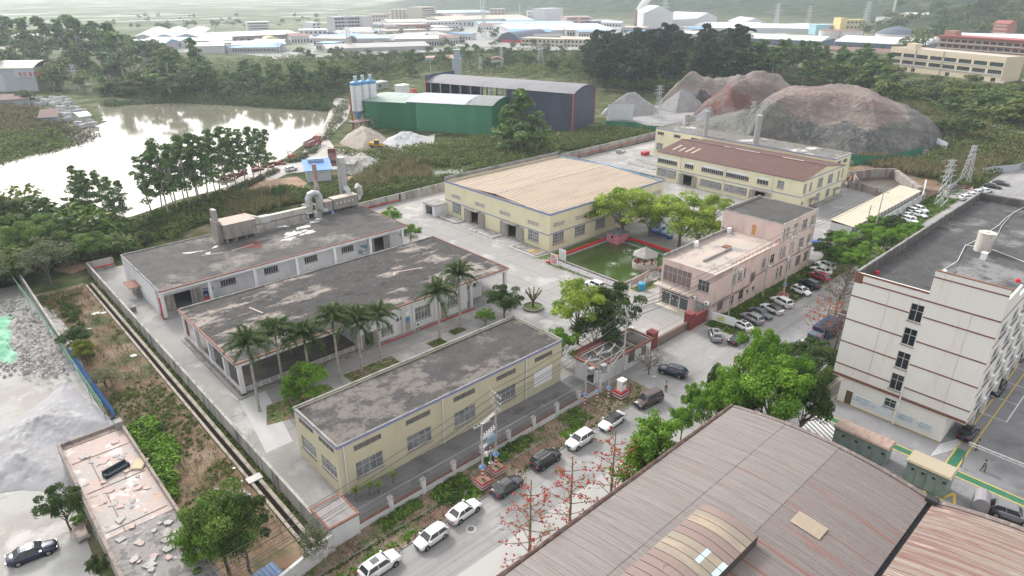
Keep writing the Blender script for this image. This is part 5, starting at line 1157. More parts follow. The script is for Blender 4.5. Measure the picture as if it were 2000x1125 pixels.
# blue-roofed hut
def blue_hut():
 a=PX(601,356);b_=PX(648,352);L,rz=oriented(a,b_);t=thing('blue_roof_hut','grey panel hut with a bright blue sheet roof on the gravel track','hut',(a.x,a.y,0),rz)
 wm_=mat('panel_wall_pale_blue',(.42,.47,.51),.6);dep=9.5;h=3.6
 facade(t,'F',(0,0,L,dep),h,wm_,[(L*.08,.2,L*.5,2.4,'door',mat('shutter_pale',(.45,.49,.52),.6)),(L*.55,.2,L*.95,2.4,'door',mat('shutter_pale',(0,0,0)))]);facade(t,'L',(0,0,L,dep),h,wm_,[(2,1,4,2.3,'win',2,1)]);facade(t,'R',(0,0,L,dep),h,wm_);facade(t,'B',(0,0,L,dep),h,wm_)
 bm=mat('bright_blue_sheet',(.07,.22,.58),.5,[((.10,.26,.60,.8),.5,.5,.6)]);n=int(L+1.4);w=(L+1.4)/n
 mb=MB();mb.add([(0,0,0),(w-.06,0,0),(w-.06,dep+1.4,1.2),(0,dep+1.4,1.2),(0,0,-.08),(w-.06,0,-.08),(w-.06,dep+1.4,1.12),(0,dep+1.4,1.12)],[(0,1,2,3),(7,6,5,4),(0,4,5,1),(2,6,7,3),(0,3,7,4),(1,5,6,2)]);me=mb.mesh('roof_sheet',bm)
 for k in range(n):link('roof_sheet',me,t,(-.7+k*w,-.7,h+.05))
 part('roof_deck',MB().add([(-.6,-.6,h),(L+.6,-.6,h),(L+.6,dep+.6,h+1.1),(-.6,dep+.6,h+1.1)],[(0,1,2,3),(3,2,1,0)]),greymetal,t)
 part('raised_vent',MB().box(L*.15,dep*.72,h+.95,L*.8,dep*.98,h+1.9),mat('vent_blue_grey',(.30,.38,.46),.6),t)
blue_hut()
hut(668,335,690,336,5,2.6,oldwhite,mat('asbestos_roof',(.25,.24,.23),.9,[((.38,.37,.36,.8),.6,.5,.6)]),'low_shed','low whitewashed shed with a grey sagging roof right of the blue hut','shed',.9,False,.8)
# warehouse at far left with red characters on its fascia
def left_warehouse():
 a=PX(-60,181);b_=PX(77,179);L,rz=oriented(a,b_);t=thing('yard_warehouse','grey shuttered warehouse with red lettering on its fascia at the far left','warehouse',(a.x,a.y,0),rz)
 H=13.0;wm_=mat('warehouse_wall',(.36,.39,.44),.7);hs=[(L*.30+k*11,.3,L*.30+k*11+9,9.5,'door',mat('roller_shutter',(.45,.49,.55),.6)) for k in range(3)]
 facade(t,'F',(0,0,L,26),H,wm_,[h for h in hs if h[2]<L*.8]);facade(t,'R',(0,0,L,26),H,mat('olive_wall',(.36,.36,.26),.8));facade(t,'L',(0,0,L,26),H,wm_);facade(t,'B',(0,0,L,26),H,wm_)
 vault(t,L,26,H,3.0,mat('beige_roof',(.47,.45,.42),.7))
 part('fascia_sign',MB().box(L*.72,-.6,H-5,L+.2,-.03,H-1),mat('sign_pale',(.42,.44,.52),.6),t)
 m=MB();cw=2.0
 for k in range(5):
  x=L*.78+k*cw*1.35;z=H-4.2;y0,y1=-.72,-.602
  m.box(x,y0,z+1.7,x+cw*.8,y1,z+1.95);m.box(x+.1,y0,z+.9,x+cw*.7,y1,z+1.1);m.box(x,y0,z+.05,x+cw*.8,y1,z+.28);m.box(x+cw*.36,y0-.01,z+.05,x+cw*.5,y1,z+2.1)
  if k%2:m.box(x+.02,y0-.005,z+.3,x+.2,y1,z+1.65)
  else:m.box(x+cw*.62,y0-.005,z+.4,x+cw*.78,y1,z+1.65)
 part('red_sign_characters',m,mat('sign_red',(.45,.03,.04),.6),t)
left_warehouse()
# stone yard sheds at the left bank
hut(82,245,112,243,10,3.2,mat('blue_grey_wall',(.30,.37,.45),.7),mat('brown_tile_roof',(.12,.07,.065),.8),'bank_shed','brown-roofed open shed with a blue eave on the left bank','shed',2.0,False,.9)
hut(-20,214,60,209,9,4,mat('hut_grey',(0,0,0)),mat('brown_tile_roof',(0,0,0)),'bank_shed','long low brown-roofed shed at the left picture edge','shed',1.6,False,.6)
for k in range(1):
 a=PX(158,241);b_=PX(180,238);L,rz=oriented(a,b_);t=thing('vaulted_store','small white vaulted store among the stone slabs on the left bank','store',(a.x,a.y,0),rz);vault(t,L,8,2.8,1.4,cleanwhite);part('wall',MB().box(0,0,0,L,.15,2.9).box(0,7.85,0,L,8,2.9).box(0,.15,0,.15,7.85,3.4).box(L-.15,.15,0,L,7.85,3.4),mat('pale_green_wall',(.42,.45,.36),.8),t)
rr=random.Random(8);slabs=[mat('slab_pale',(.52,.52,.53),.8,[((.40,.40,.41,.8),.9,.5,.6)]),mat('slab_grey',(.40,.40,.42),.8)]
_sl=[]
for v_ in range(5):
 m=MB()
 for j in range(6):m.box(j*.5+rr.uniform(-.04,.04),0,0,j*.5+.32,rr.uniform(2.0,2.8),rr.uniform(1.2,1.9))
 m.box(-.1,-.2,-.0,3.0,-.0,.4);_sl.append(m.mesh('slab',slabs[v_%2]))
spos=[PX(a+rr.uniform(-4,4),b_+rr.uniform(-2,2)) for a in range(70,142,9) for b_ in(196,202,207)]+[PX(a+rr.uniform(-3,3),b_+rr.uniform(-1,1)) for a in range(112,166,9) for b_ in(214,221,228)]+[PX(a,b_) for a,b_ in((130,236),(140,238),(150,246),(160,250),(170,249),(180,247),(184,241))]
for i,p in enumerate(spos):
 t=tag(link('stone_slab_stack',_sl[i%5],None,(p.x,p.y,.05),rr.choice((0.2,1.7,.3))),'stack of upright grey stone slabs standing in the yard on the left bank','stone stack','stone slab stacks on the left bank')
# -- foreground roofs
def fore_roofs():
 t=thing('arched_roof_factory','foreground factory with a big arched grey-brown ribbed roof','factory',(0,0,0))
 u0,u1,va,vb=-40.0,66.6,31.7,9.7;H=8.8;rise=1.15
 rm=mat('weathered_ribbed_roof',(.225,.20,.19),.85,[((.165,.145,.137,.6),(3.5,.16,.3),.45,.62),((.27,.25,.24,.5),(5,.22,.5),.52,.64),((.20,.19,.185,.6),(.2,.25,.3),.5,.62),((.22,.13,.11,.6),(.9,.06,.2),.60,.68),((.13,.11,.105,.5),(5,.35,1),.6,.72),((.36,.43,.48,.5),.10,.66,.72)],bump=(3,.03))
 rm2=mat('weathered_ribbed_roof_b',(.19,.165,.157),.85,[((.15,.13,.125,.6),(3.5,.16,.3),.45,.62),((.25,.225,.215,.5),(5,.2,.5),.52,.64),((.22,.11,.09,.8),(1.1,.05,.2),.56,.64)],bump=(3,.03))
 W=va-vb;n=24
 prof=lambda s:H+rise*(1-(2*s-1)**2)*1.0+(s*0.0)
    # each roof sheet 1.0 m wide, in three lengths down the arch
 w=1.0;ns=int((u1-20)/w)
 cuts=[0,.30,.58,1.0];mes=[]
 for c in range(3):
  mb=MB();a,b_=cuts[c],cuts[c+1];m_=6
  for k in range(m_):
   s0,s1=a+(b_-a)*k/m_,a+(b_-a)*(k+1)/m_;y0,y1=va-W*s0,va-W*s1;z0,z1=prof(s0)+.03*(2-c),prof(s1)+.03*(2-c)
   xs=[0,w-.07]
   mb.add([(0,y0,z0),(w-.02,y0,z0),(w-.02,y1,z1),(0,y1,z1)],[(3,2,1,0)])
   for j in range(3):
    x=.12+j*.30;mb.add([(x-.07,y0,z0+.002),(x,y0,z0+.035),(x+.07,y0,z0+.002),(x-.07,y1,z1+.002),(x,y1,z1+.035),(x+.07,y1,z1+.002)],[(0,3,4,1),(1,4,5,2)])
  mes.append(mb.mesh('roof_sheet',rm if c<2 else rm2))
 for i in range(ns):
  for c in range(3):
   link('roof_sheet',mes[c],t,(u1-w*(i+1)+.0,0,runi(0,.015)))
 mb=MB()
 for k in range(n):
  s0,s1=k/n,(k+1)/n;mb.quad((0-40,va-W*s0,prof(s0)-.05),(u1,va-W*s0,prof(s0)-.05),(u1,va-W*s1,prof(s1)-.05),(-40,va-W*s1,prof(s1)-.05))
 part('roof_deck',mb,mat('dark_deck',(.08,.07,.065),.9),t)
 part('wall',MB().box(-40,va-.3,0,u1-.1,va-.05,H-.1),mouldwall,t)
 mb=MB();N=n+1;pts=[(va-W*k/n,prof(k/n)-.06) for k in range(N)];pts=[(va,0)]+pts+[(vb,0)];mb.add([(u1-.25,p[0],p[1]) for p in pts]+[(u1-.02,p[0],p[1]) for p in pts],[tuple(range(len(pts))),tuple(range(len(pts),2*len(pts)))[::-1]]);part('gable_wall',mb,mouldwall,t)
 mb=MB()
 for k in range(n):s0,s1=k/n,(k+1)/n;mb.bar((u1+.1,va-W*s0,prof(s0)+.06),(u1+.1,va-W*s1,prof(s1)+.06),.55,.16)
 part('verge_flashing',mb,mat('verge_dark',(.16,.13,.12),.9,[((.25,.22,.2,.8),1.5,.5,.6)]),t)
 mb=MB();mb.tube([(u1+.2,va+.28,H-.02),(20,va+.28,H-.02)],.26,8);part('eave_gutter_pipe',mb,mat('gutter_brown',(.10,.06,.05),.8,[((.17,.13,.11,.8),1.4,.5,.6)]),t)
 mb=MB();mb.box(-40,vb-.45,H-.35,u1,vb,H-.3);mb.box(-40,vb-.02,H-.3,u1,vb+.03,H+.02);part('valley_gutter',mb,mat('gutter_black',(.035,.035,.038),.8),t)
 mb=MB();mb.box(u1-.6,vb-.8,H-.3,u1+.3,vb+.25,H+.45);part('gutter_box',mb,mat('gutter_black',(0,0,0)),t)
    # translucent sheet
 a=PX(1583,1010,H+rise*.9);mb=MB();s0,s1=.45,.57
 def patch(ua,ub,s0,s1,nm,mt,lift=.09):
  mb=MB();
  for k in range(4):
   q0,q1=s0+(s1-s0)*k/4,s0+(s1-s0)*(k+1)/4;mb.quad((ua,va-W*q0,prof(q0)+lift),(ub,va-W*q0,prof(q0)+lift),(ub,va-W*q1,prof(q1)+lift),(ua,va-W*q1,prof(q1)+lift))
  part(nm,mb,mt,t)
 ts=mat('translucent_sheet_tan',(.32,.26,.20),.7,[((.36,.29,.22,.8),1.2,.5,.6)])
 q=PX(1583,1012,H+1.6);sc_=(va-q.y)/W;patch(q.x-1.3,q.x+.7,sc_-.06,sc_+.07,'translucent_sheet',ts,.12)
    # raised ventilator with patched sheets (lower centre)
 c0=PX(1300,1090,H+2.3);c1=PX(1400,1000,H+2.6);c2=PX(1474,1040,H+2.4)
 u_end=PX(1430,1010,H+2.5).x;v_a=PX(1380,1000,H+2.5).y;v_b=PX(1474,1042,H+2.3).y
 vv=[v_a+1.0,v_b-.3];Wm=vv[0]-vv[1]
 pk=mat('ventilator_sheet',(.22,.165,.15),.85,[((.24,.18,.165,.8),(.8,.2,.4),.5,.6),((.16,.08,.07,.8),.5,.62,.64)])
 tan_=mat('ventilator_tan_sheet',(.25,.215,.175),.8,[((.35,.28,.2,.8),(.7,.15,.5),.5,.62)]);pb=mat('ventilator_blue_sheet',(.45,.55,.58),.7)
 z0=H+2.0;ze=u_end;n2=8
 def vz(s):return z0+.6*sin(pi*min(1,max(0,.08+.84*s)))
 for i in range(26):
  ua,ub=ze-i*1.0-1.0,ze-i*1.0-.06;mb=MB()
  for k in range(n2):
   s0,s1=k/n2,(k+1)/n2;mb.add([(ua,vv[0]-Wm*s0,vz(s0)),(ub,vv[0]-Wm*s0,vz(s0)),(ub,vv[0]-Wm*s1,vz(s1)),(ua,vv[0]-Wm*s1,vz(s1))],[(3,2,1,0)])
  mm=tan_ if i in(1,2,5,6,7) else(pk);part('ventilator_sheet',mb,mm,t)
  if i in(5,6):
   mb=MB();mb.quad((ua,vv[0]-Wm*.62,vz(.62)+.03),(ub,vv[0]-Wm*.62,vz(.62)+.03),(ub,vv[1]+.0,vz(1)+.03),(ua,vv[1],vz(1)+.03));part('ventilator_patch',mb,pb,t)
 mb=MB();mb.box(ze-30,vv[1]-.0,H+.6,ze,vv[1]+.1,vz(1)-.02);mb.box(ze-30,vv[0]-.1,H+.6,ze,vv[0],vz(0)-.02);mb.box(ze-.08,vv[1]+.1,H+.6,ze-.0,vv[0]-.1,z0+.15);part('ventilator_cheek',mb,mat('dark_deck',(0,0,0)),t)
    # second roof to the right
 t2=thing('striped_roof_factory','foreground factory with red and cream rust-striped sheet roof at lower right','factory',(0,0,0))
 rs=mat('rust_striped_roof',(.25,.205,.175),.85,[((.19,.10,.085,.8),(1.8,.05,.2),.47,.58),((.17,.09,.08,.7),(3.2,.08,.3),.55,.63),((.47,.42,.36,.7),(3,.12,.4),.58,.66),((.22,.19,.17,.6),(.5,.5,.5),.6,.68)],bump=(3,.02))
 vc=vb-.45;W2=24.0;rise2=1.7;prof2=lambda s:H-.1+rise2*(1-(2*s-1)**2)
 mb=MB()
 m_=12
 for k in range(m_):
  s0,s1=k/m_,(k+1)/m_;y0,y1=vc-W2*s0,vc-W2*s1;za,zb=prof2(s0),prof2(s1)
  mb.add([(0,y0,za),(w-.02,y0,za),(w-.02,y1,zb),(0,y1,zb)],[(3,2,1,0)])
  for j in range(3):
   x=.12+j*.30;mb.add([(x-.07,y0,za+.002),(x,y0,za+.035),(x+.07,y0,za+.002),(x-.07,y1,zb+.002),(x,y1,zb+.035),(x+.07,y1,zb+.002)],[(0,3,4,1),(1,4,5,2)])
 me=mb.mesh('roof_sheet',rs)
 for i in range(40):link('roof_sheet',me,t2,(u1-w*(i+1),0,runi(0,.012)))
 mb=MB()
 for k in range(12):s0,s1=k/12,(k+1)/12;mb.quad((0,vc-W2*s0,prof2(s0)-.06),(u1,vc-W2*s0,prof2(s0)-.06),(u1,vc-W2*s1,prof2(s1)-.06),(0,vc-W2*s1,prof2(s1)-.06))
 part('roof_deck',mb,mat('dark_deck',(0,0,0)),t2)
 mb=MB()
 for k in range(12):s0,s1=k/12,(k+1)/12;mb.bar((u1+.1,vc-W2*s0,prof2(s0)+.05),(u1+.1,vc-W2*s1,prof2(s1)+.05),.6,.2)
 part('verge_flashing',mb,mat('verge_dark',(0,0,0)),t2)
 mb=MB();pts=[(vc,0)]+[(vc-W2*k/12,prof2(k/12)-.07) for k in range(13)]+[(vc-W2,0)];mb.add([(u1-.25,p[0],p[1]) for p in pts]+[(u1-.02,p[0],p[1]) for p in pts],[tuple(range(len(pts))),tuple(range(len(pts),2*len(pts)))[::-1]]);part('gable_wall',mb,mouldwall,t2)
fore_roofs()
# -- ruined flat roof at lower left
def ruin():
 x0,y0=5.0,44.0;Lx,Ly,H=7.6,46.5,3.4
 a=PX(125,870,H);b_=PX(235,828,H);c_=PX(205,1110,H);d_=PX(355,1000,H)
 x0=(a.x+c_.x)/2;x1=(b_.x+d_.x)/2;y1=(a.y+b_.y)/2;y0=y1-46;Lx=x1-x0;Ly=y1-y0
 t=thing('derelict_building','derelict long building with broken pink-tiled flat roof at lower left','building',(x0,y0,0));b=(0,0,Lx,Ly)
 for fc in 'FLRB':facade(t,fc,b,H,mouldwall,[(Ly-6,.05,Ly-8,2.4,'open'),(Ly-15,.8,Ly-17,2.4,'win',2,1,darkglass)] if fc=='L' else[],thick=.2)
 pk=mat('broken_pink_tiles',(.42,.34,.315),.9,[((.36,.34,.325,.9),.35,.50,.56,8),((.52,.50,.48,.9),.6,.56,.60,8),((.17,.16,.155,.8),1.1,.60,.64,8),((.44,.30,.21,.7),.22,.6,.66)],bump=(2.5,.08))
 gr=mat('broken_grey_screed',(.24,.23,.225),.92,[((.14,.135,.13,.9),.8,.5,.56,8),((.40,.39,.38,.8),.9,.6,.64,8)],bump=(2.2,.12))
 ys=PX(300,1010,H).y-y0
 part('tiled_roof',MB().box(.2,ys,H-.3,Lx-.2,Ly-.2,H-.1),pk,t);part('screed_roof',MB().box(.2,.2,H-.3,Lx-.2,ys-.004,H-.14),gr,t)
 wd=mat('weathered_parapet',(.26,.22,.195),.95,[((.14,.12,.11,.8),(1.2,1.2,.5),.5,.6),((.40,.37,.34,.7),1.4,.6,.68)])
 part('parapet',MB().box(0,0,H,.35,Ly,H+.45),wd,t);part('parapet',MB().box(Lx-.3,0,H,Lx,Ly,H+.55),wd,t);part('parapet',MB().box(.35,Ly-.25,H-.05,Lx-.3,Ly,H+.4),wd,t);part('parapet_block',MB().box(Lx-.9,Ly-1.1,H-.1,Lx+.02,Ly+.02,H+1.0),concrete,t)
 rr=random.Random(12);sl=mat('loose_slab',(.37,.36,.345),.9,[((.25,.24,.23,.8),.9,.5,.6)]);pkl=mat('loose_pink_tile',(.45,.35,.32),.9)
 for k in range(46):
  s_=rr.uniform(.25,.8);mb=MB();n=rr.choice((4,5));mb.poly([(s_*rr.uniform(.6,1.1)*cos(6.283*j/n),s_*rr.uniform(.5,1)*sin(6.283*j/n)) for j in range(n)],0,rr.uniform(.05,.12))
  o=part('broken_slab',mb,rr.choice((sl,sl,pkl)),t,(rr.uniform(.9,Lx-1),rr.uniform(ys-8,Ly-3),H-.10+rr.uniform(.0,.04)),rr.uniform(0,3));o.rotation_euler.x=rr.uniform(-.15,.15)
 m=MB()
 for y in(9,17,24,30):m.bar((.6,min(Ly-1,ys+y-8),H-.07),(Lx-.6,min(Ly-1,ys+y-8),H-.07),.06)
 m.bar((2.2,ys,H-.07),(2.4,Ly-5,H-.07),.07);part('screed_joint',m,mat('rust_line',(.20,.13,.10),.9),t)
 m=MB();m.box(0,0,0,2.7,.85,.4);m.box(0,.72,.4,2.7,.92,.78);m.box(-.08,0,.0,.12,.85,.55);m.box(2.58,0,0,2.78,.85,.55)
 q=PX(231,922,H);single('discarded_sofa',m,mat('dark_teal_fabric',(.02,.035,.045),.7),'dark teal sofa dumped on the broken pink roof','sofa',loc=(q.x-1.3,q.y-.4,H-.08),rz=.25)
 q=PX(276,905,H);single('discarded_mattress',MB().box(-1,-.7,0,1,.7,.16).box(-.9,-.62,.16,.9,.62,.2),mat('mattress_cream',(.47,.40,.28),.9),'cream mattress beside the dark sofa on the ruined roof','mattress',loc=(q.x-.2,q.y,H-.06),rz=.9)
ruin()
m=MB();q=PX(155,1035)
for k in range(7):m.box(0,k*.42,0,.1,k*.42+.3,.5);m.box(1.1,k*.42,0,1.2,k*.42+.3,.5)
m.box(.1,0,0,1.1,3,.35)
single('brick_planter',m,mat('planter_pink',(.42,.34,.31),.9),'narrow pale brick planter beside the derelict building','planter',loc=(q.x-.6,q.y-1.8,.05))
q=PX(165,1055);single('stone_block_step',MB().box(-.6,-.3,0,.6,.3,.35),concrete,'small stone block at the end of the brick planter','stone block',loc=(q.x,q.y,.05))
# -- spoil heaps (heightfield meshes standing on the ground)
def heap(name,pts,maxh,m,fn=None,res=90,slope=1.0,kind='structure',noise=.35,base=0.0):
 """pts: footprint pixels; height grows with distance from the edge"""
 poly=pp(*pts,z=base);xs=[p[0] for p in poly];ys=[p[1] for p in poly]
 X,Y=np.meshgrid(np.linspace(min(xs)-2,max(xs)+2,res),np.linspace(min(ys)-2,max(ys)+2,res))
 ins=inpoly(X,Y,poly);d=np.where(ins,pdist(X,Y,poly),-1);dm=d.max()
 h=np.clip(d*slope,0,None);h=np.where(h>maxh*.75,maxh*.75+maxh*.25*(1-np.exp(-(h-maxh*.75)/(maxh*.25))),h)
 if fn is not None:h=h*fn(X,Y)
 sc_=max(max(xs)-min(xs),10)
 h=h*(1+noise*fbm(X,Y,sc_*.16))+np.where(ins,noise*(.6*fbm(X,Y,sc_*.035)+np.abs(fbm(X,Y,sc_*.02)))*np.clip(h,0,2.2),0)
 Z=np.where(ins,np.maximum(h,0.02),-.5-base*.2)+(base or ground(X,Y))
 me=grid_mesh(name,X,Y,Z,m);o=link(name,me);o['kind']=kind;return o,(X,Y,Z)
gravelg=mat('grey_gravel',(0.255,0.251,0.255),.95,[((.22,.215,.22,.8),.25,.45,.6),((.38,.37,.37,.7),.9,.56,.66)],bump=(1.2,.25))
gravelt=mat('tan_gravel',(0.299,0.268,0.233),.95,[((.26,.235,.21,.8),.3,.45,.6),((.44,.41,.38,.7),1.1,.56,.66)],bump=(1.5,.2))
spoil=mat('spoil_heap_earth',(.135,.135,.125),.95,[((.095,.095,.092,.8),.12,.45,.6),((.17,.185,.14,.7),.22,.52,.62),((.26,.23,.21,.6),.6,.58,.66)],bump=(.8,.6))
pinkspoil=mat('pink_spoil_earth',(.20,.165,.15),.95,[((.17,.12,.105,.85),.12,.45,.6),((.25,.21,.19,.7),.25,.54,.64),((.15,.13,.125,.7),.05,.55,.62),((.13,.10,.09,.5),(.6,.6,.1),.55,.65)],bump=(.8,.7))
redspoil=mat('red_spoil_earth',(.155,.12,.11),.95,[((.12,.045,.035,.9),.045,.50,.56),((.10,.075,.07,.8),.12,.5,.62),((.21,.17,.155,.7),.5,.55,.65)],bump=(.8,.5))
blackspoil=mat('black_spoil',(.06,.058,.06),.95,[((.10,.095,.09,.8),.2,.5,.62)],bump=(.8,.5))
def hp(name,pts,h,m,label,**k):
 o,_=heap(name,pts,h,m,**k);return o
def big_heap():
 P1=pp((1440,290),(1430,262),(1458,238),(1500,224),(1640,216),(1760,222),(1850,266),(1842,296),(1800,303),(1740,315),(1690,313),(1620,307),(1560,301),(1500,294));P2=pp((1415,232),(1430,196),(1500,186),(1600,182),(1700,184),(1765,200),(1785,232),(1722,238),(1650,229),(1600,230),(1540,240),(1480,246),z=12)
 xs=[p[0] for p in P1+P2];ys=[p[1] for p in P1+P2];X,Y=np.meshgrid(np.linspace(min(xs)-2,max(xs)+2,230),np.linspace(min(ys)-2,max(ys)+2,230))
 i1=inpoly(X,Y,P1);d1=np.where(i1,pdist(X,Y,P1),0)+1.5*fbm(X,Y,9)*i1;i2=inpoly(X,Y,P2);d2=np.where(i2,1,-1)*pdist(X,Y,P2)+2.5*fbm(X,Y,14)
 ramp=12.3*(1-np.exp(-(np.clip(d1,0,99)/9.5)**1.35));h=ramp*(1+.07*fbm(X,Y,25))+S(0,15,d2)*6.6*S(0,6,ramp)*(1+.35*fbm(X,Y,22));h+=np.where(i1,(.7*np.abs(fbm(X,Y,2.2))+.7*fbm(X,Y,5)+.5*fbm(X,Y,11))*S(0,3,ramp),0);Z=np.where(i1,np.maximum(h,.02),-.5)
 me=grid_mesh('spoil_heap',X,Y,Z,mat('spoil_heap_layers',(.105,.105,.10),.95,[((.16,.175,.135,.7),.22,.52,.62),((.065,.068,.072,.85),.07,.48,.58),((.19,.18,.165,.6),(.5,.5,.08),.52,.62),((.26,.23,.21,.6),.7,.58,.66)],bump=(.8,.6)));m2=pinkspoil;me.materials.append(m2);f=np.array((d2>-.5)&(ramp>8.5));f=f[:-1,:-1].ravel();me.polygons.foreach_set('material_index',f.astype(np.int32));me.update();link('spoil_heap',me)['kind']='structure'
big_heap()
hp('red_spoil',((1352,226),(1365,208),(1400,198),(1500,194),(1560,198),(1550,224),(1440,242),(1390,236)),14.5,redspoil,'',slope=.85,noise=.3,res=90)
hp('grey_spoil_bank',((1285,202),(1300,190),(1400,186),(1540,186),(1580,200),(1440,206),(1390,206),(1330,205)),15,mat('grey_spoil_earth',(.24,.205,.185),.95,[((.15,.135,.125,.8),.15,.45,.6)],bump=(.8,.5)),'',slope=1.0)
hp('spoil_apron',((1322,262),(1345,240),(1390,226),(1460,222),(1540,232),(1540,292),(1440,288)),7.0,spoil,'',slope=.3,noise=.3)
hp('black_spoil_heap',((1335,207),(1340,201),(1392,200),(1400,206),(1380,212),(1345,211)),8,blackspoil,'',slope=.95)
hp('gravel_heap',((1172,226),(1180,214),(1230,209),(1272,213),(1290,219),(1275,225),(1225,229)),13,gravelg,'',slope=.85,noise=.12)
hp('gravel_heap',((1280,214),(1290,208),(1330,204),(1372,207),(1382,213),(1360,219),(1320,221)),12.5,gravelg,'',slope=.9,noise=.1)
hp('gravel_heap',((1350,234),(1360,229),(1385,226),(1412,231),(1405,238),(1372,240)),5,mat('blue_gravel',(.20,.205,.225),.95,[((.28,.28,.30,.8),.6,.5,.6)],bump=(1.2,.25)),'',slope=.8)
hp('gravel_heap',((662,280),(678,262),(705,252),(740,258),(760,275),(745,290),(705,296)),6.2,gravelt,'',slope=.55,noise=.16)
hp('sand_heap',((738,282),(760,268),(800,262),(835,266),(845,275),(800,282),(770,288)),2.4,mat('pale_sand',(.44,.45,.455),.95,[((.38,.42,.46,.8),.5,.5,.62)],bump=(1.5,.2)),'',slope=.35)
hp('rubble_heap',((660,332),(675,312),(700,302),(730,305),(745,322),(715,336),(685,342)),2.8,mat('rubble_pale',(.40,.385,.36),.95,[((.26,.25,.23,.8),.5,.45,.6)],bump=(1.3,.3)),'',slope=.4)
hp('gravel_heap',((-60,975),(-40,860),(60,800),(130,745),(160,770),(235,830),(125,868),(165,940),(120,965),(40,960)),4.6,mat('lilac_gravel',(0.306,0.306,0.32),.95,[((.28,.275,.285,.8),.25,.45,.6),((.42,.42,.43,.7),.5,.55,.65)],bump=(2,.08)),'',slope=.34,noise=.2,res=120)
hp('rubble_heap',((-30,700),(-20,650),(60,600),(100,600),(150,660),(165,720),(110,735),(60,730)),3.0,mat('crushed_rubble',(.34,.325,.325),.95,[((.22,.205,.20,.85),.9,.48,.58),((.46,.44,.43,.8),1.8,.58,.64)],bump=(1.6,.4)),'',slope=.25,noise=.5,res=140)
hp('netted_heap',((-40,690),(-40,640),(20,612),(45,650),(66,662),(60,700),(15,718)),3.4,mat('green_debris_net',(.16,.40,.27),.8,[((.30,.52,.38,.8),.3,.5,.6)],bump=(1.2,.2)),'',slope=.45,noise=.25,res=80)
hp('soil_mound',((100,528),(130,508),(168,505),(178,520),(140,536)),1.4,redsoil,'',slope=.3,noise=.3,res=40)
# toe stones of the heap
rr=random.Random(31);rk=MB()
for k in range(420):
 q=PX(rr.uniform(1560,1800),0) if False else None
 s_=rr.random();px=1490+s_*320;py=292+18*sin(s_*3.14)*.9+s_*6+rr.uniform(-4,6)
 if k>260:px=rr.uniform(1340,1430);py=rr.uniform(226,250)
 q=PX(px,py,.6);r_=rr.uniform(.3,.95)
 vs=[(q.x+r_*rr.uniform(.6,1)*x,q.y+r_*rr.uniform(.6,1)*y,q.z+r_*rr.uniform(.5,.9)*z) for x,y,z in((-1,-1,-1),(1,-1,-1),(1,1,-1),(-1,1,-1),(-.7,-.7,1),(.7,-.7,1),(.7,.7,1),(-.7,.7,1))]
 rk.add(vs,[(0,3,2,1),(4,5,6,7),(0,1,5,4),(1,2,6,5),(2,3,7,6),(3,0,4,7)])
tag(part('toe_rocks',rk,mat('toe_rock',(.30,.275,.26),.9,[((.18,.165,.155,.8),.6,.45,.6)])),kind='stuff')
rk=MB()
for k in range(900):
 if k<520:py=rr.uniform(585,735);px=rr.uniform(0,20+(py-545)*.62);z=rr.uniform(.3,1.6) if px>30 else .3
 elif k<700:px,py=rr.uniform(60,185),rr.uniform(250,275);z=.2
 else:px,py=rr.uniform(415,486),rr.uniform(955,985);z=.1
 q=PX(px,py,z);r_=rr.uniform(.08,.32) if k<520 else rr.uniform(.1,.5) if k<700 else rr.uniform(.05,.16)
 vs=[(q.x+r_*rr.uniform(.6,1)*x,q.y+r_*rr.uniform(.6,1)*y,q.z+r_*rr.uniform(.5,.9)*zz) for x,y,zz in((-1,-1,-1),(1,-1,-1),(1,1,-1),(-1,1,-1),(-.7,-.7,1),(.7,-.7,1),(.7,.7,1),(-.7,.7,1))]
 rk.add(vs,[(4,5,6,7),(0,1,5,4),(1,2,6,5),(2,3,7,6),(3,0,4,7)])
tag(part('loose_stones',rk,mat('loose_stone',(.42,.41,.40),.9,[((.27,.26,.25,.8),.9,.45,.6)])),kind='stuff')
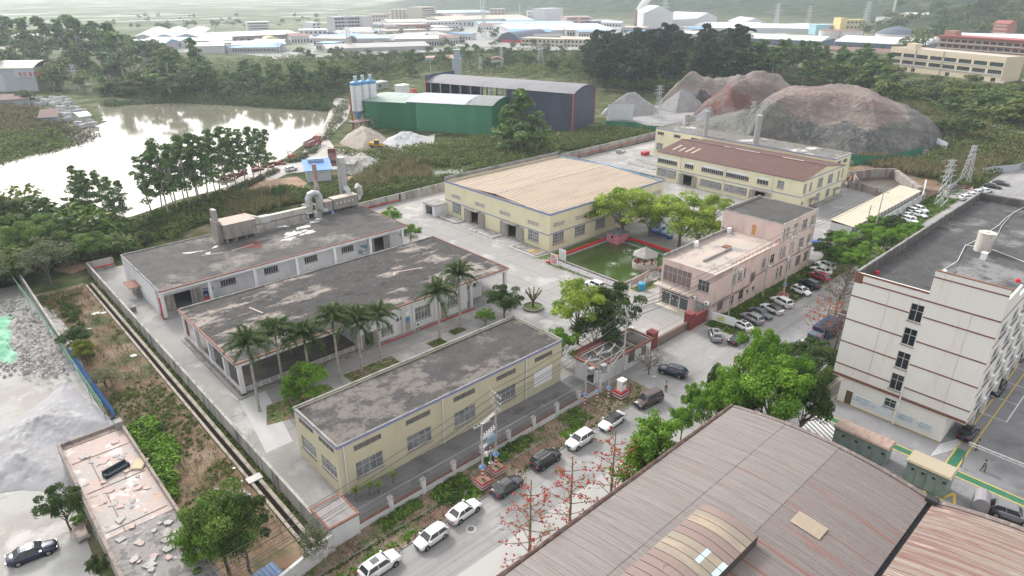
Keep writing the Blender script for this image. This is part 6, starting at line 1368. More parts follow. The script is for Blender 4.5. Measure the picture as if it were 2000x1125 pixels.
# -- far buildings
fw={}
def farb(name,label,cat,p0,p1,top,depth,wall,roof,rows=0,cols=0,win=(.55,.45),kind='flat',rise=2.0,group=None,wm_=None,ridge='x',base=0.0,rh=None):
 a=PX(*p0,base);b_=PX(*p1,base);L,rz=oriented(a,b_)
 h=max(2.5,HT(p0[0],p0[1],top)) if base==0 else top
 t=thing(name,label,cat,(a.x,a.y,gz(a.x,a.y) if base==0 else base),rz,group)
 part('wall',MB().box(0,0,-3,L,depth,h),wall,t)
 if kind=='flat':part('roof',MB().box(-.3,-.3,h,L+.3,depth+.3,h+.5),roof,t)
 elif kind=='gablex':
  m=MB();m.add([(-.6,-.6,h),(L+.6,-.6,h),(L+.6,depth/2,h+rise),(-.6,depth/2,h+rise),(-.6,depth+.6,h),(L+.6,depth+.6,h)],[(0,1,2,3),(3,2,5,4),(0,3,4),(1,5,2),(0,4,5,1)]);part('roof',m,roof,t)
 elif kind=='gabley':
  m=MB();m.add([(-.6,-.6,h),(L+.6,-.6,h),(L/2,-.6,h+rise),(-.6,depth+.6,h),(L+.6,depth+.6,h),(L/2,depth+.6,h+rise)],[(0,2,5,3),(2,1,4,5),(0,1,2),(3,5,4),(0,3,4,1)]);part('roof',m,roof,t)
 elif kind=='vaulty':
  m=MB();n=10
  vs=[(L*k/n,h+rise*(1-(2*k/n-1)**2)) for k in range(n+1)]
  m.add([(x,-.5,z) for x,z in vs]+[(x,depth,z) for x,z in vs]+[(0,-.5,h-.3),(L,-.5,h-.3)],[(k,k+1,n+2+k,n+1+k) for k in range(n)]+[tuple(range(n,-1,-1))+(2*n+2,2*n+3)]);part('roof',m,roof,t)
 if rows and cols:
  ww=L/cols*win[0];wh=h/rows*win[1];key=(round(ww,1),round(wh,1),(wm_ or darkglass).name)
  if key not in fw:fw[key]=MB().box(0,-.12,0,ww,-.01,wh).mesh('window',wm_ or darkglass)
  for r_ in range(rows):
   for c in range(cols):link('window',fw[key],t,(L/cols*(c+.5)-ww/2,0,h/rows*(r_+.5)-wh/2))
 return t,L,h
fwhite=mat('far_white_wall',(.52,.53,.54),.7);fbeige=mat('far_beige_wall',(.50,.44,.38),.8);fgrey=mat('far_grey_wall',(.36,.36,.37),.8);fpink=mat('far_pink_wall',(.48,.33,.30),.8);fbrick=mat('far_brick_wall',(.34,.15,.12),.8)
rwhite=mat('far_white_roof',(.52,.54,.56),.5);rgrey=mat('far_grey_roof',(.36,.35,.35),.7,[((.28,.27,.27,.7),.05,.5,.6)]);rblue=mat('far_blue_roof',(.12,.30,.52),.5);rlblue=mat('far_pale_blue_roof',(.30,.41,.49),.5);rbrown=mat('far_brown_roof',(.20,.12,.11),.8);rred=mat('far_red_roof',(.32,.10,.09),.7);rtan=mat('far_tan_roof',(.46,.40,.34),.7);fnavy=mat('far_slate_wall',(.11,.14,.20),.6);fcyan=mat('far_cyan_wall',(.30,.50,.56),.6);fyel=mat('far_yellow_wall',(.60,.50,.22),.7)
G='far industrial sheds'
# three gabled white sheds
for k,(x0,x1,tp) in enumerate(((262,303,74),(303,345,74),(345,390,73))):
 farb('gabled_shed','white gabled shed across the lake with dark gable windows, '+('left','middle','right')[k]+' of three joined','factory shed',(x0,93),(x1,92),tp,150,fwhite,rgrey,2,4,(.6,.35),'gabley',3.0,'white gabled sheds across the lake')
F=[
('long_shed','long brown-sided shed with white roof strip across the lake',(396,93),(585,84),74,60,mat('far_brownish_wall',(.25,.22,.22),.8),rwhite,1,14,(.35,.3),'gablex',2.5,None),
('office_block','white four-storey block standing alone before the far plain',(484,64),(528,63),44,18,fwhite,rwhite,4,1,(.85,.35),'flat',0,None),
('small_shed','small yellow vaulted shed left of the long brown shed',(414,93),(438,93),81,20,fyel,fyel,0,0,(.5,.5),'vaulty',1.5,None),
('small_shed','small yellow vaulted shed below the white roof strip',(519,90),(546,89),76,20,fyel,fyel,0,0,(.5,.5),'vaulty',1.8,None),
('low_shed','low pale green-roofed shed behind the lakeside trees',(370,112),(440,110),98,30,fwhite,mat('far_pale_green_roof',(.42,.52,.47),.6),0,0,(.5,.5),'gablex',2,None),
('low_shed','low pale grey shed with twin vents behind the lakeside trees',(438,108),(560,104),93,40,fwhite,mat('far_pale_grey_roof',(.52,.55,.56),.6),0,0,(.5,.5),'gablex',2,None),
('villa_block','white stepped villa block with blue windows',(586,76),(640,75),60,30,fwhite,fwhite,2,6,(.5,.5),'flat',0,None),
('villa_block','taller white villa tower in the far estate, left of the grey factory',(612,70),(628,69),45,18,fwhite,fwhite,4,2,(.5,.5),'flat',0,None),
('concrete_factory','unfinished grey concrete factory with open floors',(656,68),(713,66),34,30,fgrey,fgrey,5,9,(.85,.5),'flat',0,None),
('concrete_factory','blank grey stair block attached to the unfinished factory',(713,67),(730,66),33,30,mat('far_pale_concrete',(.48,.46,.45),.8),fgrey,0,0,(.85,.5),'flat',0,None),
('blue_shed','pale shed with bright blue roof left of centre',(650,90),(725,86),76,60,fwhite,rblue,1,10,(.5,.4),'gablex',2.5,None),
('grey_shed','wide grey-roofed shed with dark eaves, centre left',(735,95),(895,82),82,70,fgrey,rgrey,0,0,(.5,.4),'gablex',3.5,None),
('grey_shed','long low grey-roofed shed in front of the wide one',(640,108),(840,101),97,40,fgrey,rgrey,0,0,(.5,.4),'gablex',2.5,None),
('beige_terrace','long beige building with a row of dark windows',(753,75),(836,72),61,20,fbeige,rtan,1,9,(.45,.4),'flat',0,None),
('brick_block','low dark red block among the white sheds',(785,64),(842,62),50,22,fbrick,rbrown,2,8,(.6,.3),'flat',0,None),
('white_block','white two-storey block with blue-grey windows, centre',(833,60),(896,58),43,22,fwhite,fwhite,2,9,(.5,.35),'flat',0,None),
('beige_block','beige block with two roof turrets behind the sheds',(728,44),(760,43),29,22,fbeige,rtan,2,6,(.5,.4),'flat',0,None),
('beige_block','beige block left of the beige tower',(764,40),(794,40),20,25,fbeige,rtan,4,4,(.5,.4),'flat',0,None),
('beige_tower','beige six-storey block with dark floor bands',(822,42),(853,40),16,28,fbeige,fbeige,6,1,(.75,.4),'flat',0,None),
('blue_shed','far shed with pale blue roof beside the beige tower',(854,38),(960,36),28,90,fwhite,rlblue,0,0,(.5,.4),'gablex',3,None),
('blue_shed','far shed with pale blue roof left of the beige tower',(796,39),(822,39),30,90,fwhite,rlblue,0,0,(.5,.4),'gablex',3,None),
('white_terrace','long white shed with a row of small windows',(760,56),(860,54),44,60,fwhite,rtan,1,12,(.4,.3),'gablex',3,None),
('white_terrace','longer white shed stretching to the white plant',(862,56),(1035,50),40,60,fwhite,rtan,1,22,(.4,.3),'gablex',4,None),
('pink_house','pink four-storey house with a blue roof terrace',(958,38),(986,38),22,18,fpink,fwhite,3,4,(.4,.4),'flat',0,None),
('white_plant','white plant tower with vertical pipes',(1030,48),(1053,48),23,20,fwhite,fwhite,4,3,(.35,.3),'flat',0,None),
('white_plant','bigger white plant block with small dark lettering',(1064,50),(1099,48),18,25,fwhite,fwhite,0,0,(.35,.3),'flat',0,None),
('brick_block','red-pink four-storey block with dark window bands',(1106,54),(1153,53),34,20,fpink,fpink,3,2,(.7,.3),'flat',0,None),
('low_block','low grey block right of the red-pink one',(1155,54),(1210,52),42,30,fnavy,rgrey,0,0,(.7,.3),'flat',0,None),
('white_roof_hall','very wide white-roofed hall in the centre distance',(1000,73),(1200,70),60,130,fwhite,rwhite,0,0,(.5,.4),'gablex',4,None),
('white_roof_hall','wide pale-blue-roofed hall behind the white one',(940,60),(1130,58),50,90,fwhite,rlblue,0,0,(.5,.4),'gablex',3,None),
('arched_hall','hall with red walls and a dark arched gable',(972,86),(1015,88),76,70,mat('far_crimson_wall',(.50,.06,.09),.7),mat('far_dark_arch',(.08,.10,.14),.6),0,0,(.5,.4),'vaulty',7,None),
('beige_office','ornate beige office with red roof lettering',(1018,92),(1100,95),75,20,fbeige,rtan,2,10,(.5,.45),'flat',0,None),
('beige_office','beige office wing with a small pediment',(1092,94),(1160,96),76,20,fbeige,rtan,2,9,(.5,.45),'gablex',2,None),
('dark_roof_shed','shed with a dark grey awning roof before the white hall',(1030,84),(1100,84),71,20,fgrey,mat('far_dark_roof',(.16,.16,.17),.7),0,0,(.5,.4),'gablex',2,None),
('mega_plant','tall white plant hall with chamfered roof, the tallest on the skyline',(1255,62),(1312,62),26,60,fwhite,rwhite,0,0,(.5,.4),'gabley',9,None),
('mega_plant','long white hall joined to the tall plant',(1312,60),(1362,58),39,60,fwhite,rwhite,0,0,(.5,.4),'flat',0,None),
('mega_plant','second white plant hall with chamfered roof',(1359,58),(1398,56),36,60,fwhite,rwhite,0,0,(.5,.4),'gabley',7,None),
('mega_plant','third white plant hall, low and wide',(1448,60),(1494,60),45,60,fwhite,rwhite,0,0,(.5,.4),'gabley',6,None),
('white_roof_hall','broad white roofs spreading behind the pine trees',(1395,68),(1505,68),55,90,fwhite,rwhite,0,0,(.5,.4),'gablex',5,None),
('white_roof_hall','white roofs running right behind the slate sheds',(1490,66),(1585,68),55,70,fwhite,rwhite,0,0,(.5,.4),'gablex',4,None),
('slate_shed','long slate-walled shed with white roof and small louvres, left one',(1449,93),(1600,101),74,55,fnavy,rwhite,1,8,(.28,.16),'gablex',3,'slate sheds'),
('slate_shed','long slate-walled shed with white roof and small louvres, right one',(1627,102),(1800,112),86,65,fnavy,rwhite,1,8,(.28,.16),'gablex',4,'slate sheds'),
('brown_roof_shed','low brown-roofed sheds with skylights before the slate sheds',(1455,100),(1560,106),93,18,fbrick,rbrown,0,0,(.5,.4),'gablex',2.5,None),
('brown_roof_shed','low brown-roofed sheds below the right slate shed',(1570,107),(1738,118),100,18,fbrick,rbrown,0,0,(.5,.4),'gablex',2.5,None),
('small_block','small white end block of the left slate shed',(1440,95),(1449,94),70,20,fwhite,fwhite,0,0,(.5,.4),'flat',0,None),
('cyan_block','pale cyan block between the slate sheds',(1591,72),(1616,72),50,20,fcyan,fcyan,0,0,(.5,.4),'flat',0,None),
('yellow_block','yellow block with a taller left end',(1638,64),(1650,64),39,20,fyel,fyel,0,0,(.5,.4),'flat',0,None),
('yellow_block','long yellow block with a row of windows',(1650,62),(1688,62),43,18,mat('far_pale_yellow',(.55,.50,.30),.8),fyel,2,5,(.55,.35),'flat',0,None),
('white_block','white square block left of the dome',(1719,64),(1735,64),42,18,fwhite,fwhite,0,0,(.5,.4),'flat',0,None),
('white_roof_hall','white-roofed hall with a long curved conduit, right edge',(1880,104),(2060,110),86,60,rtan,rwhite,0,0,(.5,.4),'gablex',5,None),
('brick_block','low dark brick block behind the round tanks',(1888,90),(1917,90),78,18,fbrick,fgrey,0,0,(.5,.4),'flat',0,None),
]
for n_,lab,p0,p1,tp,dep,wl_,rf_,rows,cols,wn_,kd,rs_,gr in F:
 farb(n_,lab,n_.replace('_',' '),p0,p1,tp,dep,wl_,rf_,rows,cols,wn_,kd,rs_,gr)
rb=random.Random(44);FR=(rgrey,rwhite,rlblue,rtan,rbrown,rgrey,rwhite,rblue);FWL=(fwhite,fbeige,fgrey,fwhite)
for px,py in[(rb.uniform(a,c),rb.uniform(d,e)) for a,c,d,e,n in((260,640,84,110,16),(640,900,70,100,16),(700,1000,38,66,18),(1000,1250,44,80,12),(1250,1450,56,84,8),(1500,1900,58,90,12)) for _ in range(n)]:
 if 1440<px<1860 and py>64:continue
 q=PX(px,py).length;w=rb.uniform(14,50)*1300/q*1.0;farb('factory_shed','pitched-roof shed among the crowded far industrial estate','factory shed',(px-w/2,py),(px+w/2,py+rb.uniform(-1.5,1.5)),py-rb.uniform(7,13)*1300/q*.8,rb.uniform(14,45),rb.choice(FWL),rb.choice(FR),1 if w>22 else 0,int(w/5),(.5,.35),rb.choice(('gablex','gablex','flat')),2.2,'crowded far factory sheds')
# tanks
for k,(px,py,tp,wd,dome,lab) in enumerate(((1620,76,60,36,1.5,'left round tank with brown conical roof'),(1658,77,61,38,1.5,'right round tank with brown conical roof'),(1748,80,67,60,8,'largest round tank under a dark ribbed dome'),(1788,80,69,40,3,'pale round tank right of the dome'),(1850,86,74,38,3,'white round tank with a dark roof near the hill'))):
 q=PX(px,py);r_=wd/2*q.length/1300*1.02;h=HT(px,py,tp);t=thing('storage_tank',lab,'tank',(q.x,q.y,gz(q.x,q.y)));part('drum',MB().cyl(0,0,0,h,r_,n=24),mat('tank_wall',(.58,.55,.54),.6),t);
 m=MB();m.tube([(0,0,h),(0,0,h+dome*.6),(0,0,h+dome)],[r_+.3,r_*.62,.4],24);part('tank_roof',m,rbrown if k!=2 else mat('far_dark_arch',(0,0,0)),t)
# cream three-storey building and brick dormitory, brick tower
def cream_block():
 a=PX(1728,150);b_=PX(1947,180);L,rz=oriented(a,b_);H=HT(1728,150,104);t=thing('cream_block','long cream three-storey building with window bands at upper right','factory building',(a.x,a.y,gz(a.x,a.y)),rz)
 cw=mat('cream_block_wall',(.60,.52,.40),.8);D_=16;hs=[];n=8;bay=L/n
 for r_ in range(2):
  for k in range(n):hs.append((bay*k+bay*.08,H*(.36+.27*r_),bay*k+bay*.92,H*(.36+.27*r_)+H*.15,'win',8,1,darkglass))
 for k in(0,.45,1.2,1.8,4.3,6.0,6.6,7.3,7.8):hs.append((bay*k+1,H*.08,min(L-1,bay*k+3.8),H*.22,'win',2,1,darkglass))
 facade(t,'F',(0,0,L,D_),H,cw,hs,thick=.3);facade(t,'R',(0,0,L,D_),H,cw,thick=.3);facade(t,'L',(0,0,L,D_),H,cw,thick=.3);facade(t,'B',(0,0,L,D_),H,cw,thick=.3)
 part('roof',MB().box(.3,.3,H-.8,L-.3,D_-.3,H-.5),mat('cream_roof',(.45,.42,.38),.9),t);part('stair_head',MB().box(9,3,H-.5,15,9,H+2.8),cw,t)
 m=MB();m.box(0,-.4,H*.31,L,-.01,H*.335);m.box(0,-.3,H*.60,L,-.01,H*.62);part('sill_band',m,fwhite,t)
 m=MB();[m.box(bay*k-.12,-.25,0,bay*k+.12,-.01,H) for k in(2,4)];part('drainpipe',m,greymetal,t)
cream_block()
def brick_dorm():
 a=PX(1778,138);b_=PX(1975,160);L,rz=oriented(a,b_);q=Vector((-sin(rz),cos(rz),0))*24;H=17
 t=thing('brick_dormitory','reddish brick dormitory with balconies behind the cream building','dormitory',(a.x+q.x,a.y+q.y,gz(a.x,a.y)),rz)
 facade(t,'F',(0,0,L+12,14),H,mat('dorm_brick',(.36,.20,.17),.8),[(2+k*5,H-3.4-fl*3.6,5.6+k*5,H-1.4-fl*3.6,'win',3,1,darkglass) for fl in range(3) for k in range(int((L+8)/5))],thick=.3)
 for fc in 'LRB':facade(t,fc,(0,0,L+12,14),H,mat('dorm_brick',(0,0,0)),thick=.3)
 part('roof',MB().box(-.6,-1.2,H,L+12.6,14.6,H+.9),rred,t);part('stair_head',MB().box(2,2,H+.9,10,9,H+4),mat('dorm_brick',(0,0,0)),t)
 m=MB();[m.box(0,-1.3,H-4.1-fl*3.6,L+12,-.01,H-3.8-fl*3.6) for fl in range(3)];part('balcony_slab',m,fwhite,t)
brick_dorm()
t,L,h=farb('brick_tower','narrow red brick tower with a red hip roof in front of the wooded hill','tower',(1929,90),(1958,92),48,16,mat('tower_brick',(.36,.14,.12),.8),rred,6,1,(.8,.3),'gablex',3,wm_=mat('tower_band',(.50,.42,.38),.7))
# blue road sign, water tower, white house, chimney with smoke
q=PX(896,125);m=MB();m.bar((2.3,0,0),(2.3,0,8),.3);t=thing('blue_road_sign','blue board with pale lettering on a post beyond the dark shed','sign',(q.x,q.y,0),-AZ);part('post',m,greymetal,t);part('board',MB().box(-3.6,-.1,4.2,1.9,.1,8.2),mat('sign_blue',(.10,.24,.62),.5),t)
m=MB();[m.box(-3.2+k*.75,-.14,6.6,-2.8+k*.75,-.105,7.2) for k in range(6)];[m.box(-3.2+k*.75,-.14,5.1,-2.8+k*.75,-.105,5.7) for k in range(6)];part('board_lettering',m,mat('sign_pale_lettering',(.45,.58,.72),.6),t)
q=PX(893,150);t=thing('grey_plant_tower','grey metal plant tower behind the dark shed roof','plant tower',(q.x,q.y,0),-AZ);part('tower',MB().box(-3,-3,0,3,3,12).box(-2,-2,12,2,2,17).box(-2.4,-2.4,17,2.4,2.4,17.4),mat('plant_tower_grey',(.33,.38,.43),.6),t)
farb('white_house','white two-storey house behind the shrubs, centre','house',(958,134),(982,134),116,8,fwhite,rbrown,1,2,(.3,.3),'gabley',1.5)
farb('small_house','small pink-roofed house among shrubs left of the blue sign','house',(872,130),(894,130),114,9,fbeige,mat('far_salmon_roof',(.50,.33,.28),.8),0,0,(.3,.3),'gablex',2)
farb('small_house','small white shed among shrubs beyond the silos','house',(826,124),(852,123),114,9,fwhite,mat('far_salmon_roof',(0,0,0)),0,0,(.3,.3),'gablex',1)
def stack(px,py,top,r_,m_,label,taper=.7):
 q=PX(px,py);h=HT(px,py,top);return single('factory_chimney',MB().cyl(0,0,0,h,r_,r_*taper,14),m_,label,'chimney',loc=(q.x,q.y,gz(q.x,q.y)-1))
stack(1240,62,18,2.2,mat('stack_brick',(.30,.17,.14),.8),'brick factory chimney with white smoke');stack(1738,55,2,1.6,fwhite,'tall thin white chimney left of the wooded hill');stack(939,42,-8,.9,fwhite,'very thin tall mast in the centre distance');stack(1015,34,15,.8,fwhite,'thin white chimney beside the pink house');stack(1710,40,-10,1.0,fpink,'thin pink lattice chimney near the white block');stack(1863,68,58,2.0,fbeige,'short pale stack beside the white tank')
q=PX(1240,62);hh=HT(1240,62,18);sm=bpy.data.materials.new('smoke');sm.use_nodes=True;nt=sm.node_tree;nt.nodes.remove(nt.nodes['Principled BSDF']);pv=nt.nodes.new('ShaderNodeVolumePrincipled');pv.inputs['Density'].default_value=.25;pv.inputs['Color'].default_value=(.97,.97,.98,1);pv.inputs['Anisotropy'].default_value=.2;nt.links.new(pv.outputs[0],nt.nodes['Material Output'].inputs['Volume'])
m=MB();right=Vector((_ca,-_sa,0));pts=[Vector((q.x,q.y,hh-1))+right*(k*3.4)+Vector((0,0,k*3.1)) for k in range(7)];m.tube(pts,[1.5,3.2,4.5,5,4.2,3.2,1.0],10)
o=part('chimney_smoke',m,sm);tag(o,'white smoke plume leaving the brick chimney','smoke',kind='stuff')
# distant residential towers behind the mountain gap, top right
for k,px in enumerate((1722,1757,1792,1826,1858,1888)):
 q=PX(px,22);t=thing('apartment_tower','distant hazy apartment tower at the top right, number %s from the left'%('one','two','three','four','five','six')[k],'apartment tower',(q.x,q.y,0),-AZ,'distant apartment towers');w=33
 part('wall',MB().box(-w,0,0,w,22,85),mat('tower_pale_wall',(.42,.43,.46),.8),t);me=fw.setdefault('twr',MB().box(0,-.3,0,8,-.02,2.0).mesh('window',darkglass))
 for r_ in range(14):
  for c in range(5):link('window',me,t,(-w+3+c*13,0,4+r_*5.6))
# -- lattice pylons and poles
m=MB();rr=random.Random(91)
for k in range(46):c_=rr.random();q=PX(425+c_*140+rr.uniform(-5,5),352-c_*38+rr.uniform(-4,4));a=rr.uniform(.3,1.0);m.box(q.x-a,q.y-a*.6,0,q.x+a,q.y+a*.6,rr.uniform(.3,1.2))
tag(part('red_machine_scrap',m,mat('scrap_red',(.16,.045,.03),.7,[((.12,.07,.06,.8),.7,.5,.6)])),'row of rusty red machine scrap along the lakeside track','scrap',kind='stuff')
pylm=mat('pylon_steel',(.48,.50,.52),.5,metal=.3)
def pylon(px,py,top,label,w=1.6,arms=3,rust=False,base=0.0,h=None,plinth=0.0):
 q=PX(px,py,base);h=h or HT(px,py,top);t=thing('lattice_pylon',label,'pylon',(q.x,q.y,gz(q.x,q.y)+0 if base==0 else base),runi(-.2,.2)-AZ*.5,'lattice pylons')
 b=MB();n=max(6,int(h/2.2));tw=w*.35;th=max(.08,q.length/1300*.24)
 def wd(z):return w+(tw-w)*z/h
 for s in((-1,-1),(1,-1),(1,1),(-1,1)):b.bar((s[0]*w,s[1]*w,plinth),(s[0]*tw,s[1]*tw,h),th*1.5)
 for k in range(n):
  z0,z1=plinth+(h-plinth)*k/n,plinth+(h-plinth)*(k+1)/n;a,c=wd(z0),wd(z1)
  for s,e in(((-1,-1),(1,-1)),((1,-1),(1,1)),((1,1),(-1,1)),((-1,1),(-1,-1))):
   b.bar((s[0]*a,s[1]*a,z0),(e[0]*c,e[1]*c,z1),th);b.bar((e[0]*a,e[1]*a,z0),(s[0]*c,s[1]*c,z1),th)
 part('lattice_mast',b,pylm,t)
 for k in range(arms):
  z=h*(1-.02-.11*k);m=MB();L=w*1.7*(1+.15*k);m.bar((-L,0,z),(L,0,z),th*1.3);m.bar((-L,0,z),(0,0,z+h*.035),th);m.bar((L,0,z),(0,0,z+h*.035),th);part('cross_arm',m,pylm,t)
  m=MB()
  for x in(-L,L):m.cyl(x,0,z-1.1,z,.12+.05*(h>30),n=6)
  part('insulator',m,mat('insulator_brown',(.14,.09,.08),.4),t)
 return t
pylon(1284,228,167,'pale lattice pylon on a red-white base in the quarry yard',1.4)
pylon(1464,268,198,'lattice pylon in front of the big spoil heap',1.3)
pylon(1836,402,312,'lattice pylon leaning over the parking strip, nearer of the upper right pair',1.1,4)
pylon(1882,362,284,'lattice pylon on the railed platform, farther of the upper right pair',1.2,4)
pylon(938,143,113,'short pale pylon behind the dark shed roof',1.4,2);pylon(1055,131,85,'dark lattice pylon among shrubs, centre',2.2,3);pylon(979,131,94,'brownish lattice pylon between white house and shrubs',1.5,3)
pylon(152,176,128,'rusty lattice pylon on the left bank behind the trees',1.3,5);pylon(683,103,30,'slim tall lattice pylon in the left distance',2,5);pylon(1295,60,-10,'tall brown pylon before the white plant hall',4,5);pylon(945,78,-5,'tall thin lattice mast in the centre distance',2.2,5)
pylon(1513,62,9,'far pale pylon over the white roofs',3,4);pylon(1577,52,18,'faint pale pylon before the mountains',3,3);pylon(1687,62,10,'far pylon beside the yellow block',4,4);pylon(545,108,86,'small brown pylon behind the lakeside trees, left',1.5,3);pylon(452,112,92,'small brown tower behind the lakeside trees, far left',1.5,3)
pl=PX(1870,380);t=thing('pylon_platform','railed concrete platform under the upper right pylons','platform',(pl.x,pl.y,0),.1);part('deck',MB().box(-7,-2.5,0,6,2.5,.5),concrete,t)
m=MB()
for z in(.9,1.4):m.bar((-7,2.5,z),(6,2.5,z),.14);m.bar((6,2.5,z),(6,-2.5,z),.14);m.bar((-7,-2.5,z),(6,-2.5,z),.14)
for x in(-7,-3.7,-.4,2.9,6):m.bar((x,2.5,.5),(x,2.5,1.5),.14);m.bar((x,-2.5,.5),(x,-2.5,1.5),.14)
part('railing',m,mat('red_white_rail',(.45,.08,.09),.6,[((.6,.6,.6),(.8,.8,.8),.5,.52)]),t)
stripe=mat('red_base_paint',(.36,.025,.04),.6,[((.5,.45,.42,.5),2,.62,.7)]);
polem=mat('concrete_pole',(.40,.39,.375),.85,[((.30,.29,.28,.8),(2,2,.4),.5,.62)])
def pole(u,v,h,label,box=True,arms=((-.6,.0),),r=.17,collar=True,wid=1.6,bh=1.05):
 t=thing('utility_pole',label,'utility pole',(u,v,0),0,'concrete utility poles');z0=0
 if box:
  m=MB();m2=MB();bw=wid/2
  n=5;hh=bh/n
  for k in range(n):(m if k%2==0 else m2).box(-bw,-bw,k*hh,bw,bw,(k+1)*hh)
  m3=MB().box(-bw+.12,-bw+.12,bh+.001,bw-.12,bw-.12,bh+.02)
  part('striped_base',m,stripe,t);part('white_stripe',m2,white,t);part('base_fill',m3,gardenm,t)
 part('pole_shaft',MB().cyl(0,0,0,h,r,r*.6,12),polem,t)
 if collar:
  zb=bh+.05 if box else .05;m=MB();m2=MB();
  for k in range(6):(m if k%2==0 else m2).cyl(0,0,zb+k*.28,zb+(k+1)*.28,r+.02,n=12)
  part('red_ring',m,mat('ring_red',(.45,.03,.05),.5),t);part('white_ring',m2,white,t)
  part('blue_collar',MB().cyl(0,0,zb+1.7,zb+1.85,r+.03,r+.28,12).cyl(0,0,zb+1.85,zb+2.05,r+.28,r+.1,12),mat('collar_blue',(.12,.22,.45),.6),t)
 for k,(dz,ang) in enumerate(arms):
  m=MB();L=1.25-.1*k;c,s=cos(ang),sin(ang);m.bar((-L*c,-L*s,h+dz),(L*c,L*s,h+dz),.1);part('cross_arm',m,greymetal,t)
  m=MB();[m.cyl(x*c,x*s,h+dz+.05,h+dz+.35,.07,.04,8) for x in(-L+.1,-L*.45,L*.45,L-.1)];part('insulator',m,mat('insulator_white',(.6,.6,.58),.3),t)
 return t
ar=pi/2
pole(44.0,50.3,12.0,'tallest concrete pole on a striped base before the cream workshop',arms=((-.3,ar*.9),(-1.2,ar*.9),(-2.1,ar*.9)))
pole(41.2,49.6,9.3,'shorter concrete pole on a striped base linked to the tallest one by a transformer frame',arms=((-.2,0),))
def frame_():
 t=thing('utility_gantry','steel transformer frame slung between the two striped-base poles','transformer gantry',(41.2,49.6,0));m=MB();a,b_=Vector((0,0,0)),Vector((2.8,.7,0))
 for z in(9.1,7.2,6.9,5.6):m.bar(a+Vector((0,0,z)),b_+Vector((0,0,z)),.12);m.bar(a+Vector((0,.25,z)),b_+Vector((0,.25,z)),.08)
 part('beam',m,mat('pale_beam',(.5,.5,.5),.5),t);m=MB()
 for k in range(6):p=a.lerp(b_,(k+.5)/6);m.cyl(p.x,p.y,7.25,7.7,.06,n=6)
 part('fuse_row',m,mat('insulator_brown',(0,0,0)),t)
 m=MB();m.box(1.1,.0,5.75,2.1,.7,6.5);m.box(1.0,-.05,6.5,2.2,.75,6.6);part('transformer',m,mat('transformer_blue_grey',(.22,.30,.36),.5),t)
 m=MB();m.cyl(1.2,-1.4+1.0,0,4.6,.06,n=8) if False else m.cyl(.45,.1,0,.0001,.01,n=4);
 return t
frame_()
m=MB();m.cyl(0,0,0,5.0,.13,.09,10);m.cyl(0,0,2.6,2.75,.3,n=10);m.cyl(0,0,4.3,4.5,.25,n=10);single('steel_post',m,greymetal,'slim grey post standing between the two striped-base poles','post',loc=(42.6,49.7,0))
m=MB();m.cyl(0,0,4.4,4.9,.22,n=12);m.cyl(0,0,4.9,5.1,.22,.05,12);m.bar((0,0,4.95),(-.6,.0,4.95),.05);single('street_lamp',m,white,'white lamp on the pole nearest the lower left','lamp',loc=(41.75,49.45,0))
pole(73.3,53.6,12.3,'tall concrete pole rising in front of the gatehouse',box=False,collar=False,arms=((-.3,ar*.9),(-1.1,ar*.6),(-2.0,ar*.9),(-3.0,ar*.3)))
for k,(u,v,h) in enumerate(((63.4,52.6,7.6),(65.3,51.9,8.7),(67.3,51.4,8.7))):
 pole(u,v,h,('left','middle','right')[k]+' of the three slim transformer poles in front of the gatehouse',box=False,arms=((-.15,.3),),r=.13)
m=MB()
for z,(a,b_) in((5.2,((63.4,52.6),(65.3,51.9))),(4.9,((65.3,51.9),(67.3,51.4))),(7.4,((63.4,52.6),(65.3,51.9))),(8.2,((65.3,51.9),(67.3,51.4)))):m.bar((*a,z),(*b_,z),.12);m.bar((a[0],a[1]+.3,z),(b_[0],b_[1]+.3,z),.1)
for(x,y) in((64.3,52.4),(66.3,51.8)):m.box(x-.5,y-.3,5.2,x+.4,y+.4,6.1)
m.bar((67.3,51.4,5.5),(73.3,53.6,5.2),.1);m.bar((67.3,51.4,6.4),(73.3,53.6,6.0),.08)
single('transformer_rack',m,greymetal,'transformer rack strung between the three slim poles','transformer')
t=thing('meter_cabinet','white cabinet with small windows on a red-white striped base','electric cabinet',(69.1,50.5,0));m=MB();m2=MB()
for k in range(5):(m if k%2==0 else m2).box(-.95,-.8,k*.24,.95,.8,k*.24+.24)
part('striped_base',m,stripe,t);part('white_stripe',m2,white,t);part('cabinet',MB().box(-.55,-.45,1.2,.55,.45,2.9).box(-.62,-.52,2.9,.62,.52,3.0),cleanwhite,t);part('meter_window',MB().box(-.2,-.47,2.2,.0,-.452,2.6).box(.15,-.47,2.2,.4,-.452,2.6),darkglass,t)
pole(120.0,50.8,14.5,'very tall concrete pole on a striped base among the parked cars',arms=((-.3,0),(-1.1,ar*.9),(-2.0,0),(-3.0,ar)),wid=1.8,bh=.9)
pole(103.8,53.2,10.5,'slim concrete pole against the pink office wall, nearest the street corner',box=False,collar=False,arms=((-.3,.2),),r=.13)
pole(117.0,53.5,11.5,'slim concrete pole against the pink office wall, beside the car row',box=False,collar=False,arms=((-.3,.2),),r=.13)
pole(164.5,53.0,9.0,'slim grey pole with tangled arms at the near end of the tan shed',box=False,collar=False,arms=((-.3,.2),(-1.2,.2),(-2.2,.2)),r=.14)
pole(170.0,52.7,12.5,'tall grey pole among the hedge at the tan shed',box=False,collar=False,arms=((-.3,ar),(-1.2,ar)),r=.16)
q=PX(842,162);pole(q.x,q.y,13,'pale concrete pole by the rear edge of the dark shed',box=False,collar=False,arms=((-.4,.3),),r=.3)
q=PX(284,0)
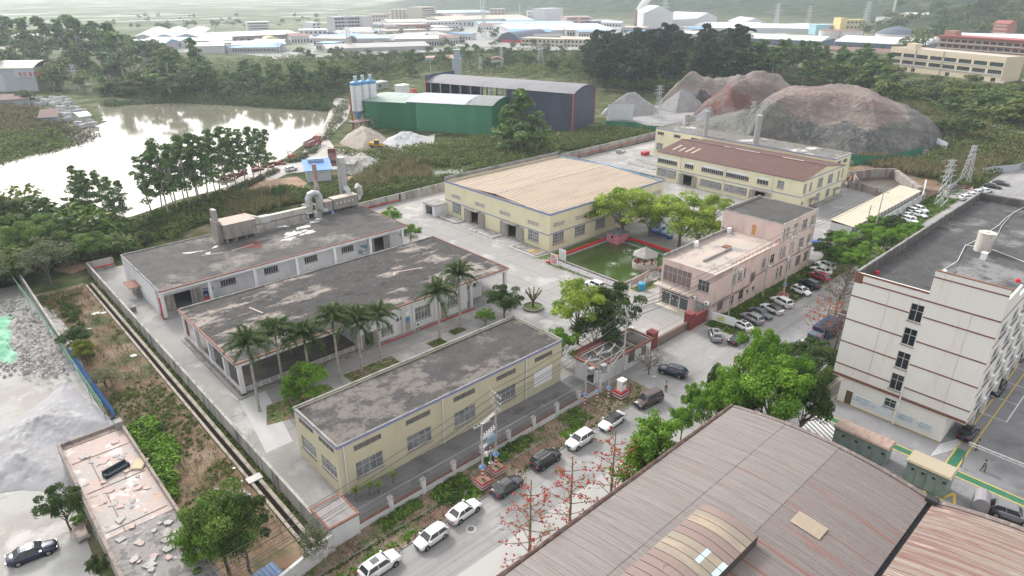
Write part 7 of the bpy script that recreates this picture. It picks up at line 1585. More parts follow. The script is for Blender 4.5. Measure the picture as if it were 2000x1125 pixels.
for k,(px,py,tp) in enumerate(((1732,190,170),(1910,190,165),(1760,185,160))):
 q=PX(px,py);single('white_post',MB().cyl(0,0,0,HT(px,py,tp),.35,.25,8),fwhite,'thin white pole before the cream building, '+('left','right','middle')[k]+' one','pole',loc=(q.x,q.y,0))
m=MB();
q0=PX(116,178);t=thing('double_pole_frame','grey twin-pole electric frame at the left bank','electric frame',(q0.x,q0.y,0),-AZ);m.bar((-3,0,0),(-3,0,13),.4);m.bar((3,0,0),(3,0,13),.4);[m.bar((-3.4,0,z),(3.4,0,z),.35) for z in(5,8,11,13)];part('frame',m,greymetal,t);part('transformer',MB().box(-1.5,-.6,5.2,1.5,.6,7.2),greymetal,t)
# wires
wirem=mat('wire_black',(.03,.03,.03),.6)
def wire(a,b_,sag,label,r=.028,n=14):
 a,b_=Vector(a),Vector(b_);pts=[a.lerp(b_,k/n)-Vector((0,0,sag*4*(k/n)*(1-k/n))) for k in range(n+1)]
 single('power_line',MB().tube(pts,r,4,cap=False),wirem,label,'power line','overhead power lines')
W3='power line sagging along the street between the utility poles'
for dz,dv in((11.7,-1.0),(11.7,0),(11.7,1.0),(10.8,-.9),(10.8,.9),(9.9,.5)):
 wire((44,50.3+dv,dz),(73.3,53.6+dv,dz+.2),.7,W3);wire((44,50.3+dv,dz),(-5,46.5+dv,dz-.2),1.2,W3);wire((73.3,53.6+dv,dz+.2),(103.8,53.2+dv*.3,10.2),.8,W3)
for dv in(-1,0,1):wire((73.3,53.6+dv,12),(120,50.8+dv,14.2),1.0,W3);wire((120,50.8+dv,14),(170,52.7+dv*.7,12.3),1.0,W3);wire((170,52.7+dv*.7,12),(208,50+dv,17),1.2,W3)
PW='high power line crossing the spoil heap'
a=PX(1284,228);b_=PX(1464,268);c_=PX(1836,402);d_=PX(1882,362)
for dv in(-1.5,0,1.5):
 wire((a.x+dv,a.y,21-abs(dv)),(b_.x+dv,b_.y,20-abs(dv)),2.5,PW,.05);wire((b_.x+dv,b_.y,20-abs(dv)),(d_.x+dv,d_.y,22),3.5,PW,.05);wire((b_.x+dv,b_.y,18),(c_.x+dv,c_.y,20),3.5,PW,.05)
# -- vehicles
carglass=mat('car_glass',(.03,.035,.04),.05,spec=.9);tyre=mat('tyre',(.018,.018,.02),.85);rimm=mat('alloy_rim',(.35,.36,.38),.35,metal=.7)
headl=mat('headlight_glass',(.55,.58,.6),.1,spec=.9);taill=mat('taillight_red',(.35,.012,.015),.2,spec=.8);plateb=mat('number_plate_blue',(.04,.10,.38),.5);trimm=mat('black_trim',(.02,.02,.022),.5)
def paint(name,c,metal=.25):return mat('paint_'+name,c,.28,metal=metal,spec=.5,coat=.6)
PAINT={'white':paint('white',(.70,.71,.72),0),'black':paint('black',(.012,.012,.015)),'darkgrey':paint('darkgrey',(.055,.058,.065)),'navy':paint('navy',(.010,.016,.045)),'silver':paint('silver',(.33,.34,.36),.5),'red':paint('red',(.30,.012,.025)),'brown':paint('brown',(.085,.055,.055)),'slate':paint('slate',(.08,.10,.13)),'bronze':paint('bronze',(.17,.14,.125),.4),'blue':paint('blue',(.03,.08,.30)),'grey':paint('grey',(.20,.20,.21),.4)}
SPEC={
'sedan':(4.65,1.80,1.46,.78,.92,.98,.92,.22,-1.05,-1.72,.20),
'coupe':(4.75,1.84,1.42,.76,.90,1.00,.90,.15,-.95,-1.95,.20),
'hatch':(4.15,1.78,1.50,.84,.96,1.02,.98,.35,-1.45,-1.88,.20),
'suv':(4.65,1.86,1.68,.98,1.10,1.12,.98,.38,-1.62,-2.05,.24),
'mpv':(4.90,1.86,1.88,.98,1.08,1.10,1.35,.65,-2.05,-2.32,.20)}
_cars={}
def car_meshes(kind):
 if kind in _cars:return _cars[kind]
 L,Wd,H,zb,zbelt,zt,xs,xrf,xrr,xw,ride=SPEC[kind];hw=Wd/2;hl=L/2;P_={}
    # lower body: rings along x, each ring = half profile
 wb=L*.29
 st=[(-hl,.62,.42,zt*.80),(-hl+.10,.86,ride+.08,zt*.97),(-hl+.45,.96,ride,zt),(xw,1.0,ride,zbelt+.02),(-.6,1.0,ride,zbelt),(xs-.1,1.0,ride,zbelt-.02),(xs+.25,.985,ride,zb+.05),(hl-.5,.94,ride,zb-.04),(hl-.14,.84,ride+.06,zb-.16),(hl,.58,.40,zb-.34)]
 bm=MB();rows=[]
 for(x,wf,z0,z1) in st:
  w=hw*wf;zm=z0+(z1-z0)*.52
  rows.append([(x,-w*.90,z0),(x,-w,z0+.12),(x,-w,zm),(x,-w*.955,z1-.06),(x,-w*.86,z1),(x,0,z1+.025),(x,w*.86,z1),(x,w*.955,z1-.06),(x,w,zm),(x,w,z0+.12),(x,w*.90,z0)])
 vs=[p for r_ in rows for p in r_];n=11
 fs=[(i*n+k,i*n+k+1,(i+1)*n+k+1,(i+1)*n+k) for i in range(len(rows)-1) for k in range(n-1)]+[((i+1)*n,(i+1)*n+n-1,i*n+n-1,i*n) for i in range(len(rows)-1)]
 fs+=[tuple(range(n))[::-1],tuple(range((len(rows)-1)*n,len(rows)*n))]
 bm.add(vs,fs)
    # roof and pillars
 rw=hw*.70;bw=hw*.90;rz=H
 def lerp(a,b_,t):return a+(b_-a)*t
 rf=MB();rr_=[(xrf+.12,.90,rz-.07),(xrf-.12,.98,rz-.02),((xrf+xrr)/2,1.0,rz),(xrr+.15,.98,rz-.025),(xrr-.1,.90,rz-.08)]
 vs=[];
 for(x,f,z) in rr_:vs+=[(x,-rw*f,z-.035),(x,-rw*f*.8,z),(x,0,z+.02),(x,rw*f*.8,z),(x,rw*f,z-.035),(x,rw*f,z-.09),(x,-rw*f,z-.09)]
 rf.add(vs,[(i*7+k,i*7+(k+1)%7,(i+1)*7+(k+1)%7,(i+1)*7+k) for i in range(4) for k in range(7)]+[tuple(range(7))[::-1],tuple(range(28,35))])
 for s in(-1,1):
  for(x0,z0,x1,z1,w_) in((xs,zbelt,xrf+.05,rz-.08,.09),(xw,zbelt,xrr-.02,rz-.09,.14)):rf.bar((x0,s*bw*.97,z0),(x1,s*rw*.97,z1),w_,.05)
  xm=(xs+xw)/2-.05;rf.bar((xm,s*bw*.985,zbelt),(xm-.06,s*rw*.985,rz-.07),.07,.03)
 P_['body']=bm.mesh('body',PAINT['white'],True);P_['roof']=rf.mesh('roof',PAINT['white'])
 g=MB();d=.02
 g.quad((xs+.02,-bw*.9,zbelt-.03),(xs+.02,bw*.9,zbelt-.03),(xrf+.13,rw*.88,rz-.09),(xrf+.13,-rw*.88,rz-.09));P_['windscreen']=g.mesh('windscreen',carglass)
 g=MB();g.quad((xw-.02,bw*.88,zbelt-.02),(xw-.02,-bw*.88,zbelt-.02),(xrr-.12,-rw*.86,rz-.10),(xrr-.12,rw*.86,rz-.10));P_['rear_window']=g.mesh('rear_window',carglass)
 for s,nm in((-1,'a'),(1,'b')):
  g=MB();q=[(xs-.02,s*bw*.955,zbelt-.01),(xw+.04,s*bw*.955,zbelt-.01),(xrr+.0,s*rw*.965,rz-.09),(xrf+.02,s*rw*.965,rz-.09)]
  g.quad(*(q if s>0 else q[::-1]));P_['side'+nm]=g.mesh('side_window',carglass)
 wr=.345 if kind in('suv','mpv') else .325
 w=MB();w.tube([(0,-.11,0),(0,.11,0)],wr,18);P_['wheel']=w.mesh('wheel',tyre)
 r_=MB();r_.tube([(0,-.118,0),(0,.118,0)],wr*.62,12);
 P_['rim']=r_.mesh('rim',rimm)
 a=MB();a.tube([(0,-.05,0),(0,.03,0)],wr+.07,18);P_['arch']=a.mesh('wheel_arch',trimm)
 h=MB();h.box(-.16,-.17,-.07,.07,.17,.07);P_['headlight']=h.mesh('headlight',headl);P_['taillight']=h.mesh('taillight',taill)
 p=MB();p.box(-.02,-.22,-.06,.02,.22,.06);P_['plate']=p.mesh('number_plate',plateb)
 mi=MB();mi.box(-.1,-.11,-.06,.1,.11,.09);P_['mirror']=mi.mesh('wing_mirror',PAINT['white'])
 gr=MB();gr.box(-.05,-.42,-.1,.03,.42,.10);P_['grille']=gr.mesh('grille',trimm)
 s_=MB();s_.box(-.5,-.4,0,.35,.4,.012);P_['sunroof']=s_.mesh('sunroof',carglass)
 ra=MB();ra.bar((xrf-.1,-rw*.9,rz+.03),(xrr+.1,-rw*.9,rz+.02),.04);ra.bar((xrf-.1,rw*.9,rz+.03),(xrr+.1,rw*.9,rz+.02),.04);P_['rails']=ra.mesh('roof_rails',mat('rail_silver',(.5,.5,.5),.3,metal=.5))
 sk=MB();
 for s in(-1,1):sk.box(-wb+.1,s*hw-.03 if s>0 else-hw-.01,ride-.02,wb-.1,hw+.01 if s>0 else-hw+.03,ride+.12)
 P_['skirt']=sk.mesh('sill_trim',trimm)
 P_['S']=(L,Wd,H,zb,zbelt,zt,xs,xrf,xrr,xw,ride,wb,wr);_cars[kind]=P_;return P_
def car(kind,color,label,pos,hdg,sunroof=False,roofcol=None,rails=False,group='parked cars',name='parked_car',z=.05,cat='car'):
 M_=car_meshes(kind);L,Wd,H,zb,zbelt,zt,xs,xrf,xrr,xw,ride,wb,wr=M_['S'];hw=Wd/2;hl=L/2;pt=PAINT[color]
 t=thing(name,label,cat,(pos[0],pos[1],z),hdg,group)
 def put(k,nm,loc=(0,0,0),m=None,par=t):
  o=link(nm,M_[k],par,loc)
  if m:o.material_slots[0].link='OBJECT';o.material_slots[0].material=m
  return o
 put('body','body',m=pt);rfo=put('roof','roof',m=PAINT[roofcol] if roofcol else pt);put('windscreen','windscreen');put('rear_window','rear_window');put('sidea','side_window');put('sideb','side_window');put('skirt','sill_trim')
 for x in(-wb,wb):
  for s in(-1,1):
   w=put('wheel','wheel',(x,s*(hw-.10),wr));put('rim','rim',par=w);put('arch','wheel_arch',(x,s*(hw-.04),wr+.02))
 for s in(-1,1):put('headlight','headlight',(hl-.16,s*hw*.62,zb-.24));put('taillight','taillight',(-hl+.10,s*hw*.66,zt*.80));put('mirror','wing_mirror',(xs-.15,s*(hw+.06),zbelt+.05),m=pt)
 put('grille','grille',(hl-.02,0,zb-.34));put('plate','number_plate',(-hl-.0,0,.62));put('plate','number_plate',(hl+.02,0,.42))
 if sunroof:put('sunroof','sunroof',((xrf+xrr)/2+.1,0,H+.012))
 if rails:put('rails','roof_rails')
 return t
def cpos(px,py,z=.7):q=PX(px,py,z);return(q.x,q.y)
def hdgpx(a,b_):p,q=PX(*a,.5),PX(*b_,.5);return math.atan2(q.y-p.y,q.x-p.x)
S_='cars parked along the garden verge';N_='cars parked nose-in beside the pink office'
car('suv','white','white SUV with a big dark sunroof, nearest the bottom edge of the street row',cpos(742,1103),.04,sunroof=True,group=S_)
car('hatch','white','plain white hatchback facing down the street, second from the bottom of the row',cpos(842,1047),pi+.05,group=S_)
car('sedan','white','white sedan seen from behind beside the manhole cover',cpos(906,996),.06,group=S_)
car('sedan','darkgrey','dark grey sedan below the left striped pole base',cpos(991,947),.05,group=S_)
car('suv','black','black SUV with silver roof rails beside the right striped pole base',cpos(1066,896),.02,rails=True,group=S_)
car('suv','white','white SUV facing the camera beside the bright green vegetable patch',cpos(1133,858),pi,group=S_)
car('coupe','white','white sedan with a black roof facing the camera at the top of the verge row',cpos(1195,821),pi+.04,roofcol='black',group=S_)
car('mpv','brown','brown van parked beside the bare hedge near the street corner',cpos(1267,778,.9),pi-.12,group=S_,name='parked_van',cat='van')
car('suv','navy','dark blue SUV standing across the middle of the street junction',cpos(1314,724),hdgpx((1338,733),(1290,719)),rails=True,group=None)
car('suv','silver','silver-grey SUV with its tail to the camera at the gate corner',cpos(1397,653),hdgpx((1400,668),(1391,643)),sunroof=True,group=N_)
car('sedan','black','black sedan parked along the street just right of the silver-grey one',cpos(1443,661),hdgpx((1427,668),(1459,653)),group=N_)
back=lambda a,b_:hdgpx(a,b_)
car('sedan','white','white sedan by the display board, first in the nose-in row',cpos(1449,634),hdgpx((1470,644),(1430,624)),sunroof=True,group=N_)
car('suv','silver','silver SUV, second in the nose-in row beside the pink office',cpos(1469,621),hdgpx((1489,632),(1448,612)),group=N_,rails=True)
car('sedan','slate','slate blue sedan reversed into the nose-in row',cpos(1486,611),hdgpx((1464,602),(1507,620)),group=N_)
car('coupe','white','white coupe with a black roof in the nose-in row',cpos(1508,601),hdgpx((1529,611),(1487,591)),roofcol='black',group=N_)
car('suv','white','white SUV next to the striped pole base in the nose-in row',cpos(1527,589),hdgpx((1547,601),(1505,579)),group=N_)
car('hatch','white','white hatchback facing the street, right of the striped pole base',cpos(1565,567),hdgpx((1545,559),(1586,575)),sunroof=True,group=N_)
car('suv','navy','dark navy SUV between the white hatchback and the red SUV',cpos(1582,554),hdgpx((1600,563),(1562,546)),group=N_)
car('suv','red','red SUV in the far part of the nose-in row',cpos(1600,540),hdgpx((1618,548),(1580,532)),group=N_,rails=True)
car('sedan','white','white sedan just beyond the red SUV',cpos(1604,527),hdgpx((1620,533),(1588,521)),group=N_)
car('suv','white','white SUV farthest in the nose-in row, against the hedge',cpos(1612,518),hdgpx((1626,524),(1596,512)),group=N_)
R_='cars parked under the trees on the right of the street'
car('sedan','bronze','bronze-grey sedan half hidden under the dark bushy tree on the right',cpos(1556,707),0.02,group=R_)
car('suv','white','white car hidden behind the dark bushy tree',cpos(1572,677),.0,group=R_)
car('sedan','bronze','pale dusty car farthest under the red-flowered tree',cpos(1640,632),0.0,group=R_)
car('sedan','grey','grey car glimpsed between the bare trees and the white office',cpos(1655,610),0.0,group=R_)
car('sedan','navy','very dark blue sedan parked alone on the pale stone yard at lower left',cpos(63,1077),hdgpx((5,1098),(120,1055)),group=None)
O_='cars parked beside the white office block'
car('sedan','black','black sedan with blue plate at the near corner of the white office block',cpos(1892,842),pi/2*0+pi-pi+.0,group=O_)
car('suv','black','black car parked half under the overhang, second along the white office block',cpos(1946,757),pi,group=O_)
car('mpv','silver','silver minivan at the right picture edge beside the white office block',cpos(1992,690),0,group=O_,name='parked_van',cat='van')
car('suv','grey','grey vehicle beyond the striped roof at the lower right',cpos(1975,1003),hdgpx((1950,995),(2000,1012)),group=None)
H_='white cars parked in the hedge bay'
for k,(px,py) in enumerate(((1777,430),(1774,421),(1786,413),(1795,418),(1797,409))):
 car('sedan' if k%2 else 'suv','white','white car in the hedge bay by the tan shed, %s of five'%('nearest','second','third','fourth','farthest')[k],cpos(px,py),hdgpx((1760,412),(1795,424)),group=H_)
for k,(px,py) in enumerate(((1887,386),(1898,380),(1912,376),(1925,372))):
 car('sedan' if k%2 else 'suv','white','white car behind the office parapet, %s of four'%('leftmost','second','third','rightmost')[k],cpos(px,py),hdgpx((1905,378),(1945,372)),group='white cars behind the office parapet')
car('sedan','black','black car at the upper right lot, nearer of the dark pair',cpos(1940,363),hdgpx((1922,360),(1958,366)),group='dark cars in the upper right lot');car('sedan','darkgrey','dark car at the upper right lot, farther of the dark pair',cpos(1956,357),hdgpx((1938,354),(1972,360)),group='dark cars in the upper right lot')
car('suv','white','white car mostly hidden behind the light green tree by the fish pond',cpos(1162,556),pi/2*.98,group=None)
car('suv','white','pale blue-white pickup beside the blue-roofed hut',cpos(568,330),hdgpx((550,335),(586,325)),group=None)
car('sedan','darkgrey','dark car on the lakeside road far left of the silos',cpos(643,171),hdgpx((630,173),(656,169)),group=None)
for k,(px,py) in enumerate(((1958,160),(1985,166),(1998,158),(1963,153))):car('suv','white','white car beside the cream building at the right edge, %s of four'%('first','second','third','fourth')[k],cpos(px,py,6),.3,group='cars by the cream building',z=gz(*cpos(px,py,6)))
for k,(px,py) in enumerate(((1142,97),(1158,100),(1322,100))):car('sedan','white','white car near the beige office in the distance, %s from left'%('first','second','third')[k],cpos(px,py),.3,group='distant white cars')
# -- trucks and plant
def wheelset(t,xs,hw,r_,w=.3):
 me=MB().tube([(0,-w/2,0),(0,w/2,0)],r_,14).mesh('wheel',tyre);rm=MB().tube([(0,-w/2-.01,0),(0,w/2+.01,0)],r_*.5,10).mesh('rim',rimm)
 for x in xs:
  for s in(-1,1):o=link('wheel',me,t,(x,s*hw,r_));link('rim',rm,o)
def dump_truck(px,py,hd,label,tip=False):
 q=PX(px,py,0);t=thing('dump_truck',label,'truck',(q.x,q.y,.05),hd,'red dump trucks');dr=mat('truck_red',(.30,.035,.045),.55,[((.36,.22,.20,.6),.8,.5,.62)]);dusty=mat('truck_bed_red',(.27,.10,.10),.75,[((.36,.30,.28,.7),.7,.48,.62)])
 m=MB();m.box(3.3,-1.25,.9,5.0,1.25,3.2);m.box(3.4,-1.15,3.2,4.8,1.15,3.4);part('cab',m,dr,t);part('windscreen',MB().box(4.98,-1.1,2.0,5.03,1.1,2.95),carglass,t);part('side_window',MB().box(3.8,-1.27,2.1,4.7,-1.252,2.9).box(3.8,1.252,2.1,4.7,1.27,2.9),carglass,t)
 part('chassis',MB().box(-5,-.5,.8,3.3,.5,1.1).box(-5.1,-1.2,.7,-4.9,1.2,1.0),trimm,t)
 b=MB();b.box(-5,-1.3,1.15,3.0,1.3,1.3);b.box(-5,-1.35,1.3,3,-1.25,2.8);b.box(-5,1.25,1.3,3,1.35,2.8);b.box(2.9,-1.25,1.3,3.0,1.25,3.0);b.box(-5.05,-1.25,1.3,-4.95,1.25,2.7)
 for k in range(9):x=-4.9+k*.96;b.box(x,-1.42,1.3,x+.1,-1.352,2.75);b.box(x,1.352,1.3,x+.1,1.42,2.75)
 o=part('tipper_bed',b,dusty,t)
 if tip:o.location=(-1.4,0,.4);o.rotation_euler.y=-.45
 part('load',MB().box(-4.9,-1.2,1.31,2.85,1.2,2.2),gravelt,o) if not tip else None
 wheelset(t,(4.0,2.3,-2.6,-4.0),1.05,.52)
dump_truck(612,287,hdgpx((590,297),(628,278)),'long red dump truck at the lakeside end of the gravel track')
dump_truck(650,315,hdgpx((650,320),(647,305)),'second red dump truck with its bed tipped, seen from behind near the blue hut',True)
def loader(px,py,hd,label,sc_=1.0,col='yellow'):
 q=PX(px,py,0);t=thing('wheel_loader',label,'wheel loader',(q.x,q.y,.1),hd,'wheel loaders');t.scale=(sc_,)*3;y=mat('loader_yellow',(.55,.30,.02),.5)
 m=MB();m.box(-3.3,-1.0,1.0,-.8,1.0,2.3);m.box(-.8,-.6,1.0,1.6,.6,1.7);m.box(-3.5,-1.1,1.0,-3.2,1.1,1.7);part('body',m,y,t);part('cab',MB().box(-1.0,-.75,1.7,.4,.75,3.2),carglass,t);part('cab_roof',MB().box(-1.15,-.85,3.2,.55,.85,3.35),y,t)
 m=MB()
 for s in(-.55,.55):m.bar((1.0,s,1.9),(2.6,s,1.7),.25,.35);m.bar((2.6,s,1.7),(3.6,s,.9),.25,.3)
 part('lift_arm',m,y,t);m=MB();m.add([(3.4,-1.3,.4),(3.4,1.3,.4),(3.3,1.3,1.6),(3.3,-1.3,1.6),(4.6,-1.3,.3),(4.6,1.3,.3)],[(0,1,2,3),(0,4,5,1),(0,3,4),(1,5,2)]);part('bucket',m,greymetal,t);wheelset(t,(-2.1,1.2),1.05,.75,.55)
loader(738,291,hdgpx((722,288),(762,292)),'yellow wheel loader in front of the tan gravel heap');loader(1254,210,hdgpx((1270,211),(1240,209)),'yellow wheel loader beside the grey gravel heaps',1.1)
loader(1401,184,.4,'small yellow digger high on the red spoil',.9)
def forklift(px,py,hd,label,c=(.5,.05,.03),pos=None):
 q=PX(px,py,0) if pos is None else Vector(pos);t=thing('forklift',label,'forklift',(q.x,q.y,.1 if pos is None else pos[2]),hd,'forklifts');y=mat('fork_%d'%int(c[0]*100+c[1]*10),c,.5)
 part('body',MB().box(-1.1,-.55,.35,.7,.55,1.1).box(-1.2,-.55,.5,-.8,.55,1.4),y,t);m=MB();[m.bar((x,s,1.1),(x*.7,s,2.2),.07) for x in(-.9,.6) for s in(-.5,.5)];m.box(-.7,-.55,2.2,.5,.55,2.27);part('overhead_guard',m,trimm,t)
 m=MB();[m.bar((.85,s,.1),(.85,s,2.8),.1) for s in(-.35,.35)];m.bar((.85,-.35,2.7),(.85,.35,2.7),.1);part('mast',m,trimm,t);m=MB();[m.box(.9,s-.06,.1,2.0,s+.06,.16) for s in(-.3,.3)];part('fork',m,greymetal,t);wheelset(t,(-.75,.5),.45,.28,.2)
forklift(568,309,2.8,'red forklift on the track by the lake');forklift(0,0,1.3,'dark orange forklift under the porch of the farther white workshop',(.45,.08,.02),(35.6,124.3,.33))
def blue_truck():
 q=PX(1606,664,0);t=thing('blue_truck','dark blue canvas-covered truck behind the red-flowered tree','truck',(q.x,q.y,.05),pi);part('cab',MB().box(2.6,-1.1,.7,4.2,1.1,2.5),mat('truck_grey_blue',(.12,.15,.20),.5),t);part('windscreen',MB().box(4.19,-.95,1.6,4.24,.95,2.3),carglass,t)
 part('cargo_cover',MB().box(-4.2,-1.2,.9,2.4,1.2,3.1),mat('navy_canvas',(.02,.035,.10),.7,[((.05,.08,.18,.8),1.2,.5,.6)]),t);wheelset(t,(3.3,-2.5,-3.4),.95,.45)
blue_truck()
# -- transformer kiosks, bins and such beside the foreground roof
def kiosk(u0,v0,u1,v1,h,wm_,rm_,name,label,cat,z=0,doors=4):
 t=thing(name,label,cat,(u0,v0,z));Lx,Ly=u1-u0,v1-v0;b_=(0,0,Lx,Ly)
 part('body',MB().box(0,0,0,Lx,Ly,h),wm_,t);m=MB();m.box(-.2,-.2,h,Lx+.2,Ly+.2,h+.16);m.box(-.05,-.05,h+.16,Lx+.05,Ly+.05,h+.26);part('roof',m,rm_,t)
 for k in range(doors):
  y0,y1=Ly*(k+.06)/doors,Ly*(k+.94)/doors;d=part('door',MB().box(-.05,y0,.15,-.003,y1,h-.2),wm_,t);part('vent',MB().box(-.03,.12,.0,-.0,.5,.35),mat('vent_dark',(.05,.06,.05),.7),d,(-.05,y0,h-.9))
  e=part('door',MB().box(Lx+.003,y0,.15,Lx+.05,y1,h-.2),wm_,t)
kg=mat('kiosk_green',(.26,.32,.28),.6,[((.20,.26,.23,.8),1,.5,.6)])
a=PX(1638,835,2.7);b_=PX(1722,880,2.7)
kiosk(81.2,17.6,83.4,24.2,2.6,kg,mat('salmon_roof',(.38,.29,.24),.8,[((.32,.20,.17,.8),(.6,2,1),.5,.6)]),'electric_kiosk','long grey-green kiosk with a salmon roof beside the green walkway','electric kiosk')
kiosk(80.2,10.4,82.8,15.0,3.0,kg,mat('cream_metal_roof',(.40,.35,.26),.7),'electric_kiosk','grey-green transformer kiosk with a cream roof between walkway and foreground roof','electric kiosk')
q=PX(1915,985,.8);t=thing('waste_bin','grey wheeled waste container beside the striped roof','waste bin',(q.x,q.y,.05),.2);part('bin_body',MB().box(-1.1,-.8,.3,1.1,.8,1.5),mat('bin_grey',(.22,.22,.24),.6),t);m=MB();m.tube([(-1.2,0,1.5),(1.2,0,1.5)],.8,12);part('lid',m,mat('bin_lid',(.27,.26,.28),.6),t);wheelset(t,(-.8,.8),.6,.15,.1)
m=MB()
for k in range(3):
 u=78.9;v=12.0-k*3.2;m.bar((u,v,.06),(u+3.4,v+1.0,.06),.3,.03);m.bar((u+3.4,v+1.0,.062),(u+.0,v+2.2,.062),.3,.03)
struct('yellow_chevrons',m,yellowline)
m=MB();m.box(0,0,0,12,.12,.5);
m=MB()
for z in(3.6,3.95):m.bar((88.4,10.8,z),(88.4,-14,z),.1)
for k in range(24):m.bar((88.4,10.8-k,3.6),(88.4,9.8-k,3.95),.05)
single('cable_gantry',m,mat('white_steel',(.6,.6,.58),.5),'thin white lattice gantry running right from the white office corner','gantry')
m=MB();m.bar((88.4,10.8,0),(88.4,10.8,3.95),.14);single('gantry_post',m,greymetal,'post carrying the white gantry at the office corner','post')
q=PX(1985,905);t=thing('blue_booth','blue booth with a yellow panel at the right edge of the office yard','booth',(93.5,-.4-3.2,0));part('body',MB().box(0,0,0,7,3.2,2.4),mat('booth_blue',(.10,.25,.55),.5),t);part('roof',MB().box(-.3,-.3,2.4,7.3,3.5,2.55),mat('booth_roof',(.45,.30,.27),.7),t);part('yellow_panel',MB().box(-.05,.5,1.0,-.003,2.6,1.9),mat('booth_yellow',(.60,.60,.12),.6),t)
def scooter(u,v,rz,label):
 t=thing('scooter',label,'scooter',(u,v,.05),rz,'scooters');part('body',MB().box(-.55,-.16,.35,.1,.16,.75).box(.3,-.18,.3,.45,.18,.9).box(.1,-.14,.25,.35,.14,.32),mat('scooter_blue',(.04,.06,.30),.4),t);part('seat',MB().box(-.6,-.15,.75,.05,.15,.87),trimm,t)
 m=MB();m.bar((.5,0,.35),(.38,0,1.05),.06);m.bar((.38,-.3,1.05),(.38,.3,1.05),.05);part('handlebar',m,trimm,t);w=MB().tube([(0,-.06,0),(0,.06,0)],.25,12).mesh('wheel',tyre);link('wheel',w,t,(-.5,0,.25));link('wheel',w,t,(.55,0,.25))
scooter(91.2,30.0,.3,'blue scooter parked at the left ground-floor corner of the white office, nearer one');scooter(92.6,30.4,.2,'dark blue scooter behind the nearer one at the white office corner')
q=PX(1565,725,.5);single('red_container',MB().box(-1.3,-1,0,1.3,1,1.9).box(-1.4,-1.1,1.9,1.4,1.1,2.0),mat('container_red',(.55,.06,.03),.6),'orange-red container half hidden under the trees right of the street','container',loc=(q.x,q.y,.05))
q=PX(1412,627,.9);t=thing('display_board','long white display board with green and yellow print beside the nose-in cars','display board',(q.x,q.y,.05),-pi/2+.15);part('board',MB().box(-2.2,-.05,.5,2.2,.05,2.1),cleanwhite,t);part('poster',MB().box(-1.1,-.07,.75,.3,-.052,1.9),mat('poster_lime',(.52,.58,.22),.6,[((.65,.68,.65,.9),2.4,.5,.56)]),t)
m=MB();[m.bar((x,0,0),(x,0,2.1),.09) for x in(-2.1,2.1)];part('stand',m,greymetal,t)
q=PX(1845,835)
# -- people
def person(u,v,rz,label,shirt,legs,hairc=(.02,.015,.012),stride=.18,skin=(.42,.27,.20),bag=False,arm=.1):
 t=thing('person',label,'person',(u,v,.05),rz)
 J=[(0,0,.94),(0,0,1.12),(0,0,1.38),(0,0,1.50),(0,0,1.60),(0,.02,1.70),(-.10,stride*.1,.90),(-.11,stride,.50),(-.11,stride*.8,.09),(-.11,stride*.8+.14,.04),(.10,-stride*.1,.90),(.11,-stride*.6,.50),(.11,-stride*1.4,.12),(.11,-stride*1.4+.14,.05),(-.19,0,1.40),(-.25,-arm,1.14),(-.25,arm*.6,.90),(-.25,arm*.9,.82),(.19,0,1.40),(.25,arm,1.14),(.25,arm*2,.92),(.25,arm*2.4,.85)]
 E_=[(0,1),(1,2),(2,3),(3,4),(4,5),(0,6),(6,7),(7,8),(8,9),(0,10),(10,11),(11,12),(12,13),(2,14),(14,15),(15,16),(16,17),(2,18),(18,19),(19,20),(20,21)]
 Rr=[.13,.12,.14,.055,.10,.085,.085,.058,.04,.035,.085,.058,.04,.035,.055,.04,.03,.035,.055,.04,.03,.035]
 def skinmesh(name,idx,sc_,m_,flat=.72):
  me=bpy.data.meshes.new(name);mp={i:k for k,i in enumerate(idx)};me.from_pydata([J[i] for i in idx],[(mp[a],mp[b]) for a,b in E_ if a in mp and b in mp],[]);me.materials.append(m_);o=link(name,me,t)
  md=o.modifiers.new('skin','SKIN');sv=me.skin_vertices[0].data
  for k,i in enumerate(idx):r_=Rr[i]*sc_;sv[k].radius=(r_,r_*(flat if i in(0,1,2) else 1));sv[k].use_root=(k==0)
  sb=o.modifiers.new('sub','SUBSURF');sb.levels=1;sb.render_levels=1;return o
 skinmesh('body',list(range(22)),1.0,mat('skin_%d'%int(skin[0]*100),skin,.6));skinmesh('shirt',[1,2,14,15,18,19],1.2,mat('shirt_'+label[:9].replace(' ','_'),shirt,.8));skinmesh('trousers',[0,6,7,8,10,11,12],1.18,mat('trousers_'+label[:9].replace(' ','_'),legs,.85))
 m=MB();m.tube([(0,-.02,1.60),(0,-.03,1.70),(0,-.01,1.79),(0,0,1.82)],[.095,.112,.085,.02],10);part('hair',m,mat('hair_black',hairc,.7),t,smooth=True)
 m=MB();[m.box(x-.045,y-.06,0,x+.045,y+.17,.08) for x,y in((-.11,stride*.8),(.11,-stride*1.4))];part('shoe',m,trimm,t)
 if bag:single('shoulder_bag',MB().box(-.06,-.16,-.14,.06,.16,.12),mat('bag_dark',(.05,.03,.06),.7),'small dark bag carried by the walker on the green crossing','bag',loc=(u+.3,v,.95))
p_=PX(1300,765);person(p_.x,p_.y,2.2,'person in a bright yellow-green top and black trousers walking behind the dark blue SUV',(.55,.68,.22),(.015,.015,.018),stride=.12)
p_=PX(1906,880);person(p_.x,p_.y,.4,'man in a grey shirt and dark trousers standing beside the black sedan',(.33,.33,.36),(.02,.02,.025),stride=.1)
p_=PX(1919,921);person(p_.x,p_.y,2.9,'dark-clothed walker with a bag on the green crossing',(.06,.05,.09),(.04,.035,.05),bag=True)
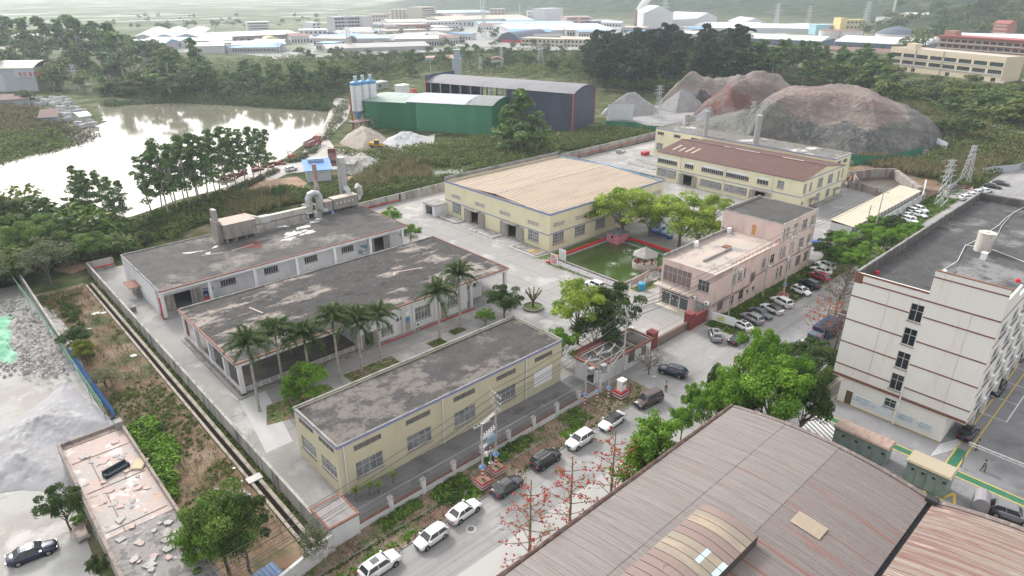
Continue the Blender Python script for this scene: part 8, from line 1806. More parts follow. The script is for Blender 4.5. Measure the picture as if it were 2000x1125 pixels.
# small things on the verge
q=PX(905,960)
m=MB();q=PX(734,968,.3);
for k,(px,py,lab) in enumerate(((1009,1)) if False else()):pass
q=PX(909,963,.4);single('grey_bollard',MB().cyl(0,0,0,.55,.22,.12,10).cyl(0,0,.55,.8,.1,.05,8),concrete,'small grey concrete bollard above the white sedan','bollard',loc=(q.x,q.y,.05))
for k,(px,py,c_,s_,lab) in enumerate(((1232,640,(.5,.5,.5),.8,'white sheet of foam lying by the gatehouse wall'),(638,1072,(.55,.5,.52),.9,'crumpled white bag at the end of the flaking wall'),(1278,735,(.5,.48,.45),.5,'broken white basin in the weeds near the dark blue SUV'))):
 q=PX(px,py,.2);m=MB();rr=random.Random(k+40);m.poly([(s_*rr.uniform(.6,1)*cos(1.05*j),s_*rr.uniform(.5,.9)*sin(1.05*j)) for j in range(6)],0,.25*s_);single('litter',m,mat('litter_%d'%k,c_,.8),lab,'litter',loc=(q.x,q.y,.06))
for k,(px,py,s_) in enumerate(((188,612,.9),(202,611,.7),(172,643,.6),(260,695,.8),(457,915,.3),(470,941,.45),(487,966,.25))):
 q=PX(px,py,.1);m=MB();rr=random.Random(k+60);m.poly([(s_*rr.uniform(.6,1)*cos(1.05*j),s_*rr.uniform(.4,.8)*sin(1.05*j)) for j in range(6)],0,.08);single('litter_sheet',m,mat('litter_white',(.62,.62,.6),.8),'scrap of white sheeting lying in the weedy field, number %s from the top'%('one','two','three','four','five','six','seven')[k],'litter','white scraps in the field',(q.x,q.y,.07))
q=PX(253,604,.4);t=thing('block_stack','cubic stack of grey blocks beside the perimeter wall','block stack',(q.x,q.y,.04),.1);bm_=MB().box(-.28,-.28,0,.28,.28,.3).mesh('block',concrete)
for x in range(3):
 for y in range(3):
  for z in range(3):link('block',bm_,t,((x-1)*.6+runi(-.02,.02),(y-1)*.6,z*.32))
# hollow block pile / pallets at the near end of the colonnaded workshop
# roof plant of the farther white workshop
def roof_plant():
 sp=mat('stained_panel_steel',(.30,.285,.265),.6,[((.20,.18,.165,.8),(.8,.8,.3),.5,.62),((.40,.36,.31,.6),1.2,.6,.68)]);duct=mat('duct_zinc',(.47,.48,.485),.4,[((.33,.33,.33,.8),1,.5,.62)],metal=.4);top=mat('rust_pink_top',(.42,.34,.30),.8,[((.26,.18,.15,.8),.6,.56,.66)])
 z=5.7
 t=thing('dryer_housing','big rusty grey panelled housing on stilts on the workshop roof','roof plant',(46.0,139.4,z));part('housing',MB().box(0,0,.8,6.9,5.2,3.9),sp,t);part('housing_top',MB().box(-.08,-.08,3.9,6.98,5.28,4.02),top,t)
 rb_=MB().box(-.03,-.07,.8,.05,-.003,3.88).mesh('panel_rib',sp)
 for k in range(10):link('panel_rib',rb_,t,(.2+k*.72,0,0))
 for y in range(7):o=link('panel_rib',rb_,t,(0,.3+y*.75,0),-pi/2)
 m=MB();[m.box(x,y,0,x+.25,y+.25,.8) for x in(.2,2.3,4.4,6.4) for y in(.2,4.7)];part('stilt',m,sp,t)
 m=MB();m.bar((1.4,-.2,0),(1.4,-.2,3.9),.06);m.bar((1.9,-.2,0),(1.9,-.2,3.9),.06);[m.bar((1.4,-.2,.3+k*.35),(1.9,-.2,.3+k*.35),.05) for k in range(11)];part('ladder',m,greymetal,t)
 m=MB();m.box(-1.1,1.2,0,-.08,4.6,4.6);part('side_stack',m,sp,t);part('side_stack_top',MB().box(-1.0,2.0,4.6,-.2,3.8,7.0),sp,t)
 t=thing('duct_run','pale rectangular duct on legs running along the workshop roof','duct',(53.0,141.8,z));m=MB();m.add([(0,0,2.6),(0,2.4,2.6),(0,2.4,4.0),(0,0,4.0),(2.4,.7,1.7),(2.4,1.9,1.7),(2.4,1.9,2.9),(2.4,.7,2.9)],[(0,4,5,1),(1,5,6,2),(2,6,7,3),(3,7,4,0),(0,1,2,3),(4,7,6,5)]);m.box(2.4,.7,1.7,13.6,1.9,2.9);part('duct_box',m,mat('duct_tan',(.44,.41,.37),.6,[((.30,.27,.24,.8),.9,.52,.62)]),t)
 m=MB();m.box(2.2,.55,1.55,4.4,2.0,3.0);part('canvas_wrap',m,mat('canvas_wrap_pale',(.50,.50,.50),.8),t);m=MB();[m.bar((x,y,0),(x,y,1.7),.12) for x in(3,6,9,12) for y in(.8,1.8)];part('duct_leg',m,greymetal,t)
 t=thing('fan_unit','rounded zinc elbow duct on a white frame on the workshop roof','fan unit',(67.8,143.9,z));m=MB();pts=[(0,0,2.0),(0,0,4.4),(.4,0,5.2),(1.4,0,5.5),(2.4,0,5.2),(2.8,0,4.4),(2.9,0,1.6),(3.4,0,.9),(4.2,0,.8)];m.tube(pts,[.8]*6+[.85,.85,.85],14);part('elbow_duct',m,duct,t);m=MB()
 for x in(-1.1,1.1):
  for y in(-1.1,1.1):m.bar((x,y,0),(x,y,3.2),.12)
 for z_ in(1.2,3.1):[m.bar(a,b_,.1) for a,b_ in(((-1.1,-1.1,z_),(1.1,-1.1,z_)),((1.1,-1.1,z_),(1.1,1.1,z_)),((1.1,1.1,z_),(-1.1,1.1,z_)),((-1.1,1.1,z_),(-1.1,-1.1,z_)))]
 part('white_frame',m,white,t);part('fan_motor',MB().box(-.7,-.8,.2,.5,.6,1.1),trimm,t)
 t=thing('filter_housing','pair of brown-grey filter boxes with pale tops at the end of the workshop roof','filter housing',(71.5,143.2,z));part('filter_box',MB().box(0,0,.5,1.9,2.2,2.9),sp,t);part('filter_top',MB().box(-.05,-.05,2.9,1.95,2.25,3.02),top,t);part('filter_box',MB().box(2.3,0,.6,9.0,2.4,3.1),sp,t);part('filter_top',MB().box(2.25,-.05,3.1,9.05,2.45,3.22),mat('pale_top',(.50,.44,.37),.8),t)
 rb2=MB().box(-.04,-.09,.6,.06,-.003,3.08).mesh('panel_rib',sp)
 for k in range(7):link('panel_rib',rb2,t,(2.5+k*1.08,0,0))
 m=MB();[m.box(3.0+k*1.1,-.06,1.9,3.3+k*1.1,-.003,2.2) for k in range(5)];part('inspection_port',m,cleanwhite,t);m=MB();[m.box(x,y,0,x+.2,y+.2,.6) for x in(.2,1.5,2.6,5,7,8.6) for y in(.2,1.9)];part('filter_leg',m,trimm,t)
 part('end_elbow',MB().tube([(8.9,1.2,1.9),(9.9,1.2,2.0),(10.4,1.2,2.9),(10.3,1.2,4.4),(9.6,1.2,5.0)],[.75]*5,12),duct,t)
 q=PX(656,382,z);t=thing('square_flue','tall pale square flue with steel guys rising behind the workshop roof','flue',(79.3,147.8,0));part('flue_shaft',MB().box(-.75,-.75,0,.75,.75,17.5),duct,t);part('flue_elbow',MB().tube([(.0,0,9.6),(0,-1.2,10.0),(0.0,-2.2,9.6),(0,-2.6,8.6)],[.7]*4,12),duct,t)
 m=MB();[m.bar((s*.95,-.9,4),(s*.95,-.9,17),.08) for s in(-1,1)];[m.bar((-.95,-.9,4+k*1.0),(.95,-.9,4+k*1.0),.05) for k in range(13)];[m.bar((-.8,-.8,4+k*2),(.8,-.8,5+k*2),.05) for k in range(6)];part('flue_ladder',m,greymetal,t)
 t=thing('round_flue','rusty round flue with grey bands rising behind the workshop roof','flue',(73.0,149.5,0));part('flue_shaft',MB().cyl(0,0,0,16.6,.62,.55,12),mat('rusty_flue',(.30,.20,.17),.7,[((.40,.38,.36,.9),(.3,.3,.25),.48,.52),((.18,.08,.06,.8),.8,.6,.66)]),t);m=MB();[m.cyl(0,0,z_,z_+.15,.7,n=12) for z_ in(8,10.3,12.6,14.9)];part('flue_band',m,greymetal,t)
 m=MB();m.cyl(0,0,0,.45,.4,n=12);single('blue_bucket',m,mat('bucket_blue',(.20,.30,.50),.5),'pale blue bucket under the filter boxes','bucket',loc=(73.0,142.5,z))
 w=mat('white_coating',(.58,.58,.57),.8,[((.3,.3,.29,.9),1.1,.52,.56)])
 rr=random.Random(15)
 def splat(cx,cy_,r_,nm,lab,mt,st=1.0,rot=0):
  m=MB();n=22;pts=[]
  for k in range(n):a=6.283*k/n;rr2=r_*(.55+.45*rr.random()+.25*sin(3*a+cx));x=rr2*cos(a)*st;y=rr2*sin(a);pts.append((cx+x*cos(rot)-y*sin(rot),cy_+x*sin(rot)+y*cos(rot)))
  m.poly(pts,z+.003,z+.012);o=part(nm,m,mt,None);o['kind']='structure'
 for(cx,cy_,r_,st,rot) in((59.5,135.6,1.6,2.0,.2),(63.5,138.3,1.2,2.2,.4),(57,133,1.0,2,.1),(66,139.6,.8,2.4,.1),(60,141.5,.5,3,-.6),(38.6,139,.5,5,-.35),(41,136.3,.6,1.3,1),(43.4,138.9,.5,2,.5),(62,134,1.0,2.5,.3),(68,141,.7,1.6,.4)):splat(cx,cy_,r_,'white_coating_patch','',w,st,rot)
 q=PX(495,479,z);splat(q.x,q.y,2.6,'red_oxide_patch','',mat('red_oxide',(.13,.045,.04),.9),1.1,0)
 for(x,y,rz_,L) in((45,134.3,.12,5),(39.5,135.8,-.35,4)):m=MB();m.box(0,-.12,0,L,.12,.06);single('loose_plank',m,mat('plank_pale',(.48,.38,.33),.8),'pale plank lying on the farther workshop roof near the %s'%('red oxide patch' if x>42 else 'white splash marks'),'plank','planks on the workshop roof',(x,y,z+.01),rz_)
 for(px,py,rz_,L,lab) in((500,606,-1.35,3.6,'bent plank near the left end of the peeling roof'),(770,535,.9,1.6,'short end of the broken board on the peeling roof'),(800,527,-.3,5,'long curved board on the peeling roof')):
  q=PX(px,py,5.72);m=MB();m.box(-L/2,-.13,0,L/2,.13,.06);single('loose_plank',m,mat('plank_pale',(0,0,0)),lab,'plank','planks on the peeling roof',(q.x,q.y,5.715),rz_)
roof_plant()
# red sign-like exit post in the yard etc.
q=PX(905,500);m=MB();m.cyl(0,0,0,2.2,.05,n=8);t=single('flag_post',m,white,'thin white post with a small red flag at the edge of the yard','post',loc=(96.5,117,0));part('flag',MB().box(0,-.02,1.8,.5,.02,2.2),redpipe,t)
# -- foliage
def leafm(name,a,b_,tr=.22,layers=()):return mat(name,a,.75,layers,attr=('tint',b_),trans=tr,spec=.25)
L_dark=leafm('leaf_dark',(0.018,0.0449,0.0117),(0.0809,0.135,0.0315));L_mid=leafm('leaf_mid',(0.039,0.0936,0.0169),(0.169,0.26,0.0494));L_light=leafm('leaf_light',(.11,.20,.025),(.36,.47,.07),.3)
L_bright=leafm('leaf_bright',(.05,.135,.013),(.21,.37,.045),.3);L_pine=leafm('leaf_pine',(0.012,0.0288,0.0156),(0.0408,0.0696,0.0336));L_euc=leafm('leaf_eucalypt',(0.0425,0.0922,0.034),(0.17,0.27,0.0851));L_yel=leafm('leaf_yellow',(0.075,0.112,0.015),(0.247,0.277,0.0375),.3)
L_grey=leafm('leaf_grey',(0.0637,0.0819,0.041),(0.182,0.2,0.109));L_scrub=leafm('leaf_scrub',(0.039,0.0715,0.0169),(0.176,0.215,0.0585));L_olive=leafm('leaf_olive',(0.0434,0.0496,0.0155),(0.149,0.136,0.062));L_bare=leafm('leaf_bare_twig',(.10,.075,.055),(.22,.175,.13))
L_red=leafm('flower_red',(.42,.03,.045),(.6,.12,.11),.3);L_reed=leafm('reed_blade',(0.0675,0.09,0.0225),(0.3,0.247,0.15),.3);L_grass=leafm('grass_blade',(0.04,0.08,0.016),(0.128,0.176,0.04));L_veg=leafm('vegetable_leaf',(.08,.19,.02),(.24,.45,.05),.3);L_palm=leafm('palm_leaf',(.02,.05,.014),(.09,.15,.04),.25)
barkm=mat('bark_grey',(.16,.135,.11),.9,[((.09,.075,.06,.8),(2,2,.6),.45,.6)]);barkp=mat('bark_pale',(.36,.34,.31),.85,[((.24,.22,.20,.8),(2,2,.8),.5,.62)]);barkd=mat('bark_dark',(.07,.055,.045),.9)
def quads_mesh(name,V,m,tint):
 n=len(V)//4;me=bpy.data.meshes.new(name);me.vertices.add(n*4);me.vertices.foreach_set('co',V.astype(np.float32).ravel());me.loops.add(n*4);me.loops.foreach_set('vertex_index',np.arange(n*4));me.polygons.add(n);me.polygons.foreach_set('loop_start',np.arange(n)*4)
 me.materials.append(m);me.update();attr_set(me,'tint',np.repeat(tint,4));return me
def gzs(P_):a=np.array(P_);return ground(a[:,0],a[:,1])
def leaf_quads(g,C,R,per,size,squash=.8,shell=.5,up=.35,asp=.55):
 C=np.asarray(C,float);R=np.asarray(R,float);n=len(C)*per;c=np.repeat(C,per,0);r=np.repeat(R,per)
 d=g.normal(0,1,(n,3));d/=np.linalg.norm(d,axis=1)[:,None];d[:,2]=np.where(d[:,2]<-.35,-d[:,2]*.6,d[:,2])
 rad=shell+(1-shell)*g.random(n)**.5;p=c+d*(r*rad)[:,None]*np.array([1,1,squash])
 nr=d*.7+g.normal(0,.55,(n,3));nr[:,2]+=up;nr/=np.linalg.norm(nr,axis=1)[:,None]
 t=np.cross(nr,g.normal(0,1,(n,3)));t/=np.linalg.norm(t,axis=1)[:,None];b_=np.cross(nr,t);s=size*(.6+.8*g.random(n));s=s[:,None]
 V=np.stack([p-t*s,p-b_*s*asp+nr*s*.12,p+t*s,p+b_*s*asp+nr*s*.12],1).reshape(-1,3)
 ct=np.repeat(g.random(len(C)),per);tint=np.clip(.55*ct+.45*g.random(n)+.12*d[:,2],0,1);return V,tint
def trunk_mb(g,h,r,limbs,lean=.05,fork=.4):
 m=MB();top=Vector((g.normal(0,lean)*h,g.normal(0,lean)*h,h));mid=top*.5+Vector((g.normal(0,.03)*h,g.normal(0,.03)*h,0));m.tube([(0,0,-.3),(0,0,.1),mid,top],[r*1.35,r,r*.75,r*.45],7)
 for L in limbs:
  L=Vector(L);s=top*(fork+.5*g.random());m.tube([s,s.lerp(L,.5)+Vector((0,0,-.05*h)),L],[r*.45,r*.28,r*.08],5)
 return m
PROTO={}
def proto(kind,var):
 k=(kind,var)
 if k in PROTO:return PROTO[k]
 g=np.random.default_rng(abs(hash(kind))%1000 if False else sum(map(ord,kind))*7+var);C=[];R=[];h=10.0;per=70;sz=.34;lm=L_mid;bk=barkm;tr=.22;th=4.0;sq=.8
 if kind in('broad','light','bright','dark','yellow','grey'):
  n=34;w=4.2
  for i in range(n):
   a=g.random()*6.283;e=math.asin(min(1,g.random()**.8));rr=g.uniform(.55,1.12);C.append((w*cos(a)*cos(e)*rr,w*sin(a)*cos(e)*rr,5.2+3.9*sin(e)*rr-1.3*(g.random()<.35)));R.append(g.uniform(.75,1.65))
  C.append((0,0,6));R.append(2.4);per=300;sz=.165;lm={'broad':L_mid,'light':L_light,'bright':L_bright,'dark':L_dark,'yellow':L_yel,'grey':L_grey}[kind];tr=.24
  if kind=='light':per=240;R=[r*.95 for r in R]
  if kind=='grey':per=90;sz=.18
 elif kind=='ficus':
  for i in range(34):
   a=g.random()*6.283;e=math.asin(g.uniform(-.25,1));C.append((3.6*cos(a)*cos(e),3.6*sin(a)*cos(e),4.6+3.8*sin(e)));R.append(g.uniform(1.2,1.7))
  C.append((0,0,4.5));R.append(3);per=210;lm=L_bright;sz=.22
 elif kind=='pine':
  n=15
  for i in range(n):
   z=4.2+5.6*(i/n);a=g.random()*6.283;d=(2.6*(1-.75*abs(i/n-.35)))*g.uniform(.35,1.1);C.append((d*cos(a),d*sin(a),z));R.append(g.uniform(.9,1.5)*(1.1-.4*i/n))
  per=46;sz=.42;lm=L_pine;sq=.6;th=8.5;tr=.17;bk=barkd
 elif kind=='far':
  n=13
  for i in range(n):
   a=g.random()*6.283;e=math.asin(g.random());rr=g.uniform(.5,1);C.append((3.3*cos(a)*cos(e)*rr,3.3*sin(a)*cos(e)*rr,4.2+4.6*sin(e)*rr-1.6*g.random()));R.append(g.uniform(1.1,1.9))
  per=52;sz=.45;lm=L_dark if var%2 else L_scrub
 elif kind=='fareuc':
  n=15
  for i in range(n):
   z=3.2+6.4*(i/n);a=g.random()*6.283;d=1.9*g.uniform(.2,1.1)*(1.15-.8*i/n);C.append((d*cos(a),d*sin(a),z));R.append(g.uniform(.7,1.3)*(1.15-.5*i/n))
  per=46;sz=.38;lm=L_euc;th=8;bk=barkp;tr=.15
 elif kind=='euc':
  n=24
  for i in range(n):
   t_=i/n;z=3.2+6.7*t_;a=g.random()*6.283;d=1.35*g.uniform(.2,1.2)*(1.25-1.0*t_);C.append((d*cos(a),d*sin(a),z));R.append(g.uniform(.42,.85)*(1.1-.3*t_))
  per=84;sz=.17;lm=L_euc;th=9;bk=barkp;tr=.09
 elif kind=='cone':
  n=34
  for i in range(n):
   t_=i/n;z=.9+8.6*t_;a=g.random()*6.283;d=3.2*(1-t_)**.7*g.uniform(.4,1.0);C.append((d*cos(a),d*sin(a),z));R.append(g.uniform(.8,1.3)*(1.1-.5*t_))
  per=90;sz=.34;lm=L_olive if var%2 else L_euc;th=9
 elif kind=='bush':
  for i in range(9):a=g.random()*6.283;d=2.6*g.random()**.5;C.append((d*cos(a),d*sin(a),g.uniform(.8,2.6)));R.append(g.uniform(1.1,1.9))
  per=90;sz=.32;lm=(L_scrub,L_mid,L_dark)[var%3];th=1.0;h=4;tr=.1
 elif kind=='bare':
  m=MB();m.tube([(0,0,-.3),(.1,0,2.5),(.3,.1,5.5)],[.22,.16,.08],7)
  def br(p,d,L,r,dep):
   e=p+d*L;m.tube([p,(p+e)/2+Vector(g.normal(0,.06*L,3)),e],[r,r*.75,r*.5],4,cap=False)
   if dep:
    for _ in range(4):nd=(d+Vector(g.normal(0,.55,3))+Vector((0,0,.15))).normalized();br(p.lerp(e,g.uniform(.5,1)),nd,L*.68,r*.55,dep-1)
  for k_ in range(9):a=k_*2.4;br(Vector((.1*k_/9*2,0,1.6+k_*.45)),Vector((cos(a),sin(a),.75)).normalized(),2.6,.09,3)
  V,t_=leaf_quads(g,[(g.normal(0,2.2),g.normal(0,2.2),g.uniform(4,9)) for _ in range(40)],[1.0]*40,14,.16);PROTO[k]=(m.mesh('trunk',L_bare and barkm),quads_mesh('crown',V,L_olive,t_),9.5);return PROTO[k]
 V,t_=leaf_quads(g,C,R,per,sz,sq,.45,.4)
 idx=list(range(0,len(C),2))[:12]
 PROTO[k]=(trunk_mb(g,th*(1.0),tr,[C[i] for i in idx],.02,.35).mesh('trunk',bk),quads_mesh('crown',V,lm,t_),h);return PROTO[k]
NV={'broad':3,'light':3,'bright':3,'dark':3,'far':6,'fareuc':4,'pine':5,'euc':5,'bush':6,'cone':2,'bare':2,'ficus':2,'yellow':1,'grey':2}
def tree(kind,x,y,H,label,cat='tree',group=None,wf=1.0,name=None,z=None,crown_label=None):
 v=random.randrange(NV[kind]);tm_,cm_,h0=proto(kind,v);s=H/h0
 t=thing(name or{'bush':'shrub','pine':'pine_tree','euc':'eucalyptus_tree','fareuc':'eucalyptus_tree'}.get(kind,'tree'),label,cat,(x,y,(gz(x,y) if z is None else z)),runi(0,6.28),group);t.scale=(s*wf,s*wf,s)
 link('trunk',tm_,t);link('crown',cm_,t);return t
def treeb(kind,bx,by,top,label,wf=1.0,**k):q=PX(bx,by);return tree(kind,q.x,q.y,max(1.5,HT(bx,by,top)),label,wf=wf,**k)
def treec(kind,cx,cy_,H,label,wf=1.0,f=.62,**k):q=PX(cx,cy_,H*f);return tree(kind,q.x,q.y,H,label,wf=wf,z=0.0,**k)
def rpoly(poly,n,mind=0.0):
 xs=[p[0] for p in poly];ys=[p[1] for p in poly];out=[]
 for _ in range(n*40):
  x,y=runi(min(xs),max(xs)),runi(min(ys),max(ys))
  if inpoly(np.array([x]),np.array([y]),poly)[0] and all((x-a)**2+(y-b_)**2>mind*mind for a,b_ in out):out.append((x,y))
  if len(out)>=n:break
 return out
def rpix(poly,n):
 xs=[p[0] for p in poly];ys=[p[1] for p in poly];out=[]
 while len(out)<n:
  x,y=runi(min(xs),max(xs)),runi(min(ys),max(ys))
  if inpoly(np.array([x]),np.array([y]),poly)[0]:out.append((x,y))
 return out
WOOD={}
def wtree(key,x,y,H,wf=1.0,z=None):
 WOOD.setdefault(key,[]).append((x,y,H,wf,z))
def build_wood(key,label):
 g=np.random.default_rng(77);Vs={0:[],1:[]};Ts={0:[],1:[]}
 L=WOOD[key];zz=gzs([(a[0],a[1]) for a in L]);tb=MB()
 for(x,y,H,wf,z),z0 in zip(L,zz):
  z0=z0 if z is None else z;s=H/9;n=9;C=[];R=[]
  for i in range(n):a=g.random()*6.283;e=math.asin(g.random());r=g.uniform(.4,1);C.append((x+3.2*s*wf*cos(a)*cos(e)*r,y+3.2*s*wf*sin(a)*cos(e)*r,z0+s*(3.8+4.3*sin(e)*r-1.4*g.random())));R.append(g.uniform(1.2,2.0)*s*wf**.5)
  V,t_=leaf_quads(g,C,R,34,.55*s);k=int(g.random()*2);Vs[k].append(V);Ts[k].append(t_);tb.tube([(x,y,z0-.5),(x,y,z0+5*s)],[.2*s,.1*s],5,cap=False)
 for k,m_ in((0,L_scrub),(1,L_dark)):
  if Vs[k]:tag(link('woodland',quads_mesh('woodland',np.concatenate(Vs[k]),m_,np.concatenate(Ts[k]))),label+(', lighter crowns','')[k],'woodland',kind='stuff')
 tag(part('woodland_trunks',tb,barkd),label+', trunks','woodland',kind='stuff')
# --- palms
def palm_protos():
 out=[]
 for v in range(3):
  g=np.random.default_rng(50+v);V=[];n=26;L=3.4;Pt=[]
  for i in range(n+1):
   s=i/n;Pt.append(Vector((L*s*(1-.12*s),0,1.15*sin(s*2.3)*(1-.1*v)-1.5*s*s*(.8+.25*v))))
  for i in range(2,n):
   p=Pt[i];d=(Pt[i+1]-Pt[i-1]).normalized();w=.85*sin(pi*min(1,.12+.9*i/n))**.7
   for s in(-1,1):
    for q in range(2):
     out_=(Vector((0,s,0))+d*.55+Vector((0,0,g.normal(-.25,.22)))).normalized()*w*g.uniform(.8,1.1);b0=p+d*(q*.06);V+=[b0-d*.05,b0+out_*.5+d*.05+Vector((0,0,.03)),b0+out_+Vector((0,0,-.12*w)),b0+out_*.5-d*.05]
  V=np.array([tuple(x) for x in V]);out.append((quads_mesh('frond',V,L_palm,g.random(len(V)//4)*.9),MB().tube(Pt,[.05]*5+[.03]*(len(Pt)-5),4,cap=False).mesh('rachis',leafm('palm_rachis',(.08,.10,.03),(.10,.12,.04),0))))
 return out
PF=palm_protos()
def palm(bx,by,ctop,label,H=None):
 q=PX(bx,by);H=H or HT(bx,by,ctop);t=thing('palm_tree',label,'palm tree',(q.x,q.y,0),runi(0,6),'royal palms between the workshops')
 g=random;m=MB();m.tube([(0,0,-.1),(0,0,.4),(0,0,H*.4),(0,0,H*.75),(0,0,H-1.3)],[.30,.22,.19,.17,.13],10);part('trunk',m,mat('palm_trunk',(.33,.31,.285),.85,[((.22,.20,.18,.8),(1,1,4),.5,.6)]),t);part('crownshaft',MB().tube([(0,0,H-1.3),(0,0,H-.3)],[.16,.09],8),leafm('crownshaft_green',(.06,.12,.03),(.08,.15,.04),0),t)
 n=21
 for k in range(n):
  a=k*2.39996;fr,ra=PF[k%3];el=.95-1.35*(k/n)**1.1;f=link('frond',fr,t,(0,0,H-.35));f.rotation_euler=(0,-el+runi(-.1,.1),a+runi(-.15,.15));s=runi(.85,1.1)*(.8 if k<2 else 1);s*=1.28;f.scale=(s,s,s);link('rachis',ra,f)
PL=(('nearest the dirt field, at the left end of the row',507,803,672),('second palm from the left, beside the round green bush',554,757,648),('dark palm behind the round green bush',607,752,655),('fourth palm, on the grass bed with two others',664,745,620),('fifth palm, middle of the grass bed',707,726,627),('sixth palm, right end of the grass bed',744,706,618),('shorter palm alone by the gray doorways',859,661,572),('tallest palm at the right end of the row',899,640,535))
for lab,bx,by,c in PL:palm(bx,by,c,('royal palm '+lab) if not lab.endswith('palm') else lab)
for k,(px,py) in enumerate(((695,978),(722,968),(740,965),(768,945))):
 q=PX(px,py);t=thing('yucca',('first','second','third','smallest')[k]+' spiky yucca in front of the street fence from the left','yucca',(q.x,q.y,0),0,'yuccas behind the street fence');part('stem',MB().tube([(0,0,0),(.1,0,1.2)],[.08,.06],6),barkm,t);g=np.random.default_rng(k);V=[]
 for i in range(46):a=g.random()*6.28;e=g.uniform(.1,1.4);d=np.array([cos(a)*cos(e),sin(a)*cos(e),sin(e)]);s=np.cross(d,[0,0,1.]);s/=np.linalg.norm(s)+1e-6;b0=np.array([.1,0,1.2]);L=g.uniform(.7,1.15);V+=[b0-s*.03,b0+d*L*.5-s*.055,b0+d*L,b0+d*L*.5+s*.055]
 part('leaves',quads_mesh('leaves',np.array(V),L_light,g.random(46)),None,t)
# --- garden trees
for args in(
('ficus',602,788,706,'round bright green bush tree behind the left end of the cream workshop',1.0),
('bright',574,795,752,'low green bush at the foot of the round bush tree',1.0),
('dark',985,622,560,'dense dark round tree by the entrance of the palm lane',1.25),
('bright',948,636,603,'small bright green tree left of the dense dark one',1.1),
('light',1128,672,548,'pale yellow-green open tree before the fish pond',.95),
('dark',1196,672,556,'big dark green tree touching the pale one at the parking bay',1.0),
('dark',1158,690,616,'dark bushy tree just left of the gatehouse',1.15),
('bright',1094,712,640,'bright round tree against the right end of the cream workshop',.9),
('light',1214,462,366,'tall light green tree beside the pink pump house',1.45),
('light',1268,462,388,'yellowish light tree behind the pump house',1.25),
('light',1326,482,382,'large light green tree above the blue drums',1.4),
('light',1393,436,378,'yellow-tinged tree near the tall pink block',1.35),
('light',1362,486,414,'lower light green tree beside the tall pink block',1.4),
('bright',764,447,403,'round green tree touching the right end of the farther white workshop',1.1),
('bright',803,474,437,'small round green tree at the corner of the farther white workshop',1.2),
('dark',138,1035,951,'small dark umbrella-shaped tree on the stone yard',.85),
('yellow',172,712,662,'yellow-green shrub in the weedy field',.9),
('grey',207,755,718,'grey-green bush in the weedy field',1.6),
('dark',152,688,642,'dark bush beside the old wall of the stone yard',1.3)):
 kd,bx,by,tp,lab,wf=args;treeb(kd,bx,by,tp,lab,wf)
treec('broad',425,1025,10.5,'big dark-green leafy tree at the bottom left, over the derelict roof',.78)
treec('dark',468,1030,9.5,'darker tree right of the big leafy tree at the bottom left',.72)
treec('bright',388,1065,8,'lower green tree left of the big leafy tree at the bottom',.7)
treec('dark',190,1105,3.2,'dark potted shrub at the bottom edge beside the derelict wall',.8,cat='shrub')
treec('grey',606,1040,5.5,'small grey-green tree with a white trunk before the corner store',.75,f=.8)
treec('bright',150,1015,1.4,'low shrub in the brick planter',1.3,cat='shrub')
BG='leafy trees along the street beyond the arched roof'
for kd,cx,cy_,H,wf,lab in(('bright',1518,768,13.5,.85,'largest bright green tree hanging over the arched roof corner'),('bright',1486,700,15,.5,'tall bright tree top rising left of the largest one'),('bright',1440,762,12,.62,'bright green tree left of the largest one'),('bright',1392,790,9.5,.66,'lower bright tree along the roof eave'),('bright',1352,780,7.5,.5,'small tree at the left end of the leafy group'),('dark',1575,772,11.5,.62,'dark tree at the right end of the leafy group'),('bright',1548,742,11.5,.6,'bright tree behind the largest one on the right'),('dark',1440,790,9,.7,'dark lower tree behind the roof corner'),('bright',1500,735,12.5,.6,'bright tree just behind the tall tree top'),('dark',1408,745,9,.5,'dark slim tree in front of the junction'),('bright',1335,815,6,.7,'bright bush among the red flowers by the roof eave')):treec(kd,cx,cy_,H,lab,wf,group=BG)
treec('dark',1592,692,7.0,'dark bushy tree right of the street, over the bronze car',1.15);treec('dark',1560,690,5.5,'dark bush left of the bushy tree right of the street',.9)
HG='hedge trees between the tan shed and the office'
for i,(cx,cy_,H) in enumerate(((1618,488,6.5),(1640,498,5.5),(1655,470,6.5),(1680,482,6),(1700,452,6),(1722,462,6),(1745,438,5.5),(1700,492,6),(1664,508,5.5),(1735,480,5.5),(1765,452,5),(1790,446,4.5),(1630,462,4.5),(1752,468,5),(1716,434,5))):treec('bright' if i%3 else 'dark',cx,cy_,H,'leafy tree of the dense green belt between tan shed and white office',1.25,group=HG)
for cx,cy_,H,lab in((1640,575,7,'bare twiggy tree beside the white office, far one'),(1655,540,7,'bare twiggy tree beside the white office, nearest the hedge'),(1640,640,7,'bare twiggy tree beside the white office, behind the red-flowered tree'),(1270,700,5.0,'thin grey-green bare bush beside the gatehouse')):treec('bare',cx,cy_,H,lab,1.1,f=.6)
